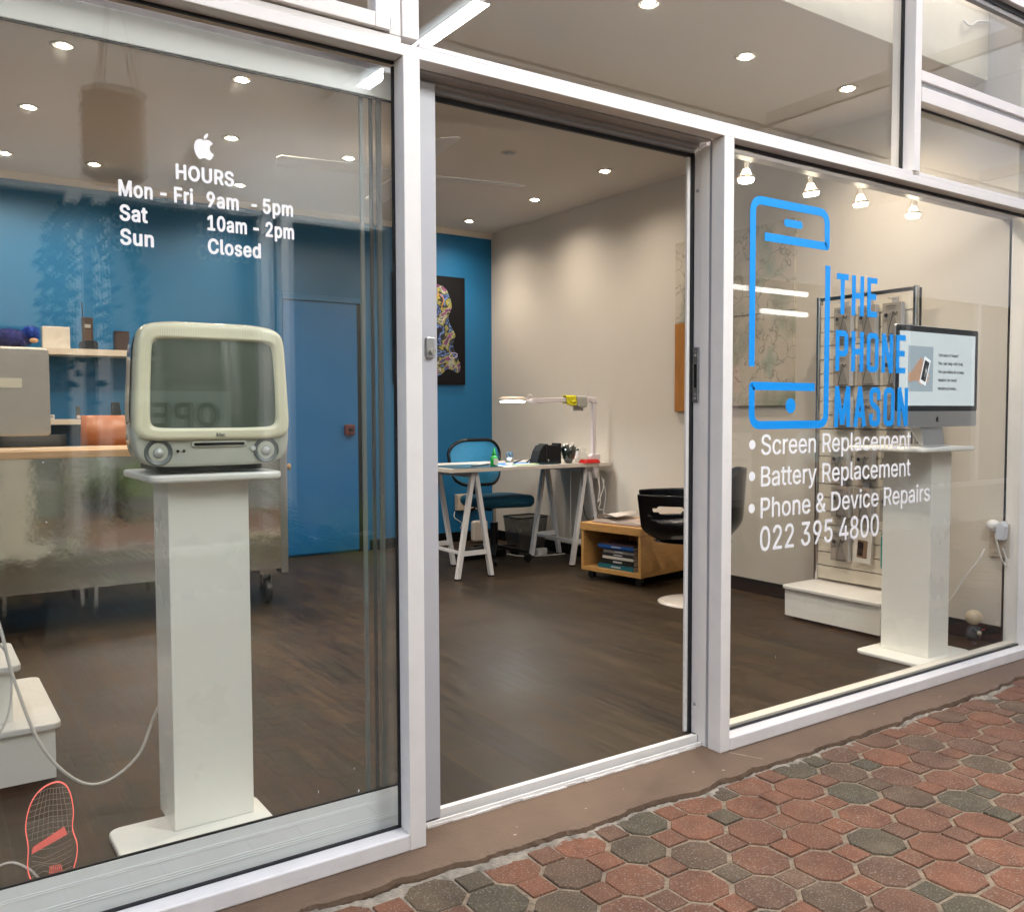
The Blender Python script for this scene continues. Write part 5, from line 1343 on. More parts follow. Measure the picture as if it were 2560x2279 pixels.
# small cameras / gadgets on lower shelf
s_ = MB(); s_.prism(rrect(-.345, -.315, 1.1205, 1.150, .003), 1, 4.45, 4.475); wc = s_.build("small_camera", mat("cam_white", (.7, .7, .7), .35)); tag(wc, "tiny white cube camera on the lower wall shelf beside the silver monitor", "camera")
MB().tube([(-.330, 4.45, 1.136), (-.330, 4.446, 1.136)], .010, 18).build("lens", FRAME_G, wc)
s_ = MB(); s_.prism(rrect(-.185, -.160, 1.1205, 1.205, .004), 1, 4.45, 4.48); wc = s_.build("music_player", mat("dark_olive", (.05, .055, .05), .4)); tag(wc, "slim dark music player with a round dial standing on the lower shelf", "gadget")
MB().tube([(-.172, 4.45, 1.135), (-.172, 4.445, 1.135)], .012, 18).build("dial", mat("dial_pink", (.6, .5, .5), .4), wc)
s_ = MB(); s_.prism([(.03, 1.1205), (.10, 1.1205), (.085, 1.235), (.035, 1.235)], 1, 4.46, 4.50); tag(s_.build("dark_speaker", BLACK, bevel=.004), "small black tapered speaker on the lower shelf just left of the old computer", "speaker")
tag(cable("loose_cable", [(-1.0, 3.1, .972), (-.55, 3.15, .9715), (-.35, 3.12, .980), (-.1, 3.1, .972), (.2, 3.12, .975)], .0025, CORD), "thin pale cable lying along the timber counter top", "cord")

# poster and wall power box
po = thing("film_style_poster", "tall black poster with glowing multicoloured abstract artwork on the blue wall", "poster", (2.55, WY - .0035, 0))
B(-.32, .372, -.018, 0, 1.395, 2.318).build("board", mat('poster_black', (.003, .003, .004), .7, spec=.2), po, bevel=.001)
pal = [(.02, .05, .25), (.35, .10, .35), (.55, .40, .03), (.06, .18, .10), (.5, .06, .04), (.22, .30, .45), (.45, .42, .40)]
am = bpy.data.materials.new("poster_print"); am.use_nodes = True
t = am.node_tree; b = t.nodes["Principled BSDF"]; b.inputs['Roughness'].default_value = .4
tc = t.nodes.new("ShaderNodeTexCoord")
n1 = t.nodes.new("ShaderNodeTexNoise"); n1.inputs['Scale'].default_value = 8; n1.inputs['Detail'].default_value = 7; n1.inputs['Distortion'].default_value = 1.0
t.links.new(tc.outputs['Object'], n1.inputs['Vector'])
cr = t.nodes.new("ShaderNodeValToRGB"); e = cr.color_ramp.elements
stops = [(.36, (.002, .002, .004)), (.41, (.01, .03, .14)), (.44, (.16, .28, .6)), (.46, (.003, .003, .008)), (.50, (.006, .010, .02)), (.52, (.40, .34, .05)), (.545, (.05, .09, .04)), (.57, (.45, .45, .38)), (.595, (.02, .01, .02)), (.63, (.30, .06, .22)), (.66, (.004, .004, .01)), (.74, (.08, .22, .45))]
e[0].position, e[0].color = stops[0][0], (*stops[0][1], 1)
e[1].position, e[1].color = stops[-1][0], (*stops[-1][1], 1)
for p_, c_ in stops[1:-1]:
    q = e.new(p_); q.color = (*c_, 1)
t.links.new(n1.outputs[0], cr.inputs[0]); t.links.new(cr.outputs[0], b.inputs['Base Color'])
a_ = MB()
ol = [(-.30, 1.47), (-.10, 1.50), (.04, 1.47), (.12, 1.53), (.21, 1.50), (.235, 1.56), (.20, 1.66), (.17, 1.74), (.19, 1.82), (.15, 1.90), (.13, 1.98), (.16, 2.06), (.14, 2.15), (.10, 2.22), (.02, 2.25), (-.10, 2.27), (-.30, 2.25)]
a_.prism([tuple(v) for v in smooth_path([Vector(p) for p in ol + [ol[0]]], 5)][:-1], 1, -.0186, -.0181)
a_.v = [(x * 1.12 + .060, y, z) for x, y, z in a_.v]
a_.build("artwork_print", am, po)
a_ = MB(); stroke(a_, smooth_path([Vector(p) for p in ((.08, 2.06), (.10, 2.12), (.06, 2.16), (.02, 2.12), (.03, 2.04))], 5), .008, -.0194, -.0187)
a_.v = [(x + .06, y, z) for x, y, z in a_.v]
a_.build("artwork_arch", mat("poster_orange", (.55, .22, .02), .5), po)
a_ = MB(); stroke(a_, smooth_path([Vector(p) for p in ((.14, 1.64), (.17, 1.67), (.22, 1.66), (.20, 1.63), (.15, 1.63), (.14, 1.64))], 5), .006, -.0194, -.0187)
a_.v = [(x + .07, y, z) for x, y, z in a_.v]
a_.build("artwork_ring", mat("poster_lilac", (.45, .40, .6), .5), po)
text("poster_text", "56", .045, .095, 1.485, .045, mat("poster_red", (.5, .02, .03), .5), po, y=-.0235, bold=.02)
pb = thing("wall_power_box", "beige plastic power box on the blue wall behind the desk chair", "socket box", (2.925, WY - .0035, .37))
s_ = MB(); s_.box(-.11, .115, -.05, 0, -.065, .075); s_.build("housing", mat("beige_plastic", (.50, .43, .34), .45), pb, bevel=.004)
s_ = MB(); s_.box(-.11, -.06, -.053, -.0505, -.06, .07); s_.build("cover_plate", MATS["beige_plastic"], pb, bevel=.001)
pp = MB().tube([(.02, -.03, -.066), (.02, -.03, -.12)], .012, 10); pp.build("plug", BLACK, pb)
tag(cable("wall_lead", [(2.80, 4.60, .30), (2.78, 4.57, .25), (2.84, 4.55, .20), (2.83, 4.56, .15)], .003, CORD), "thin pale lead with connector hanging under the wall power box", "cord")
ro = MB(); ro.prism(rrect(2.88, 3.03, .045, .225, .025), 1, 4.42, 4.47); tag(ro.build("wifi_router", mat("beige_pale", (.55, .50, .45), .4), bevel=.012), "rounded beige router box standing on the floor behind the desk", "router")

# ================================================================== DESK WITH TRESTLES
dk = thing("trestle_desk", "white work desk on two white A-frame trestles by the blue wall", "desk", (2.42, 3.32, FL))
B(-.60, .775, -.34, .33, .728, .755).build("desk_top", mat("desk_white", (.60, .55, .50), .35, noise=.04, nscale=3), dk, bevel=.002)
for cx in (-.375, .60):
    tr = MB(); tr.bar((cx, -.27, .705), (cx, .26, .705), .045, .040)
    tro = tr.build("trestle", WHT_T, dk)
    for yy in (-.26, .25):
        for sgn in (-1, 1):
            MB().bar((cx + sgn * .012, yy, .715), (cx + sgn * .135, yy, .006), .030, .034, up=(0, 1, 0)).build("leg", WHT_T, tro, bevel=.002)
        MB().bar((cx - .095, yy, .175), (cx + .095, yy, .175), .018, .032).build("cross_bar", WHT_T, tro)
    MB().bar((cx - .09, -.25, .175), (cx - .09, .24, .175), .024, .018).build("cross_bar", WHT_T, tro)
    bt = MB()
    bt.tube([(cx, -.278, .700), (cx, -.283, .700)], .006, 10); bt.build("bolt", FRAME_G, tro)
    for yy in (-.26, .25):
        for sgn in (-1, 1):
            bt = MB()
            bt.box(cx + sgn * .136 - .017, cx + sgn * .136 + .017, yy - .019, yy + .019, 0, .010)
            bt.build("foot_cap", BLACKM, tro)
DZ = FL + .7555

# magnifier lamp clamped on the right end of the desk
ml = thing("magnifier_lamp", "white magnifying desk lamp with long folding arm, lit ring at left end", "desk lamp", (3.06, 3.02, DZ))
LAV = mat("lamp_lilac_white", (.66, .60, .62), .4)
s_ = MB(); s_.prism([(-.05, .015), (-.01, -.02), (.045, -.02), (.045, .06), (-.03, .062), (-.05, .045)], 1, -.02, .02); s_.build("clamp_block", LAV, ml, bevel=.004)
s_ = MB(); s_.prism([(-.02, -.025), (.035, -.025), (.015, -.115), (.0, -.115)], 1, -.015, .015); s_.build("clamp_screw", LAV, ml, bevel=.003)
MB().bar((-.008, 0, .06), (-.004, 0, .455), .032, .024, up=(0, 1, 0)).build("upright_arm", LAV, ml, bevel=.004)
s_ = MB(); s_.prism([(-.055, .478), (.0, .478), (.018, .462), (.018, .435), (-.022, .435), (-.055, .452)], 1, -.016, .016); s_.build("elbow", LAV, ml, bevel=.006)
MB().bar((-.04, 0, .465), (-.53, 0, .450), .026, .034, up=(0, 0, 1)).build("upper_arm", LAV, ml, bevel=.004)
s_ = MB(); s_.prism([(-.575, .444), (-.52, .430), (-.52, .470), (-.56, .464)], 1, -.012, .012); s_.tube([(-.56, -.02, .448), (-.56, .02, .448)], .016, 12); s_.build("joint", LAV, ml)
s_ = MB(); s_.tube(smooth_path([(-.60, 0, .46), (-.592, 0, .487), (-.575, 0, .492), (-.56, 0, .475)], 5), .0025, 6); s_.build("spring_wire", LAV, ml)
MB().tube([(-.56, 0, .450), (-.64, 0, .453)], .008, 10).build("neck", LAV, ml)
s_ = MB(); s_.lathe([(0, .024), (.07, .022), (.092, .012), (.097, .002), (.090, -.006), (0, -.006)], (-.725, 0, .455), 36); hdo = s_.build("lamp_head", mat("lamp_cream", (.62, .52, .44), .4), ml)
s_ = MB(); s_.lathe([(.060, -.008), (.086, -.008), (.084, -.018), (.062, -.018), (.060, -.008)], (-.725, 0, .455), 36); s_.build("light_ring", mat("ring_glow", (1, 1, 1), emit=(.85, 1, 1), es=2.5), hdo)
ld = bpy.data.lights.new("magnifier_light", 'SPOT'); ld.energy = 2.6; ld.color = (.86, .96, 1); ld.shadow_soft_size = .06; ld.spot_size = R(172); ld.spot_blend = .5
lo = bpy.data.objects.new("magnifier_beam", ld); col.objects.link(lo); lo.parent = ml; lo.location = (-.725, 0, .43)


def cloth(name, label, x0, x1, y, ztop, drop_f, drop_b, m, wob=.006):
    """cloth folded over the arm"""
    t_ = MB(); nx = 12; prof = []
    r_ = .019
    for k in range(7): prof.append((-r_ - .004, -drop_f + drop_f * k / 6))
    for k in range(1, 7):
        a = math.pi * (1 - k / 6); prof.append((r_ * 1.15 * math.cos(a), r_ * .5 * math.sin(a)))
    for k in range(1, 6): prof.append((r_ + .004, -drop_b * k / 5))
    vs = []
    for i in range(nx + 1):
        u = i / nx
        for k, (py, pz) in enumerate(prof):
            wv_ = wob * math.sin(u * 9 + k * .5) * (1 if k < 7 else .3)
            vs.append((x0 + (x1 - x0) * u + (.006 * math.sin(k * .8) if k < 4 else 0), y + py - abs(wv_) * (1 if k < 7 else -.3), ztop + pz + (.004 * math.sin(u * 7) if k == 0 else 0)))
    m_ = len(prof)
    fs = [(i * m_ + k, i * m_ + k + 1, (i + 1) * m_ + k + 1, (i + 1) * m_ + k) for i in range(nx) for k in range(m_ - 1)]
    t_.add(vs, fs, True)
    o = t_.build(name, m)
    sm = o.modifiers.new("thick", 'SOLIDIFY'); sm.thickness = .004
    return o


YEL = mat("yellow_towel", (.66, .60, .02), .9, noise=.2, nscale=60, bump=.6, bscale=250)
yc = cloth("yellow_cloth", "", 2.785, 2.872, 3.02, DZ + .482, .062, .05, YEL); tag(yc, "yellow microfibre cloth draped over the magnifier lamp arm", "cloth")
s_ = MB()
vs_ = smooth_path([(2.795, 2.992, DZ + .435), (2.82, 2.985, DZ + .424), (2.85, 2.985, DZ + .423), (2.868, 2.99, DZ + .432), (2.85, 2.985, DZ + .445), (2.82, 2.985, DZ + .440)], 5)
s_.tube(vs_, .009, 8); s_.build("folded_edge", YEL, yc)
gc = cloth("grey_cloth", "", 2.88, 2.972, 3.02, DZ + .480, .075, .10, mat("grey_towel", (.42, .41, .38), .9, noise=.15, nscale=50, bump=.6, bscale=220), .002)
tag(gc, "pale grey cloth hanging over the lamp arm beside the yellow cloth", "cloth")

# things on the desk
s_ = thing("glue_bottle", "green glue bottle with nozzle and white label on the desk", "bottle", (2.20, 3.05, DZ))
GRNP = mat("green_plastic", (.01, .30, .05), .25)
MB().lathe([(.024, 0), (.026, .01), (.026, .055), (.020, .070), (.012, .075)], n=20).build("bottle_body", GRNP, s_)
MB().lathe([(.015, .075), (.015, .09), (.009, .105), (.004, .128), (0, .130)], n=16).build("nozzle", GRNP, s_)
m_ = MB(); m_.prism(rrect(-.017, .017, .012, .056, .01), 1, -.0275, -.020); m_.build("bottle_label", mat("label_cream", (.6, .6, .5), .5), s_)
s_ = thing("scissor_cup", "small steel cup holding blue-handled scissors on the desk", "cup", (2.335, 3.06, DZ))
MB().lathe([(.028, 0), (.028, .054), (.0265, .054), (.0265, .004), (0, .004)], n=24).build("cup_body", STEELB, s_)
sc_ = thing("scissors", "scissors with blue looped handles standing in the steel cup", "scissors", (2.337, 3.06, DZ + .02))
for dx in (-.014, .014):
    pts = [(dx + .012 * math.cos(R(a)), 0, .055 + .017 * math.sin(R(a))) for a in range(0, 361, 30)]
    MB().tube(pts, .003, 6).build("handle", mat("scissor_blue", (.03, .2, .42), .35), sc_)
MB().bar((0, 0, 0), (0, 0, .04), .012, .002).build("blade", CHROME, sc_)
fh = thing("file_holder", "black sloping magazine file holder on the desk", "file holder", (2.665, 3.07, DZ))
fh.scale = (.93, .55, .95)
m_ = MB(); m_.prism([(-.12, 0), (-.02, 0), (-.02, .145), (-.055, .14), (-.085, .10)], 1, -.05, .12); m_.build("side_wing", BLACKM, fh)
B(-.02, .105, -.06, .12, 0, .140).build("holder_body", BLACKM, fh, bevel=.003)
B(-.03, -.016, -.062, .12, 0, .152).build("divider", BLACKM, fh, bevel=.003)
B(.098, .112, -.062, .12, 0, .155).build("divider", BLACKM, fh, bevel=.003)
B(-.018, -.006, -.0625, -.060, .022, .038).build("clip", CHROME, fh)
bw = thing("glass_bowl", "dark glass bowl filled with crumpled wrappers beside the file holder", "bowl", (2.845, 3.05, DZ))
bw.scale = (1.12, 1.12, 1.12)
MB().lathe([(.018, 0), (.022, .004), (.040, .035), (.050, .075), (.052, .105), (.049, .105), (.046, .07), (.034, .03), (0, .012)], n=28).build("bowl_body", mat("dark_glass", (.008, .014, .012), .06, coat=1), bw)
WR = mat("silver_wrapper", (.5, .46, .42), .25, metal=.6)
for k in range(9):
    a = k * .75; m_ = MB(); ell(m_, (0, 0, 0), (.012, .010, .009), 7)
    m_.xform(Matrix.Translation((.030 * math.cos(a), .030 * math.sin(a), .108 + .006 * (k % 3))))
    m_.v = [(x + random.uniform(-.003, .003), y, z + random.uniform(-.003, .003)) for x, y, z in m_.v]
    m_.build("wrapper", WR, bw)
rd = thing("red_tray", "red shallow plastic tray on the right end of the desk", "tray", (3.0, 3.0, DZ))
m_ = MB(); rings = [[(x * 1.0, y * 1.0, 0) for x, y in rrect(-.075, .075, -.045, .045, .01)], [(x * .8, y * .7, .026) for x, y in rrect(-.075, .075, -.045, .045, .01)]]
loft(m_, rings, False, True, True); m_.build("tray_shell", mat("red_plastic", (.5, .01, .008), .3), rd, bevel=.002)
pk = thing("white_spray_bottles", "small white bottle with black trigger behind the red tray", "bottle", (2.995, 3.14, DZ))
MB().lathe([(.018, 0), (.018, .06), (.008, .07), (.008, .085)], n=16).build("bottle_body", WHITE, pk)
m_ = MB(); m_.box(-.02, .012, -.006, .006, .085, .10); m_.bar((-.012, 0, .086), (-.022, 0, .065), .006); m_.build("trigger", BLACK, pk)
pk = thing("clear_holder", "clear plastic holder with coiled white wires beside the lamp post", "holder", (3.05, 3.14, DZ))
m_ = MB(); m_.box(-.03, .03, -.01, .01, 0, .10); m_.build("holder_box", G_CLEAR, pk)
m_ = MB()
for k in range(5):
    pts = [(random.uniform(-.04, .05), random.uniform(-.02, .02), .05 + .07 * random.random()) for _ in range(5)]
    m_.tube(smooth_path(pts, 5), .0013, 5)
m_.build("coiled_wire", CORD, pk)
mt = MB(); mt.prism(rrect(-.30, .09, -.15, .22, .02), 2, 0, .003)
mt.xform(Matrix.Translation((2.15, 3.13, DZ))); tag(mt.build("cutting_mat", mat("teal_mat", (.008, .07, .11), .5, noise=.3, nscale=12)), "dark teal cutting mat on the left end of the desk", "mat")
mt = MB(); mt.prism(rrect(-.18, .24, -.12, .14, .02), 2, 0, .002)
mt.xform(Matrix.Translation((2.50, 3.20, DZ))); tag(mt.build("blue_work_mat", mat("bright_blue_mat", (.03, .16, .5), .4)), "bright blue silicone work mat in the middle of the desk", "mat")
m_ = B(2.56, 2.72, 2.99, 3.045, DZ + .0035, DZ + .014).build("dark_tablet", mat("tablet_dark", (.01, .03, .035), .2), bevel=.003); tag(m_, "dark slim tablet lying on the desk in front of the file holder", "tablet")
m_ = MB(); m_.prism(rrect(2.36, 2.55, 3.0, 3.07, .01), 2, DZ + .0035, DZ + .009); tag(m_.build("paper_notes", mat("lime_paper", (.50, .62, .32), .6, noise=.4, nscale=14)), "pale green papers spread on the desk beside the steel cup", "paper")
for k, (x, y, a, L_, lab) in enumerate(((2.02, 3.05, .05, .16, "black screwdriver lying nearest the left end of the desk"), (2.10, 3.10, -.1, .14, "black tweezers lying behind the green bottle"), (2.45, 3.18, .5, .10, "dark pair of tweezers pointing up on the blue mat"), (2.55, 3.16, .9, .09, "short dark probe on the blue mat near the file holder"))):
    m_ = MB(); d_ = Vector((math.cos(a), 0, math.sin(abs(a)) * .5)); p0 = Vector((x, y, DZ + .010))
    m_.tube([p0, p0 + d_ * L_ * .5, p0 + d_ * L_], [.006, .005, .0015], 8)
    tag(m_.build("hand_tool", BLACK), lab, "tool")
# cables hanging from the desk
for k, (pts, r_, m, lab) in enumerate((
        ([(2.97, 3.05, .74), (2.975, 3.05, .55), (3.0, 3.05, .40), (3.06, 3.05, .35), (3.09, 3.05, .39)], .004, BLACK, "black cable looping under the right end of the desk"),
        ([(3.02, 3.25, .74), (3.02, 3.25, .45), (3.0, 3.22, .25), (3.03, 3.2, .06)], .003, CORD, "white cable hanging straight down behind the right trestle"),
        ([(3.03, 2.97, .76), (3.06, 2.96, .60), (3.045, 2.96, .50), (3.10, 2.97, .58), (3.12, 2.98, .66)], .003, CORD, "white cable tangled below the lamp clamp"),
        ([(3.05, 2.96, .74), (3.07, 2.96, .52), (3.055, 2.96, .45), (3.09, 2.96, .44)], .003, CORD, "short white cable with a plug end below the lamp clamp"),
        ([(3.09, 2.97, .68), (3.13, 2.97, .55), (3.11, 2.97, .42), (3.10, 2.9, .37), (3.14, 2.85, .345)], .003, CORD, "white cable running from the lamp down toward the open book"),
        ([(2.74, 3.7, .05), (2.82, 3.62, .036), (2.95, 3.55, .036), (3.05, 3.5, .04), (3.12, 3.45, .05)], .004, CORD, "white cable lying on the floor under the desk"))):
    tag(cable("desk_cable", pts, r_, m), lab, "cord")
m_ = B(2.97, 3.06, 3.60, 3.64, FL, FL + .05).build("power_strip", WHITE, bevel=.004); tag(m_, "white power strip on the floor behind the right trestle", "power strip")
m_ = B(2.35, 2.75, 3.72, 3.92, FL, FL + .055).build("black_case", BLACKM, bevel=.006); tag(m_, "flat black case on the floor behind the desk chair", "case")

# waste basket
wbk = thing("waste_basket", "black wire mesh waste basket on the floor under the desk", "bin", (2.99, 3.80, FL))
MESHM = bpy.data.materials.new("wire_mesh"); MESHM.use_nodes = True
t = MESHM.node_tree; b = t.nodes["Principled BSDF"]; b.inputs['Base Color'].default_value = (.09, .085, .075, 1); b.inputs['Metallic'].default_value = .3
tcw = t.nodes.new("ShaderNodeTexCoord"); w1 = t.nodes.new("ShaderNodeTexChecker"); w1.inputs['Scale'].default_value = 260
t.links.new(tcw.outputs['Object'], w1.inputs['Vector'])
mrw = t.nodes.new("ShaderNodeMapRange"); mrw.inputs[3].default_value = .30; mrw.inputs[4].default_value = 1
t.links.new(w1.outputs[1], mrw.inputs[0]); t.links.new(mrw.outputs[0], b.inputs['Alpha'])
rings = [[(x * .80, y * .80, 0) for x, y in rrect(-.15, .15, -.12, .12, .03)], [(x, y, .29) for x, y in rrect(-.15, .15, -.12, .12, .03)]]
m_ = MB(); loft(m_, rings, False, True, False); m_.build("mesh_body", MESHM, wbk)
m_ = MB(); m_.tube([(x, y, .29) for x, y in rrect(-.15, .15, -.12, .12, .03)] + [(.15, .09, .29)], .006, 6); m_.build("rim", BLACK, wbk)

# task chair
tcg = thing("task_chair", "blue office chair with mesh back and black star base behind the desk", "chair", (2.57, 3.62, FL), R(0))
TEAL = mat("teal_fabric", (.004, .085, .15), .85, noise=.2, nscale=60, bump=.4, bscale=300)
rings = []
for z, k in ((.415, .80), (.42, .93), (.445, 1.0), (.475, 1.0), (.492, .93), (.495, .78)):
    rings.append([(x * k + .03, y * k, z + .010 * (x > 0) * -abs(x) * 4 * (z < .45)) for x, y in rrect(-.25, .25, -.22, .22, .12, 8)])
m_ = MB(); loft(m_, rings, True, True, True); m_.build("seat", TEAL, tcg)
MESHB = mat("blue_mesh", (.02, .22, .42), .6, noise=.15, nscale=80, alpha=.93)
M = Matrix.Translation((-.20, .05, .745)) @ Matrix.Rotation(R(-62), 4, 'Z')
def backpt(u, v):
    return Vector((u * .235 * (1 - .1 * v * v), -.07 * (1 - u * u), v * .165))
N = 12; vs = []
prof = rrect(-1, 1, -1, 1, .62, 8)
m_ = MB(); ctr_ = []
M = Matrix.Translation((-.02, .18, .74)) @ Matrix.Rotation(R(-8), 4, 'X')
ring0 = [M @ Vector((x * .235 * (1.0 - .08 * (z < 0)), .06 - .06 * (1 - x * x), z * .175)) for x, z in prof]
m_.tube(ring0 + [ring0[0]], .013, 8); m_.build("back_frame", BLACK, tcg)
m_ = MB(); rs = [[M @ Vector((x * k * .235, .06 - .06 * (1 - (x * k) ** 2), z * k * .175)) for x, z in prof] for k in (1, .75, .5, .25, .02)]
loft(m_, rs, True); m_.build("back_mesh", MESHB, tcg)
m_ = MB(); m_.tube(smooth_path([(-.02, .20, .60), (-.02, .26, .50), (-.01, .22, .40), (.0, .05, .39)], 5), .022, 10); m_.build("back_post", BLACKM, tcg)
m_ = MB(); m_.tube([(-.10, .2, .56), (-.02, .2, .55)], .018, 10); m_.tube([(-.10, .12, .39), (-.20, .05, .38)], .01, 8); m_.build("lever", BLACKM, tcg)
MB().tube([(.0, 0, .28), (.0, 0, .41)], .015, 14).build("gas_lift", CHROME, tcg)
MB().tube([(.0, 0, .06), (.0, 0, .29)], .030, 16).build("lift_sleeve", BLACK, tcg)
for k in range(5):
    a = R(20 + 72 * k)
    e_ = Vector((.27 * math.cos(a), .27 * math.sin(a), .075))
    lg_ = MB(); lg_.bar((0, 0, .11), e_, .045, .03, taper=.6); lgo = lg_.build("base_leg", BLACK, tcg, bevel=.004)
    for sgn in (-1, 1):
        tx = Vector((-math.sin(a), math.cos(a), 0)) * .014 * sgn
        MB().tube([e_ + tx + Vector((0, 0, -.045)) - tx * .6, e_ + tx * 1.6 + Vector((0, 0, -.045))], .028, 16).build("castor", BLACK, lgo)

# ================================================================== BOOK TROLLEY
bk = thing("book_trolley", "small birch veneer cube cabinet on castors with books inside", "cabinet", (2.727, 2.150, 0), R(0))
ex = Vector((3.213 - 2.724, 2.234 - 2.1535, 0)); ang = math.atan2(ex.y, ex.x)
bk.rotation_euler = (0, 0, ang)
Wd, Dp = .50, .515
BIRCHD = BIRCH
B(-.006, Wd, -.006, Dp, .362, .412).build("top_panel", BIRCH, bk, bevel=.002)
B(.0, Wd, 0, .022, .118, .3615).build("side_panel", BIRCH, bk, bevel=.001)
B(.0, Wd, Dp - .028, Dp - .006, .118, .3615).build("side_panel", BIRCH, bk, bevel=.001)
B(.0, Wd, 0, Dp - .006, .090, .1175).build("bottom_panel", BIRCH, bk, bevel=.001)
B(Wd - .02, Wd, .0225, Dp - .0285, .118, .3615).build("back_panel", BIRCH, bk)
for x, y in ((.05, .05), (.05, Dp - .06), (Wd - .05, .05), (Wd - .05, Dp - .06)):
    w_ = MB(); w_.tube([(x - .012, y, .058), (x + .012, y, .058)], .026, 14); w_.box(x - .02, x + .02, y - .02, y + .02, .080, .0895); w_.build("castor", mat("castor_blue_grey", (.006, .009, .012), .3), bk)
bz_ = .1178
rotb = Matrix.Rotation(ang, 4, 'Z')
for k, (c, th, dx, ln, lab, ttl) in enumerate((((.01, .10, .13), .030, 0, .30, "teal hardback at the bottom of the book stack", None), ((.012, .012, .010), .036, .005, .28, "thick black book with green spot second from the bottom of the stack", None),
                                      ((.45, .42, .36), .017, 0, .26, "cream spined book in the middle of the stack", None), ((.015, .015, .018), .022, .004, .27, "black book with pale title resting on the cream book", "Cheryn"),
                                      ((.16, .15, .13), .018, .008, .26, "grey spined book in the upper part of the stack", "HACKNESS"), ((.01, .02, .05), .012, .004, .27, "thin navy book just under the bright blue one", None), ((.008, .07, .26), .020, 0, .30, "bright blue book near the top of the stack", None), ((.05, .03, .04), .010, 0, .28, "thin dark book on top of the stack", None))):
    o = thing("book", lab, "book", (0, 0, 0), 0, "stack of books in the birch cabinet")
    o.matrix_world = Matrix.Translation((2.727, 2.150, 0)) @ rotb @ Matrix.Translation((.03 + dx, .085, bz_))
    cv = MB(); cv.box(0, .19, 0, .003, .0, th); cv.box(0, .19, 0, ln, 0, .0025); cv.box(0, .19, 0, ln, th - .0025, th); cv.box(0, .003, .003, ln, .0025, th - .0025)
    m_b = mat("book_cover_%s" % "abcdefgh"[k], c, .4)
    cv.v = [(x, ln - y, z) for x, y, z in cv.v]
    cv.build("cover", m_b, o)
    B(.0035, .186, .002, ln - .0035, .0026, th - .0026).build("pages", mat("page_block", (.42, .39, .33), .8), o)
    if th > .016:
        MM = Matrix(((0, 1, 0, -.0008), (-1, 0, 0, 0), (0, 0, 1, 0), (0, 0, 0, 1)))
        q_ = MB(); q_.box(-.0006, 0, ln * .35, ln * .62, th * .35, th * .65); q_.build("spine_title", mat("spine_pale", (.4, .4, .42), .5), o)
    bz_ += th + .0004
# open book on top
ob = thing("open_book", "open hardback picture book lying on top of the birch cabinet", "book")
ob.matrix_world = Matrix.Translation((2.727, 2.150, .4122)) @ rotb
CV = mat("book_cloth", (.12, .04, .035), .6)
PG = mat("paper", (.52, .46, .42), .7, noise=.05, nscale=4)
PI = mat("printed_page", (.30, .13, .13), .5, noise=.7, nscale=14, c2=(.5, .42, .36))
B(.05, .33, .06, .46, .0, .003).build("cover", CV, ob)
for s0, s1, sg in ((.065, .255, 1), (.262, .45, -1)):
    m_ = MB(); ys = [s0 + (s1 - s0) * k / 10 for k in range(11)]
    hh = [.004 + .022 * math.sin(math.pi * (.18 + .82 * (k / 10 if sg > 0 else 1 - k / 10)) * .98) ** .7 for k in range(11)]
    pts = [(y, h_) for y, h_ in zip(ys, hh)] + [(s1, .0035), (s0, .0035)]
    m_.prism(pts, 0, .06, .32); m_.build("pages", PG, ob)
m_ = MB(); vs = []
for k in range(11):
    y = .255 + .19 * (1 - k / 10); z = .030 + .030 * math.sin(math.pi * k / 10 * .8)
    vs += [(.06, y, z), (.32, y, z + .004)]
m_.add(vs, [(2 * k, 2 * k + 1, 2 * k + 3, 2 * k + 2) for k in range(10)], True); pgl = m_.build("lifting_page", PG, ob)
pgl.modifiers.new("t", 'SOLIDIFY').thickness = .0008
B(.09, .28, .09, .20, .0272, .0276).build("printed_picture", PI, ob)

# ================================================================== BLACK SHELL CHAIR
tu = thing("shell_chair", "black moulded armchair with oval arm cut-outs on a white round pedestal base", "chair", (2.70, 1.66, FL), R(0))
MB().lathe([(.21, 0), (.212, .006), (.17, .014), (.08, .022), (.035, .04), (.026, .08), (.026, .30)], n=40).build("pedestal_base", mat("chair_white", (.68, .62, .55), .3), tu)
# shell: swept wall around the seat; opening faces -x,+y side
SH = mat("black_shell", (.002, .002, .003), .22, coat=.25, spec=.3)
rows = 22; colsN = 92
def shellp(a, v):
    # a: -150..150 deg, measured from the back direction (+x)
    aa = abs(a) / 150
    k_ = min(1, max(0, (aa - .20) / .34)); k_ = k_ * k_ * (3 - 2 * k_)
    top = .80 - .135 * k_ - .015 * aa
    zb = .41
    z = zb - .045 + (top - zb + .045) * v
    hx, hy = .270 + .030 * v, .255 + .030 * v
    if v < .35:
        k = math.sin(v / .35 * math.pi / 2)
        hx *= .62 + .38 * k; hy *= .62 + .38 * k
    x = hx * math.cos(R(a)); y = hy * math.sin(R(a))
    # stretch the open front
    if abs(a) > 90:
        x *= 1.18 + .16 * min(1, (abs(a) - 90) / 40)
    return Vector((x, y, z))
m_ = MB()
angs = [-146 + 292 * i / colsN for i in range(colsN + 1)]
vs = [shellp(a, v / rows) for a in angs for v in range(rows + 1)]
fs = []
for i in range(colsN):
    for v in range(rows):
        a0 = (angs[i] + angs[i + 1]) / 2; vv = (v + .5) / rows
        # oval slot in each arm
        u = (abs(a0) - 113) / 19; w2 = (vv - .62) / .17
        if u * u + w2 * w2 < 1:
            continue
        A_ = i * (rows + 1) + v
        fs.append((A_, A_ + 1, A_ + rows + 2, A_ + rows + 1))
m_.add(vs, fs, True)
so3 = m_.build("shell", SH, tu)
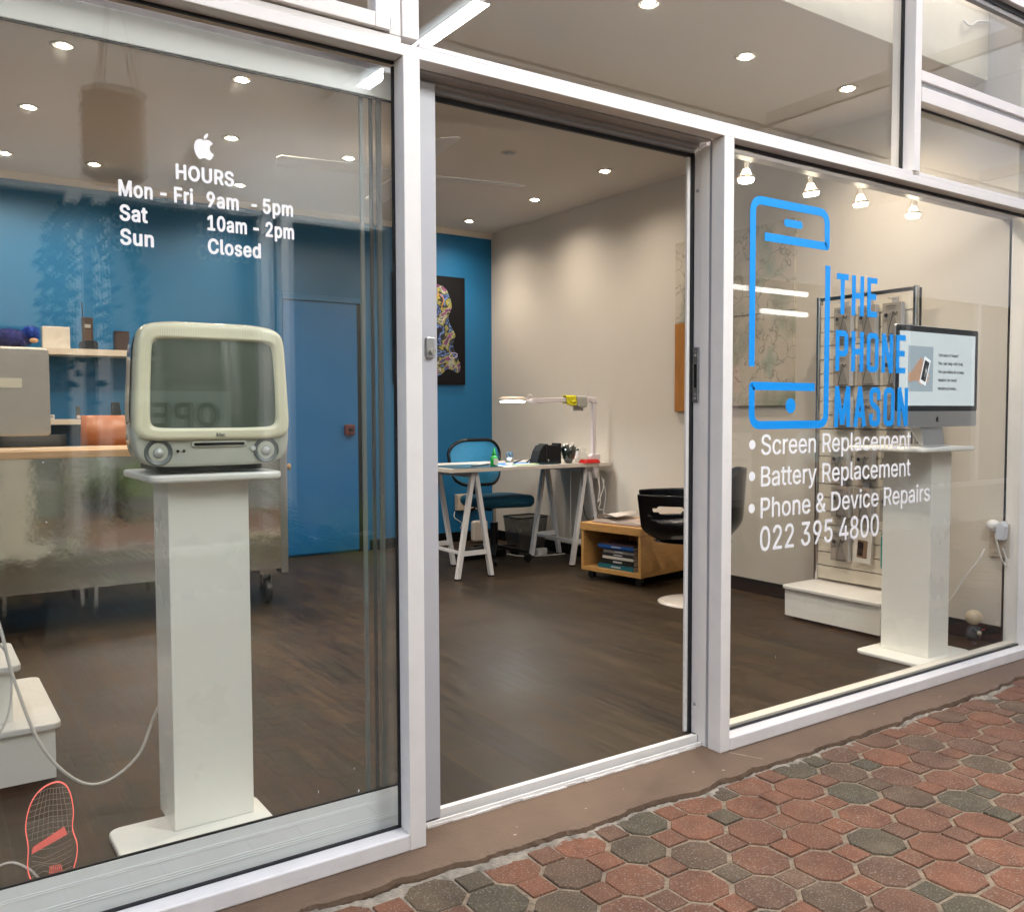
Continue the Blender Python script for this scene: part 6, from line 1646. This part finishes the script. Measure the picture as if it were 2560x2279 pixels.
so3.modifiers.new("t", 'SOLIDIFY').thickness = .012
so3.modifiers.new("s", 'SUBSURF').render_levels = 1
m_ = MB(); rings = []
for z, k in ((.358, .45), (.368, .66), (.376, .62)):
    rings.append([(x * k, y * k, z) for x, y in [(.33 * math.cos(R(q_)) * (1.1 if math.cos(R(q_)) < 0 else 1) , .30 * math.sin(R(q_))) for q_ in range(0, 360, 10)]])
loft(m_, rings, True, True, True); m_.build("seat_pan", SH, tu)
tu.rotation_euler = (0, 0, R(-44))

# ================================================================== WALL ART
mu = bpy.data.materials.new("mural_ink"); mu.use_nodes = True
t = mu.node_tree; b = t.nodes["Principled BSDF"]; b.inputs['Roughness'].default_value = .7
tc = t.nodes.new("ShaderNodeTexCoord")
nz = t.nodes.new("ShaderNodeTexNoise"); nz.inputs['Scale'].default_value = 2.2; nz.inputs['Detail'].default_value = 4
t.links.new(tc.outputs['Object'], nz.inputs['Vector'])
r1 = t.nodes.new("ShaderNodeValToRGB"); e = r1.color_ramp.elements
e[0].position = .38; e[0].color = (.20, .24, .17, 1); e[1].position = .52; e[1].color = (.50, .44, .36, 1)
q_ = e.new(.60); q_.color = (.55, .48, .40, 1); q_ = e.new(.68); q_.color = (.28, .36, .28, 1)
t.links.new(nz.outputs[0], r1.inputs[0])
vo = t.nodes.new("ShaderNodeTexVoronoi"); vo.feature = 'DISTANCE_TO_EDGE'; vo.inputs['Scale'].default_value = 5.5
mpx = t.nodes.new("ShaderNodeVectorMath"); mpx.operation = 'ADD'
nz2 = t.nodes.new("ShaderNodeTexNoise"); nz2.inputs['Scale'].default_value = 5; nz2.inputs['Detail'].default_value = 6
t.links.new(tc.outputs['Object'], nz2.inputs['Vector'])
t.links.new(tc.outputs['Object'], mpx.inputs[0])
scv = t.nodes.new("ShaderNodeVectorMath"); scv.operation = 'SCALE'; scv.inputs['Scale'].default_value = .55
t.links.new(nz2.outputs['Color'], scv.inputs[0]); t.links.new(scv.outputs[0], mpx.inputs[1]); t.links.new(mpx.outputs[0], vo.inputs['Vector'])
mr = t.nodes.new("ShaderNodeMapRange"); mr.inputs[1].default_value = .012; mr.inputs[2].default_value = .035
t.links.new(vo.outputs['Distance'], mr.inputs[0])
mx = t.nodes.new("ShaderNodeMix"); mx.data_type = 'RGBA'; mx.inputs[6].default_value = (.30, .27, .21, 1)
t.links.new(mr.outputs[0], mx.inputs[0]); t.links.new(r1.outputs[0], mx.inputs[7]); t.links.new(mx.outputs[2], b.inputs['Base Color'])
MUR = mu
m_ = B(WX - .022, WX - .002, 1.35, 2.32, 1.15 + .60, 2.28).build("wall_canvas", MUR); tag(m_, "large pale canvas of green and black ink lines, upper one on the cream wall", "painting")
m_ = B(WX - .022, WX - .002, 1.35, 2.0, 1.19, 1.745).build("wall_canvas", MUR); tag(m_, "lower pale ink-line canvas beside the orange wooden board", "painting")
m_ = B(WX - .026, WX - .002, 2.005, 2.32, 1.155, 1.745).build("wood_board", mat("orange_board", (.42, .17, .03), .45, noise=.3, nscale=6, stretch=(1, 4, 1)), bevel=.002); tag(m_, "orange brown wooden board on the cream wall at the right edge of the doorway", "board")

# ================================================================== SLAT PANEL WITH CASES
sp = thing("slat_panel", "freestanding cream slatted display panel with chrome posts and phone cases", "display stand", (3.06, .80, FL))
CRM = mat("slat_cream", (.62, .57, .48), .4)
z = .20
s_ = MB()
while z < 1.70:
    s_.box(.005, .025, -.27, .27, z, z + .070); z += .0755
s_.box(.0255, .030, -.27, .27, .2, 1.705)
s_.build("slat_board", CRM, sp)
s_ = MB(); s_.box(.0, .03, -.285, .285, 1.725, 1.745); s_.build("top_rail", CHROME, sp, bevel=.002)
for y in (-.285, .285):
    MB().tube([(.01, y, .17), (.01, y, 1.748)], .015, 14).build("post", CHROME, sp)
    MB().tube([(.035, y * 1.02, .17), (.035, y * 1.02, 1.74)], .008, 8).build("post", BLACK, sp)
s_ = MB(); s_.box(-.255, .03, -.285, .285, .02, .165); s_.build("base_box", PEDM, sp)
s_ = MB(); s_.prism(rrect(-.275, .10, -.30, .30, .03), 2, .1655, .185); s_.build("base_top", WHITEP, sp, bevel=.005)
B(-.22, .0, -.25, .25, .001, .0195).build("base_foot", BLACKM, sp)

CARD = mat("case_card", (.30, .27, .235), .35)
CLEARP = mat("case_phone", (.20, .185, .165), .2)
EDGE = mat("case_edge", (.55, .55, .56), .3)
HEX = mat("hex_dark", (.015, .015, .02), .4)


def case_pack():
    t_ = thing("phone_case_pack", "", "phone case")
    B(-.034, 0, -.052, .052, -.165, 0).build("box", CARD, t_, bevel=.001)
    B(-.033, -.003, -.0545, -.0525, -.163, -.002).build("clear_side", EDGE, t_)
    q = MB()
    q.prism([(-.045, -.158), (.015, -.158), (.030, -.06), (-.010, -.045)], 0, -.0352, -.0345); q.build("printed_phone", CLEARP, t_)
    q = MB(); stroke(q, [(.0, 0), (1, 1)], .001, 0, .001)
    q = MB()
    q.bar((-.0357, .018, -.155), (-.0357, -.010, -.047), .0012, .003); q.bar((-.0357, -.045, -.158), (-.0357, .018, -.158), .0012, .003)
    q.build("phone_outline", HEX, t_)
    q = MB(); q.prism([(.030 + .0115 * math.cos(R(a)), -.062 + .0115 * math.sin(R(a))) for a in range(30, 390, 60)], 0, -.0365, -.0350)
    for (yy, zz) in ((-.022, -.060), (-.014, -.052), (-.030, -.052)):
        q.prism([(yy + .004 * math.cos(R(a)), zz + .004 * math.sin(R(a))) for a in range(0, 360, 45)], 0, -.0372, -.0350)
    q.build("hexagon_mark", HEX, t_)
    q = MB()
    for i in range(7):
        q.box(-.0356, -.0350, .030 - i * .008 - .0055, .030 - i * .008, -.020, -.0145)
    q.box(-.0356, -.0350, -.02, .028, -.030, -.0275); q.box(-.0356, -.0350, .01, .044, -.085, -.083); q.box(-.0356, -.0350, .02, .044, -.092, -.090)
    q.build("card_print", mat("card_ink", (.12, .11, .10), .5), t_)
    q = MB(); q.tube([(.015, 0, .022), (-.06, 0, .020), (-.065, 0, .026)], .0018, 6); q.box(-.004, -.001, -.018, .018, 0, .03)
    q.build("hanger", FRAME_G, t_)
    return t_


cp0 = None
RN = ["top", "second", "third", "fourth", "fifth", "bottom"]
CN = ["left", "middle", "right"]
for r_, zt in enumerate((1.705, 1.450, 1.235, .962, .750, .515)):
    for c_, y in enumerate((.905, .760, .612)):
        if (r_, c_) in ((5, 1), (5, 2)):
            continue
        o = case_pack() if cp0 is None else copy_tree(cp0)
        if cp0 is None:
            cp0 = o
        o.location = (3.052, y + random.uniform(-.006, .006), zt + random.uniform(-.004, .004))
        o.rotation_euler = (0, 0, R(random.uniform(-7, 5)))
        o["label"] = "grey phone case pack hanging in the %s row, %s column of the slat panel" % (RN[r_], CN[c_])
        o["group"] = "phone case packs on the slat panel"
o = thing("screen_protector_pack", "white phone pack with brown phone picture at the bottom of the slat panel", "phone case", (3.045, .76, .52))
o.rotation_euler = (R(4), 0, 0)
s_ = MB(); s_.prism(rrect(-.052, .052, -.165, 0, .006), 0, -.02, 0); s_.build("box", mat("pack_white", (.62, .60, .56), .35), o)
s_ = MB(); s_.prism(rrect(-.030, .030, -.140, -.045, .005), 0, -.0208, -.0202); s_.build("printed_phone", mat("pack_brown", (.20, .13, .08), .3), o)
s_ = MB(); s_.prism(rrect(-.006, .026, -.13, -.055, .004), 0, -.0214, -.0209); s_.build("printed_back", BLACK, o)
o = thing("teal_phone_case", "bright teal phone case hanging lowest beside the right pedestal", "phone case", (3.045, .615, .525))
s_ = MB(); stroke(s_, [(p[0], p[1]) for p in rrect(-.043, .043, -.185, 0, .012)] + [(.043, -.02)], .012, -.012, .0)
s_.v = [(y, x, z) for x, y, z in s_.v]; s_.build("frame", mat("teal_plastic", (.01, .26, .26), .3), o)
B(-.006, -.002, -.040, .040, -.18, -.004).build("backing", CARD, o)

# ================================================================== CLIP SPOT LAMPS
GLSH = glass("lamp_shade_glass", (.97, .93, .86), base=.10)
EM2 = mat("bulb_glow", (1, .9, .7), emit=(1, .90, .70), es=6)


def spot_lamp(x, label, rz):
    t_ = thing("clip_spot_lamp", label, "spot lamp", (x, .235, 2.005), 0, "glass spot lamps under the shopfront header")
    M = Matrix.Rotation(R(rz), 4, 'Y')
    MB().lathe([(.012, .085), (.016, .06), (.024, .035), (.031, .018)], n=24, M=M).build("glass_shade", GLSH, t_)
    MB().lathe([(0, .0), (.026, .0), (.029, .004), (.0295, .012)], n=24, M=M).build("bulb_face", EM2, t_)
    MB().lathe([(.0295, .0125), (.0325, .013), (.033, .019), (.029, .021)], n=24, M=M).build("rim", mat("rim_brass", (.5, .36, .24), .35), t_)
    MB().lathe([(.0, .050), (.012, .047), (.019, .030), (.024, .022)], n=20, M=M).build("bulb_reflector", mat("reflector_glow", (.8, .7, .5), emit=(1, .88, .62), es=1.6), t_)
    m_ = MB(); m_.tube([M @ Vector((0, 0, .048)), M @ Vector((0, 0, .085)), (0.0, -.012, .10), (0.0, -.045, .085)], .008, 10)
    m_.build("arm", mat("lamp_porcelain", (.70, .66, .58), .3), t_)
    B(-.028, .028, -.064, -.045, .060, .078).build("clip", MATS["lamp_porcelain"], t_, bevel=.003)
    ld = bpy.data.lights.new("clip_light", 'SPOT'); ld.energy = 1.6; ld.spot_size = R(95); ld.spot_blend = .6; ld.color = (1, .82, .60); ld.shadow_soft_size = .03
    lo = bpy.data.objects.new("clip_beam", ld); col.objects.link(lo); lo.parent = t_; lo.location = (0, 0, -.01); lo.rotation_euler = (R(20), 0, 0)


for x, rz, lab in ((1.490, 2, "lit glass spot lamp nearest the door post, leftmost of four"), (1.873, -8, "second lit glass spot lamp from the door post"), (2.197, -6, "third lit glass spot lamp from the door post"), (2.575, 4, "rightmost lit glass spot lamp, above the flat screen")):
    spot_lamp(x, lab, rz)

# ================================================================== RIGHT WALL SOCKETS, TOY
ou = thing("wall_socket", "cream double wall socket with white plugs low on the right wall", "socket", (WX - .002, .145, .52))
B(-.010, 0, -.05, .05, -.07, .095).build("face_plate", mat("socket_cream", (.50, .44, .36), .4), ou, bevel=.003)
B(-.0125, -.0105, -.035, .035, -.05, -.005).build("switch_plate", MATS["socket_cream"], ou, bevel=.001)
pg = thing("white_plug_adapter", "chunky white plug adapter in the wall socket with a short cable loop", "plug", (WX - .0135, .15, .585))
s_ = MB(); ell(s_, (-.03, .01, .02), (.028, .032, .028), 16); s_.build("round_plug", WHITE, pg)
s_ = MB(); s_.prism([(-.045, -.045), (-.012, -.045), (-.005, .03), (-.035, .045), (-.05, .02)], 0, -.045, -.002); s_.build("adapter_block", mat("adapter_white", (.68, .72, .80), .35), pg, bevel=.004)
(cable("power_cord", [(3.15, .19, .49), (3.12, .20, .44), (3.08, .25, .34), (3.06, .30, .24), (3.03, .36, .15), (2.96, .42, .07), (2.86, .42, .07)], .004, CORD, im))
(cable("power_cord", [(3.155, .145, .57), (3.16, .13, .50), (3.17, .115, .44), (3.19, .10, .415), (3.188, .105, .45), (3.19, .125, .50)], .0045, CORD, pg))
sw = thing("cream_switch_plate", "cream switch plate with two round buttons at the right edge of the photo", "switch", (3.255, .1195, 1.46))
s_ = MB()
B(.0, .21, .1205, .135, FL, 2.05).build("wall_end", WALLC, rw)
sw.location = (3.195, -.012, 1.42)
B(0, .15, 0, .0105, -.06, .055).build("plate", mat("switch_cream", (.58, .50, .33), .4), sw, bevel=.003)
s_ = MB(); s_.tube([(.035, -.006, .020), (.035, 0, .020)], .008, 14); s_.tube([(.035, -.006, -.030), (.035, 0, -.030)], .008, 14); s_.build("button", MATS["switch_cream"], sw)
tf = thing("figurine", "small round-headed toy figure in dark clothes on the floor at lower right", "toy figure", (3.085, .20, FL), R(20))
DKC = mat("toy_dark", (.03, .035, .045), .5)
s_ = MB(); ell(s_, (0, 0, .135), (.040, .038, .036)); s_.build("head", mat("toy_cream", (.55, .45, .32), .5, noise=.2, nscale=20), tf)
s_ = MB(); s_.lathe([(.030, .028), (.034, .05), (.026, .085), (.012, .10)], n=18); s_.build("robe", DKC, tf)
for sx in (-1, 1):
    MB().tube([(sx * .014, 0, .04), (sx * .018, -.004, .008)], .012, 10).build("leg", DKC, tf)
MB().tube([(-.022, -.005, .085), (-.035, -.028, .070)], .010, 10).build("arm", DKC, tf)
MB().tube([(.022, -.005, .085), (.05, -.02, .068)], .010, 10).build("arm", DKC, tf)
s_ = MB(); ell(s_, (-.038, -.03, .070), (.011, .011, .011), 12); s_.build("hand", MATS["toy_cream"], tf)
s_ = MB(); s_.tube([(.045, -.022, .066), (.115, -.035, .058)], .005, 8); s_.build("red_stick", mat("toy_red", (.35, .03, .03), .4), tf)

# ================================================================== ARCADE OUTSIDE (seen in reflections and lighting the front)
up = thing("bounce_facade", "unseen cream wall and roof edge above the shopfront, shaped to bounce sunlight down", "wall")
B(-6, 9, .325, .45, 3.41, 6.0).build("wall_face", mat("upper_render", (.5, .47, .43), .8), up)  # unseen; height and setback chosen to bounce sun and let skylight in
B(-6, XL - .002, 0, .15, 0, 3.0).build("wall_face", MATS["upper_render"], up)
B(XR + .002, 9, 0, .15, 0, 3.0).build("wall_face", MATS["upper_render"], up)
B(-4.2, WX + .5, .27, 4.9, 3.305, 3.40).build("roof_slab", MATS["upper_render"], up)
soff = thing("canopy_frame", "slim white steel frame spanning the walkway between the two shops", "canopy", (0, 0, 3.0))
for x in (-4.5, -2.0, .985, 3.6, 6.2):
    B(x - .02, x + .02, -2.85, -.002, .02, .10).build("cross_beam", mat("rafter_paint", (.62, .60, .58), .5), soff)
B(-6, 9, -1.82, -1.78, .021, .099).build("long_beam", MATS["rafter_paint"], soff)
for x, lab in ((.985, "fluorescent batten light on the walkway ceiling reflected above the doorway"), (-3.4, "added fluorescent batten light, unseen far to the left, brightening the walkway")):  # the far left batten is an added, unseen light source
    bt = thing("batten_light", lab, "ceiling light", (x, -1.75, 2.985), 0, "batten lights on the walkway ceiling")
    B(-.05, .05, -.62, .62, -.02, .012).build("housing", WHITE, bt, bevel=.004)
    MB().tube([(0, -.6, -.045), (0, .6, -.045)], .02, 14).build("tube", mat("tube_glow", (1, 1, 1), emit=(.82, .93, 1), es=1.1), bt)
    ld = bpy.data.lights.new("batten_lamp", 'AREA'); ld.shape = 'RECTANGLE'; ld.size = .08; ld.size_y = 1.2; ld.energy = 12; ld.color = (.92, .96, 1)
    lo = bpy.data.objects.new("batten_beam", ld); col.objects.link(lo); lo.parent = bt; lo.location = (0, 0, -.07)

# opposite shop; its upper front is raised to block the sun from the walkway
op = thing("opposite_shop", "white framed shop across the walkway with panes, ledge and dark interior", "shopfront", (0, -2.9, 0))
OW = mat("opp_white", (.62, .63, .62), .5)
OK = mat("opp_kick", (.30, .33, .33), .5)
ODK = mat("opp_interior", (.10, .105, .10), .6, noise=.6, nscale=2.5, c2=(.22, .22, .19))
OB = mat("opp_blind", (.42, .50, .48), .7)
B(-6, 22, -.15, -.02, -.05, .36).build("kick_panel", OK, op)
B(-6, 22, -.02, .03, .36, .41).build("ledge", OW, op, bevel=.004)
B(-6, 22, -.15, .02, 2.35, 5.8).build("sun_block_fascia", OW, op)
B(-6, 22, -.02, .028, 2.28, 2.35).build("window_head", OW, op)
for x in (-4.8, -3.6, -2.4, -1.25, -.38, -.25, .62, .74, 1.75, 2.35, 3.25, 4.15, 5.75, 7.0, 8.3, 9.6, 11, 12.5):
    B(x - .035, x + .035, -.03, .022, .4105, 2.2795).build("mullion", OW, op)
B(-6, 22, -.22, -.16, .36, 2.36).build("display_back", ODK, op)
B(-1.2, -.43, -.10, -.08, 1.60, 2.27).build("window_blind", OB, op)
B(1.8, 2.3, -.10, -.08, .42, 2.27).build("window_blind", mat("opp_cream", (.45, .42, .36), .7), op)
B(.66, .73, -.10, -.08, .42, 2.27).build("window_blind", OB, op)
DT = mat("opp_dark_text", (.03, .035, .035), .5)
B(-.20, .42, -.07, -.06, 1.02, 1.28).build("open_board", mat("opp_board", (.34, .40, .37), .5), op)
M180 = Matrix.Rotation(math.pi, 4, 'Z')
text("open_text", "OPEN", -.36, .14, 1.08, .13, DT, op, y=.058, bold=.03, M=M180)
B(4.32, 4.74, .024, .028, .42, .98).build("shop_poster", mat("opp_poster", (.85, .82, .78), .5), op)
text("poster_text", "hospiceshop", -4.68, -4.36, .74, .035, mat("opp_maroon", (.25, .07, .07), .5), op, y=-.030, bold=0, M=M180)
q_ = MB(); stroke(q_, [(4.53 + .06 * math.cos(R(a)), .87 + .06 * math.sin(R(a))) for a in range(0, 361, 20)], .008, .0285, .0295); q_.build("poster_ring", MATS["opp_maroon"], op)
text("street_text", "PICTON STREET HOWICK", -5.52, -5.06, 1.76, .026, OW, op, y=-.031, bold=0, M=M180)
B(4.42, 4.58, .024, .027, 1.31, 1.52).build("pink_flyer", mat("opp_pink", (.65, .12, .32), .5), op)
B(4.42, 4.58, .024, .027, 1.05, 1.29).build("purple_flyer", mat("opp_lilac", (.55, .32, .55), .5), op)
SG = mat("strip_glow", (1, 1, 1), emit=(1, .98, .94), es=1.6)
for x0, x1, z in ((4.62, 5.6, 2.20), (5.0, 5.6, 2.02)):
    MB().tube([(x0, -.10, z), (x1, -.10, z)], .022, 10).build("strip_light", SG, op)

# a person in a pale blue shirt sitting bent forward by the opposite shop (reflected in the right window)
pr = thing("person", "person in a pale blue shirt sitting bent forward, reflected behind the blue phone logo", "person", (4.92, -2.55, -.02))


def skin_fig(name, pts, edges, rad, m, par, lv=1):
    me = bpy.data.meshes.new(name); me.from_pydata(pts, edges, []); me.materials.append(m)
    o = bpy.data.objects.new(name, me); col.objects.link(o); o.parent = par
    o.modifiers.new("skin", 'SKIN')
    for v, r_ in zip(me.skin_vertices[0].data, rad):
        v.radius = (r_, r_)
    me.skin_vertices[0].data[0].use_root = True
    sb = o.modifiers.new("sub", 'SUBSURF'); sb.levels = sb.render_levels = lv
    o.modifiers["skin"].use_smooth_shade = True
    return o


SKN = mat("skin_tone", (.42, .25, .17), .55)
# pelvis, spine, neck, head, arms, legs (seated on a low ledge, leaning forward)
P_ = [(0, 0, .52), (0, .06, .68), (0, .15, .86), (0, .22, 1.00), (0, .27, 1.08), (0, .32, 1.17), (0, .33, 1.25),
      (-.17, .17, .95), (-.21, .32, .74), (-.13, .47, .62), (-.10, .53, .58), (.17, .17, .95), (.21, .32, .74), (.13, .47, .62), (.10, .53, .58),
      (-.10, .05, .50), (-.13, .44, .50), (-.13, .42, .10), (-.13, .54, .04), (.10, .05, .50), (.13, .44, .50), (.13, .42, .10), (.13, .54, .04)]
E_ = [(0, 1), (1, 2), (2, 3), (3, 4), (4, 5), (5, 6), (2, 7), (7, 8), (8, 9), (9, 10), (2, 11), (11, 12), (12, 13), (13, 14), (0, 15), (15, 16), (16, 17), (17, 18), (0, 19), (19, 20), (20, 21), (21, 22)]
R_ = [.13, .125, .13, .075, .055, .088, .075, .055, .042, .030, .034, .055, .042, .030, .034, .085, .060, .040, .035, .085, .060, .040, .035]
skin_fig("body", P_, E_, R_, SKN, pr, 2)
SI = [0, 1, 2, 3, 7, 8, 11, 12]
skin_fig("shirt", [P_[i] for i in SI], [(0, 1), (1, 2), (2, 3), (2, 4), (4, 5), (2, 6), (6, 7)], [.145, .142, .148, .085, .072, .062, .072, .062], mat("pale_blue_cotton", (.60, .80, .84), .8), pr, 2)
TI = [0, 15, 16, 17, 19, 20, 21]
skin_fig("trousers", [P_[i] for i in TI], [(0, 1), (1, 2), (2, 3), (0, 4), (4, 5), (5, 6)], [.15, .098, .074, .056, .098, .074, .056], mat("grey_denim", (.10, .11, .13), .8), pr, 2)
for sx in (-1, 1):
    for k, L_ in enumerate((.055, .062, .058, .046)):
        b0 = Vector((sx * (.125 - .018 * k), .545, .575)); b1 = b0 + Vector((-sx * .006, L_ * .6, -.012)); b2 = b1 + Vector((-sx * .004, L_ * .3, -.022))
        MB().tube([b0 - Vector((0, .03, 0)), b0, b1, b2], [.010, .0095, .0085, .006], 8).build("finger", SKN, pr)
    MB().tube([(sx * .12, .50, .585), (sx * .075, .54, .588), (sx * .062, .57, .575)], [.012, .0105, .007], 8).build("thumb", SKN, pr)
h_ = MB(); ell(h_, (0, .300, 1.245), (.088, .092, .085)); h_.build("hair", mat("sandy_hair", (.20, .13, .07), .8), pr)
h_ = MB(); ell(h_, (0, .405, 1.19), (.013, .016, .018), 10); h_.build("nose", SKN, pr)
lg_ = B(4.6, 5.3, -2.83, -2.42, -.02, .40).build("bench", mat("bench_timber", (.25, .18, .11), .6), bevel=.01); tag(lg_, "low timber bench outside the opposite shop under the seated person", "bench")


def potted_palm(x, y, label, s=1.0, seed=1):
    rnd = random.Random(seed)
    t_ = thing("potted_palm", label, "plant", (x, y, -.04))
    MB().lathe([(.11, 0), (.15, .28), (.16, .30), (.145, .30), (.13, .26), (0, .26)], n=24).build("pot", mat("pot_dark", (.06, .05, .045), .5), t_)
    m_ = MB()
    for k in range(34):
        a = rnd.uniform(0, 6.28); L_ = rnd.uniform(.45, .75) * s; el = rnd.uniform(.7, 1.35)
        p = Vector((0, 0, .28)); d = Vector((math.cos(a) * math.cos(el), math.sin(a) * math.cos(el), math.sin(el)))
        pts = [p.copy()]
        for i in range(10):
            d.z -= .13; d.normalize(); p = p + d * L_ / 10; pts.append(p.copy())
        m_.tube(pts, .0035, 4, False)
        for i in range(2, 11):
            dd = (pts[i] - pts[i - 1]).normalized(); sd_ = dd.cross(Vector((0, 0, 1))).normalized()
            for sg in (-1, 1):
                for h_ in (0, .5):
                    base = pts[i] - dd * L_ / 10 * h_
                    ln = .16 * s * (1 - abs(i - 5) / 9)
                    tip = base + (sd_ * sg * .8 + dd * .55 + Vector((0, 0, -.35))) * ln
                    wv_ = dd * .008
                    m_.add([base - wv_, base + wv_, tip], [(0, 1, 2)])
    m_.build("fronds", mat("palm_green", (.15, .24, .04), .45, noise=.4, nscale=9), t_)


potted_palm(-.72, -2.62, "green potted palm outside the opposite shop, reflected in the left window", 1.15, 3)
potted_palm(.85, -2.68, "green potted palm reflected low across the blue door", 1.0, 8)
potted_palm(-1.75, -2.60, "green potted palm further left outside the opposite shop", 1.1, 12)
# hanging plant and woven basket
wb = thing("woven_basket", "tall woven straw basket hanging under the walkway ceiling, reflected upper left", "basket", (-.38, -1.8, 2.12))
STRAW = mat("straw", (.30, .235, .16), .8, noise=.5, nscale=8, stretch=(1, 1, 14), bump=1, bscale=40)
m_ = MB()
prof = [(.112 + .010 * (k % 2) + .004 * math.sin(k * 1.7), k * .0145) for k in range(24)]
m_.lathe(prof + [(.10, .34), (0, .34)], n=30); m_.build("basket_body", STRAW, wb)
m_ = MB()
for a in (0, 120, 240):
    m_.tube([(.1 * math.cos(R(a)), .1 * math.sin(R(a)), .34), (0, 0, .86)], .004, 6)
m_.build("cord", STRAW, wb)
hp = thing("hanging_plant", "trailing leafy plant hanging below and beside the woven basket", "plant", (-.42, -2.1, 1.65))
m_ = MB(); rnd = random.Random(5)
for k in range(14):
    a = rnd.uniform(0, 6.28)
    pts = [Vector((0, 0, .40)), Vector((.12 * math.cos(a), .10 * math.sin(a), .38)), Vector((.19 * math.cos(a), .15 * math.sin(a), .15)), Vector((.22 * math.cos(a), .16 * math.sin(a), -rnd.uniform(.1, .45)))]
    sp_ = smooth_path(pts, 9)
    m_.tube(sp_, .003, 4, False)
    for p in sp_[6:]:
        for _ in range(3):
            d = Vector((rnd.uniform(-1, 1), rnd.uniform(-1, 1), rnd.uniform(-1, .5))).normalized(); s1 = d.orthogonal().normalized()
            L_ = rnd.uniform(.03, .06)
            m_.add([p, p + d * L_ * .5 + s1 * L_ * .3, p + d * L_, p + d * L_ * .5 - s1 * L_ * .3], [(0, 1, 2, 3)])
m_.build("foliage", mat("leaf_dark", (.035, .07, .03), .5, noise=.4, nscale=10), hp)
pn = thing("pennant_string", "white triangular pennants strung under the walkway ceiling, reflected at upper left", "bunting", (-.25, -.9, 2.45))
for k, (x, a) in enumerate(((-.18, 0), (.0, 8), (.2, -5))):
    m_ = MB(); m_.prism([(x - .07, .09), (x + .07, .09), (x, -.07)], 1, -.001, .001); m_.build("pennant", mat("pennant_white", (.6, .62, .66), .7), pn)
MB().tube([(-2.0, 0, .14), (-.2, 0, .088), (.2, 0, .088), (2.0, 0, .14)], .003, 6).build("string", CORD, pn)
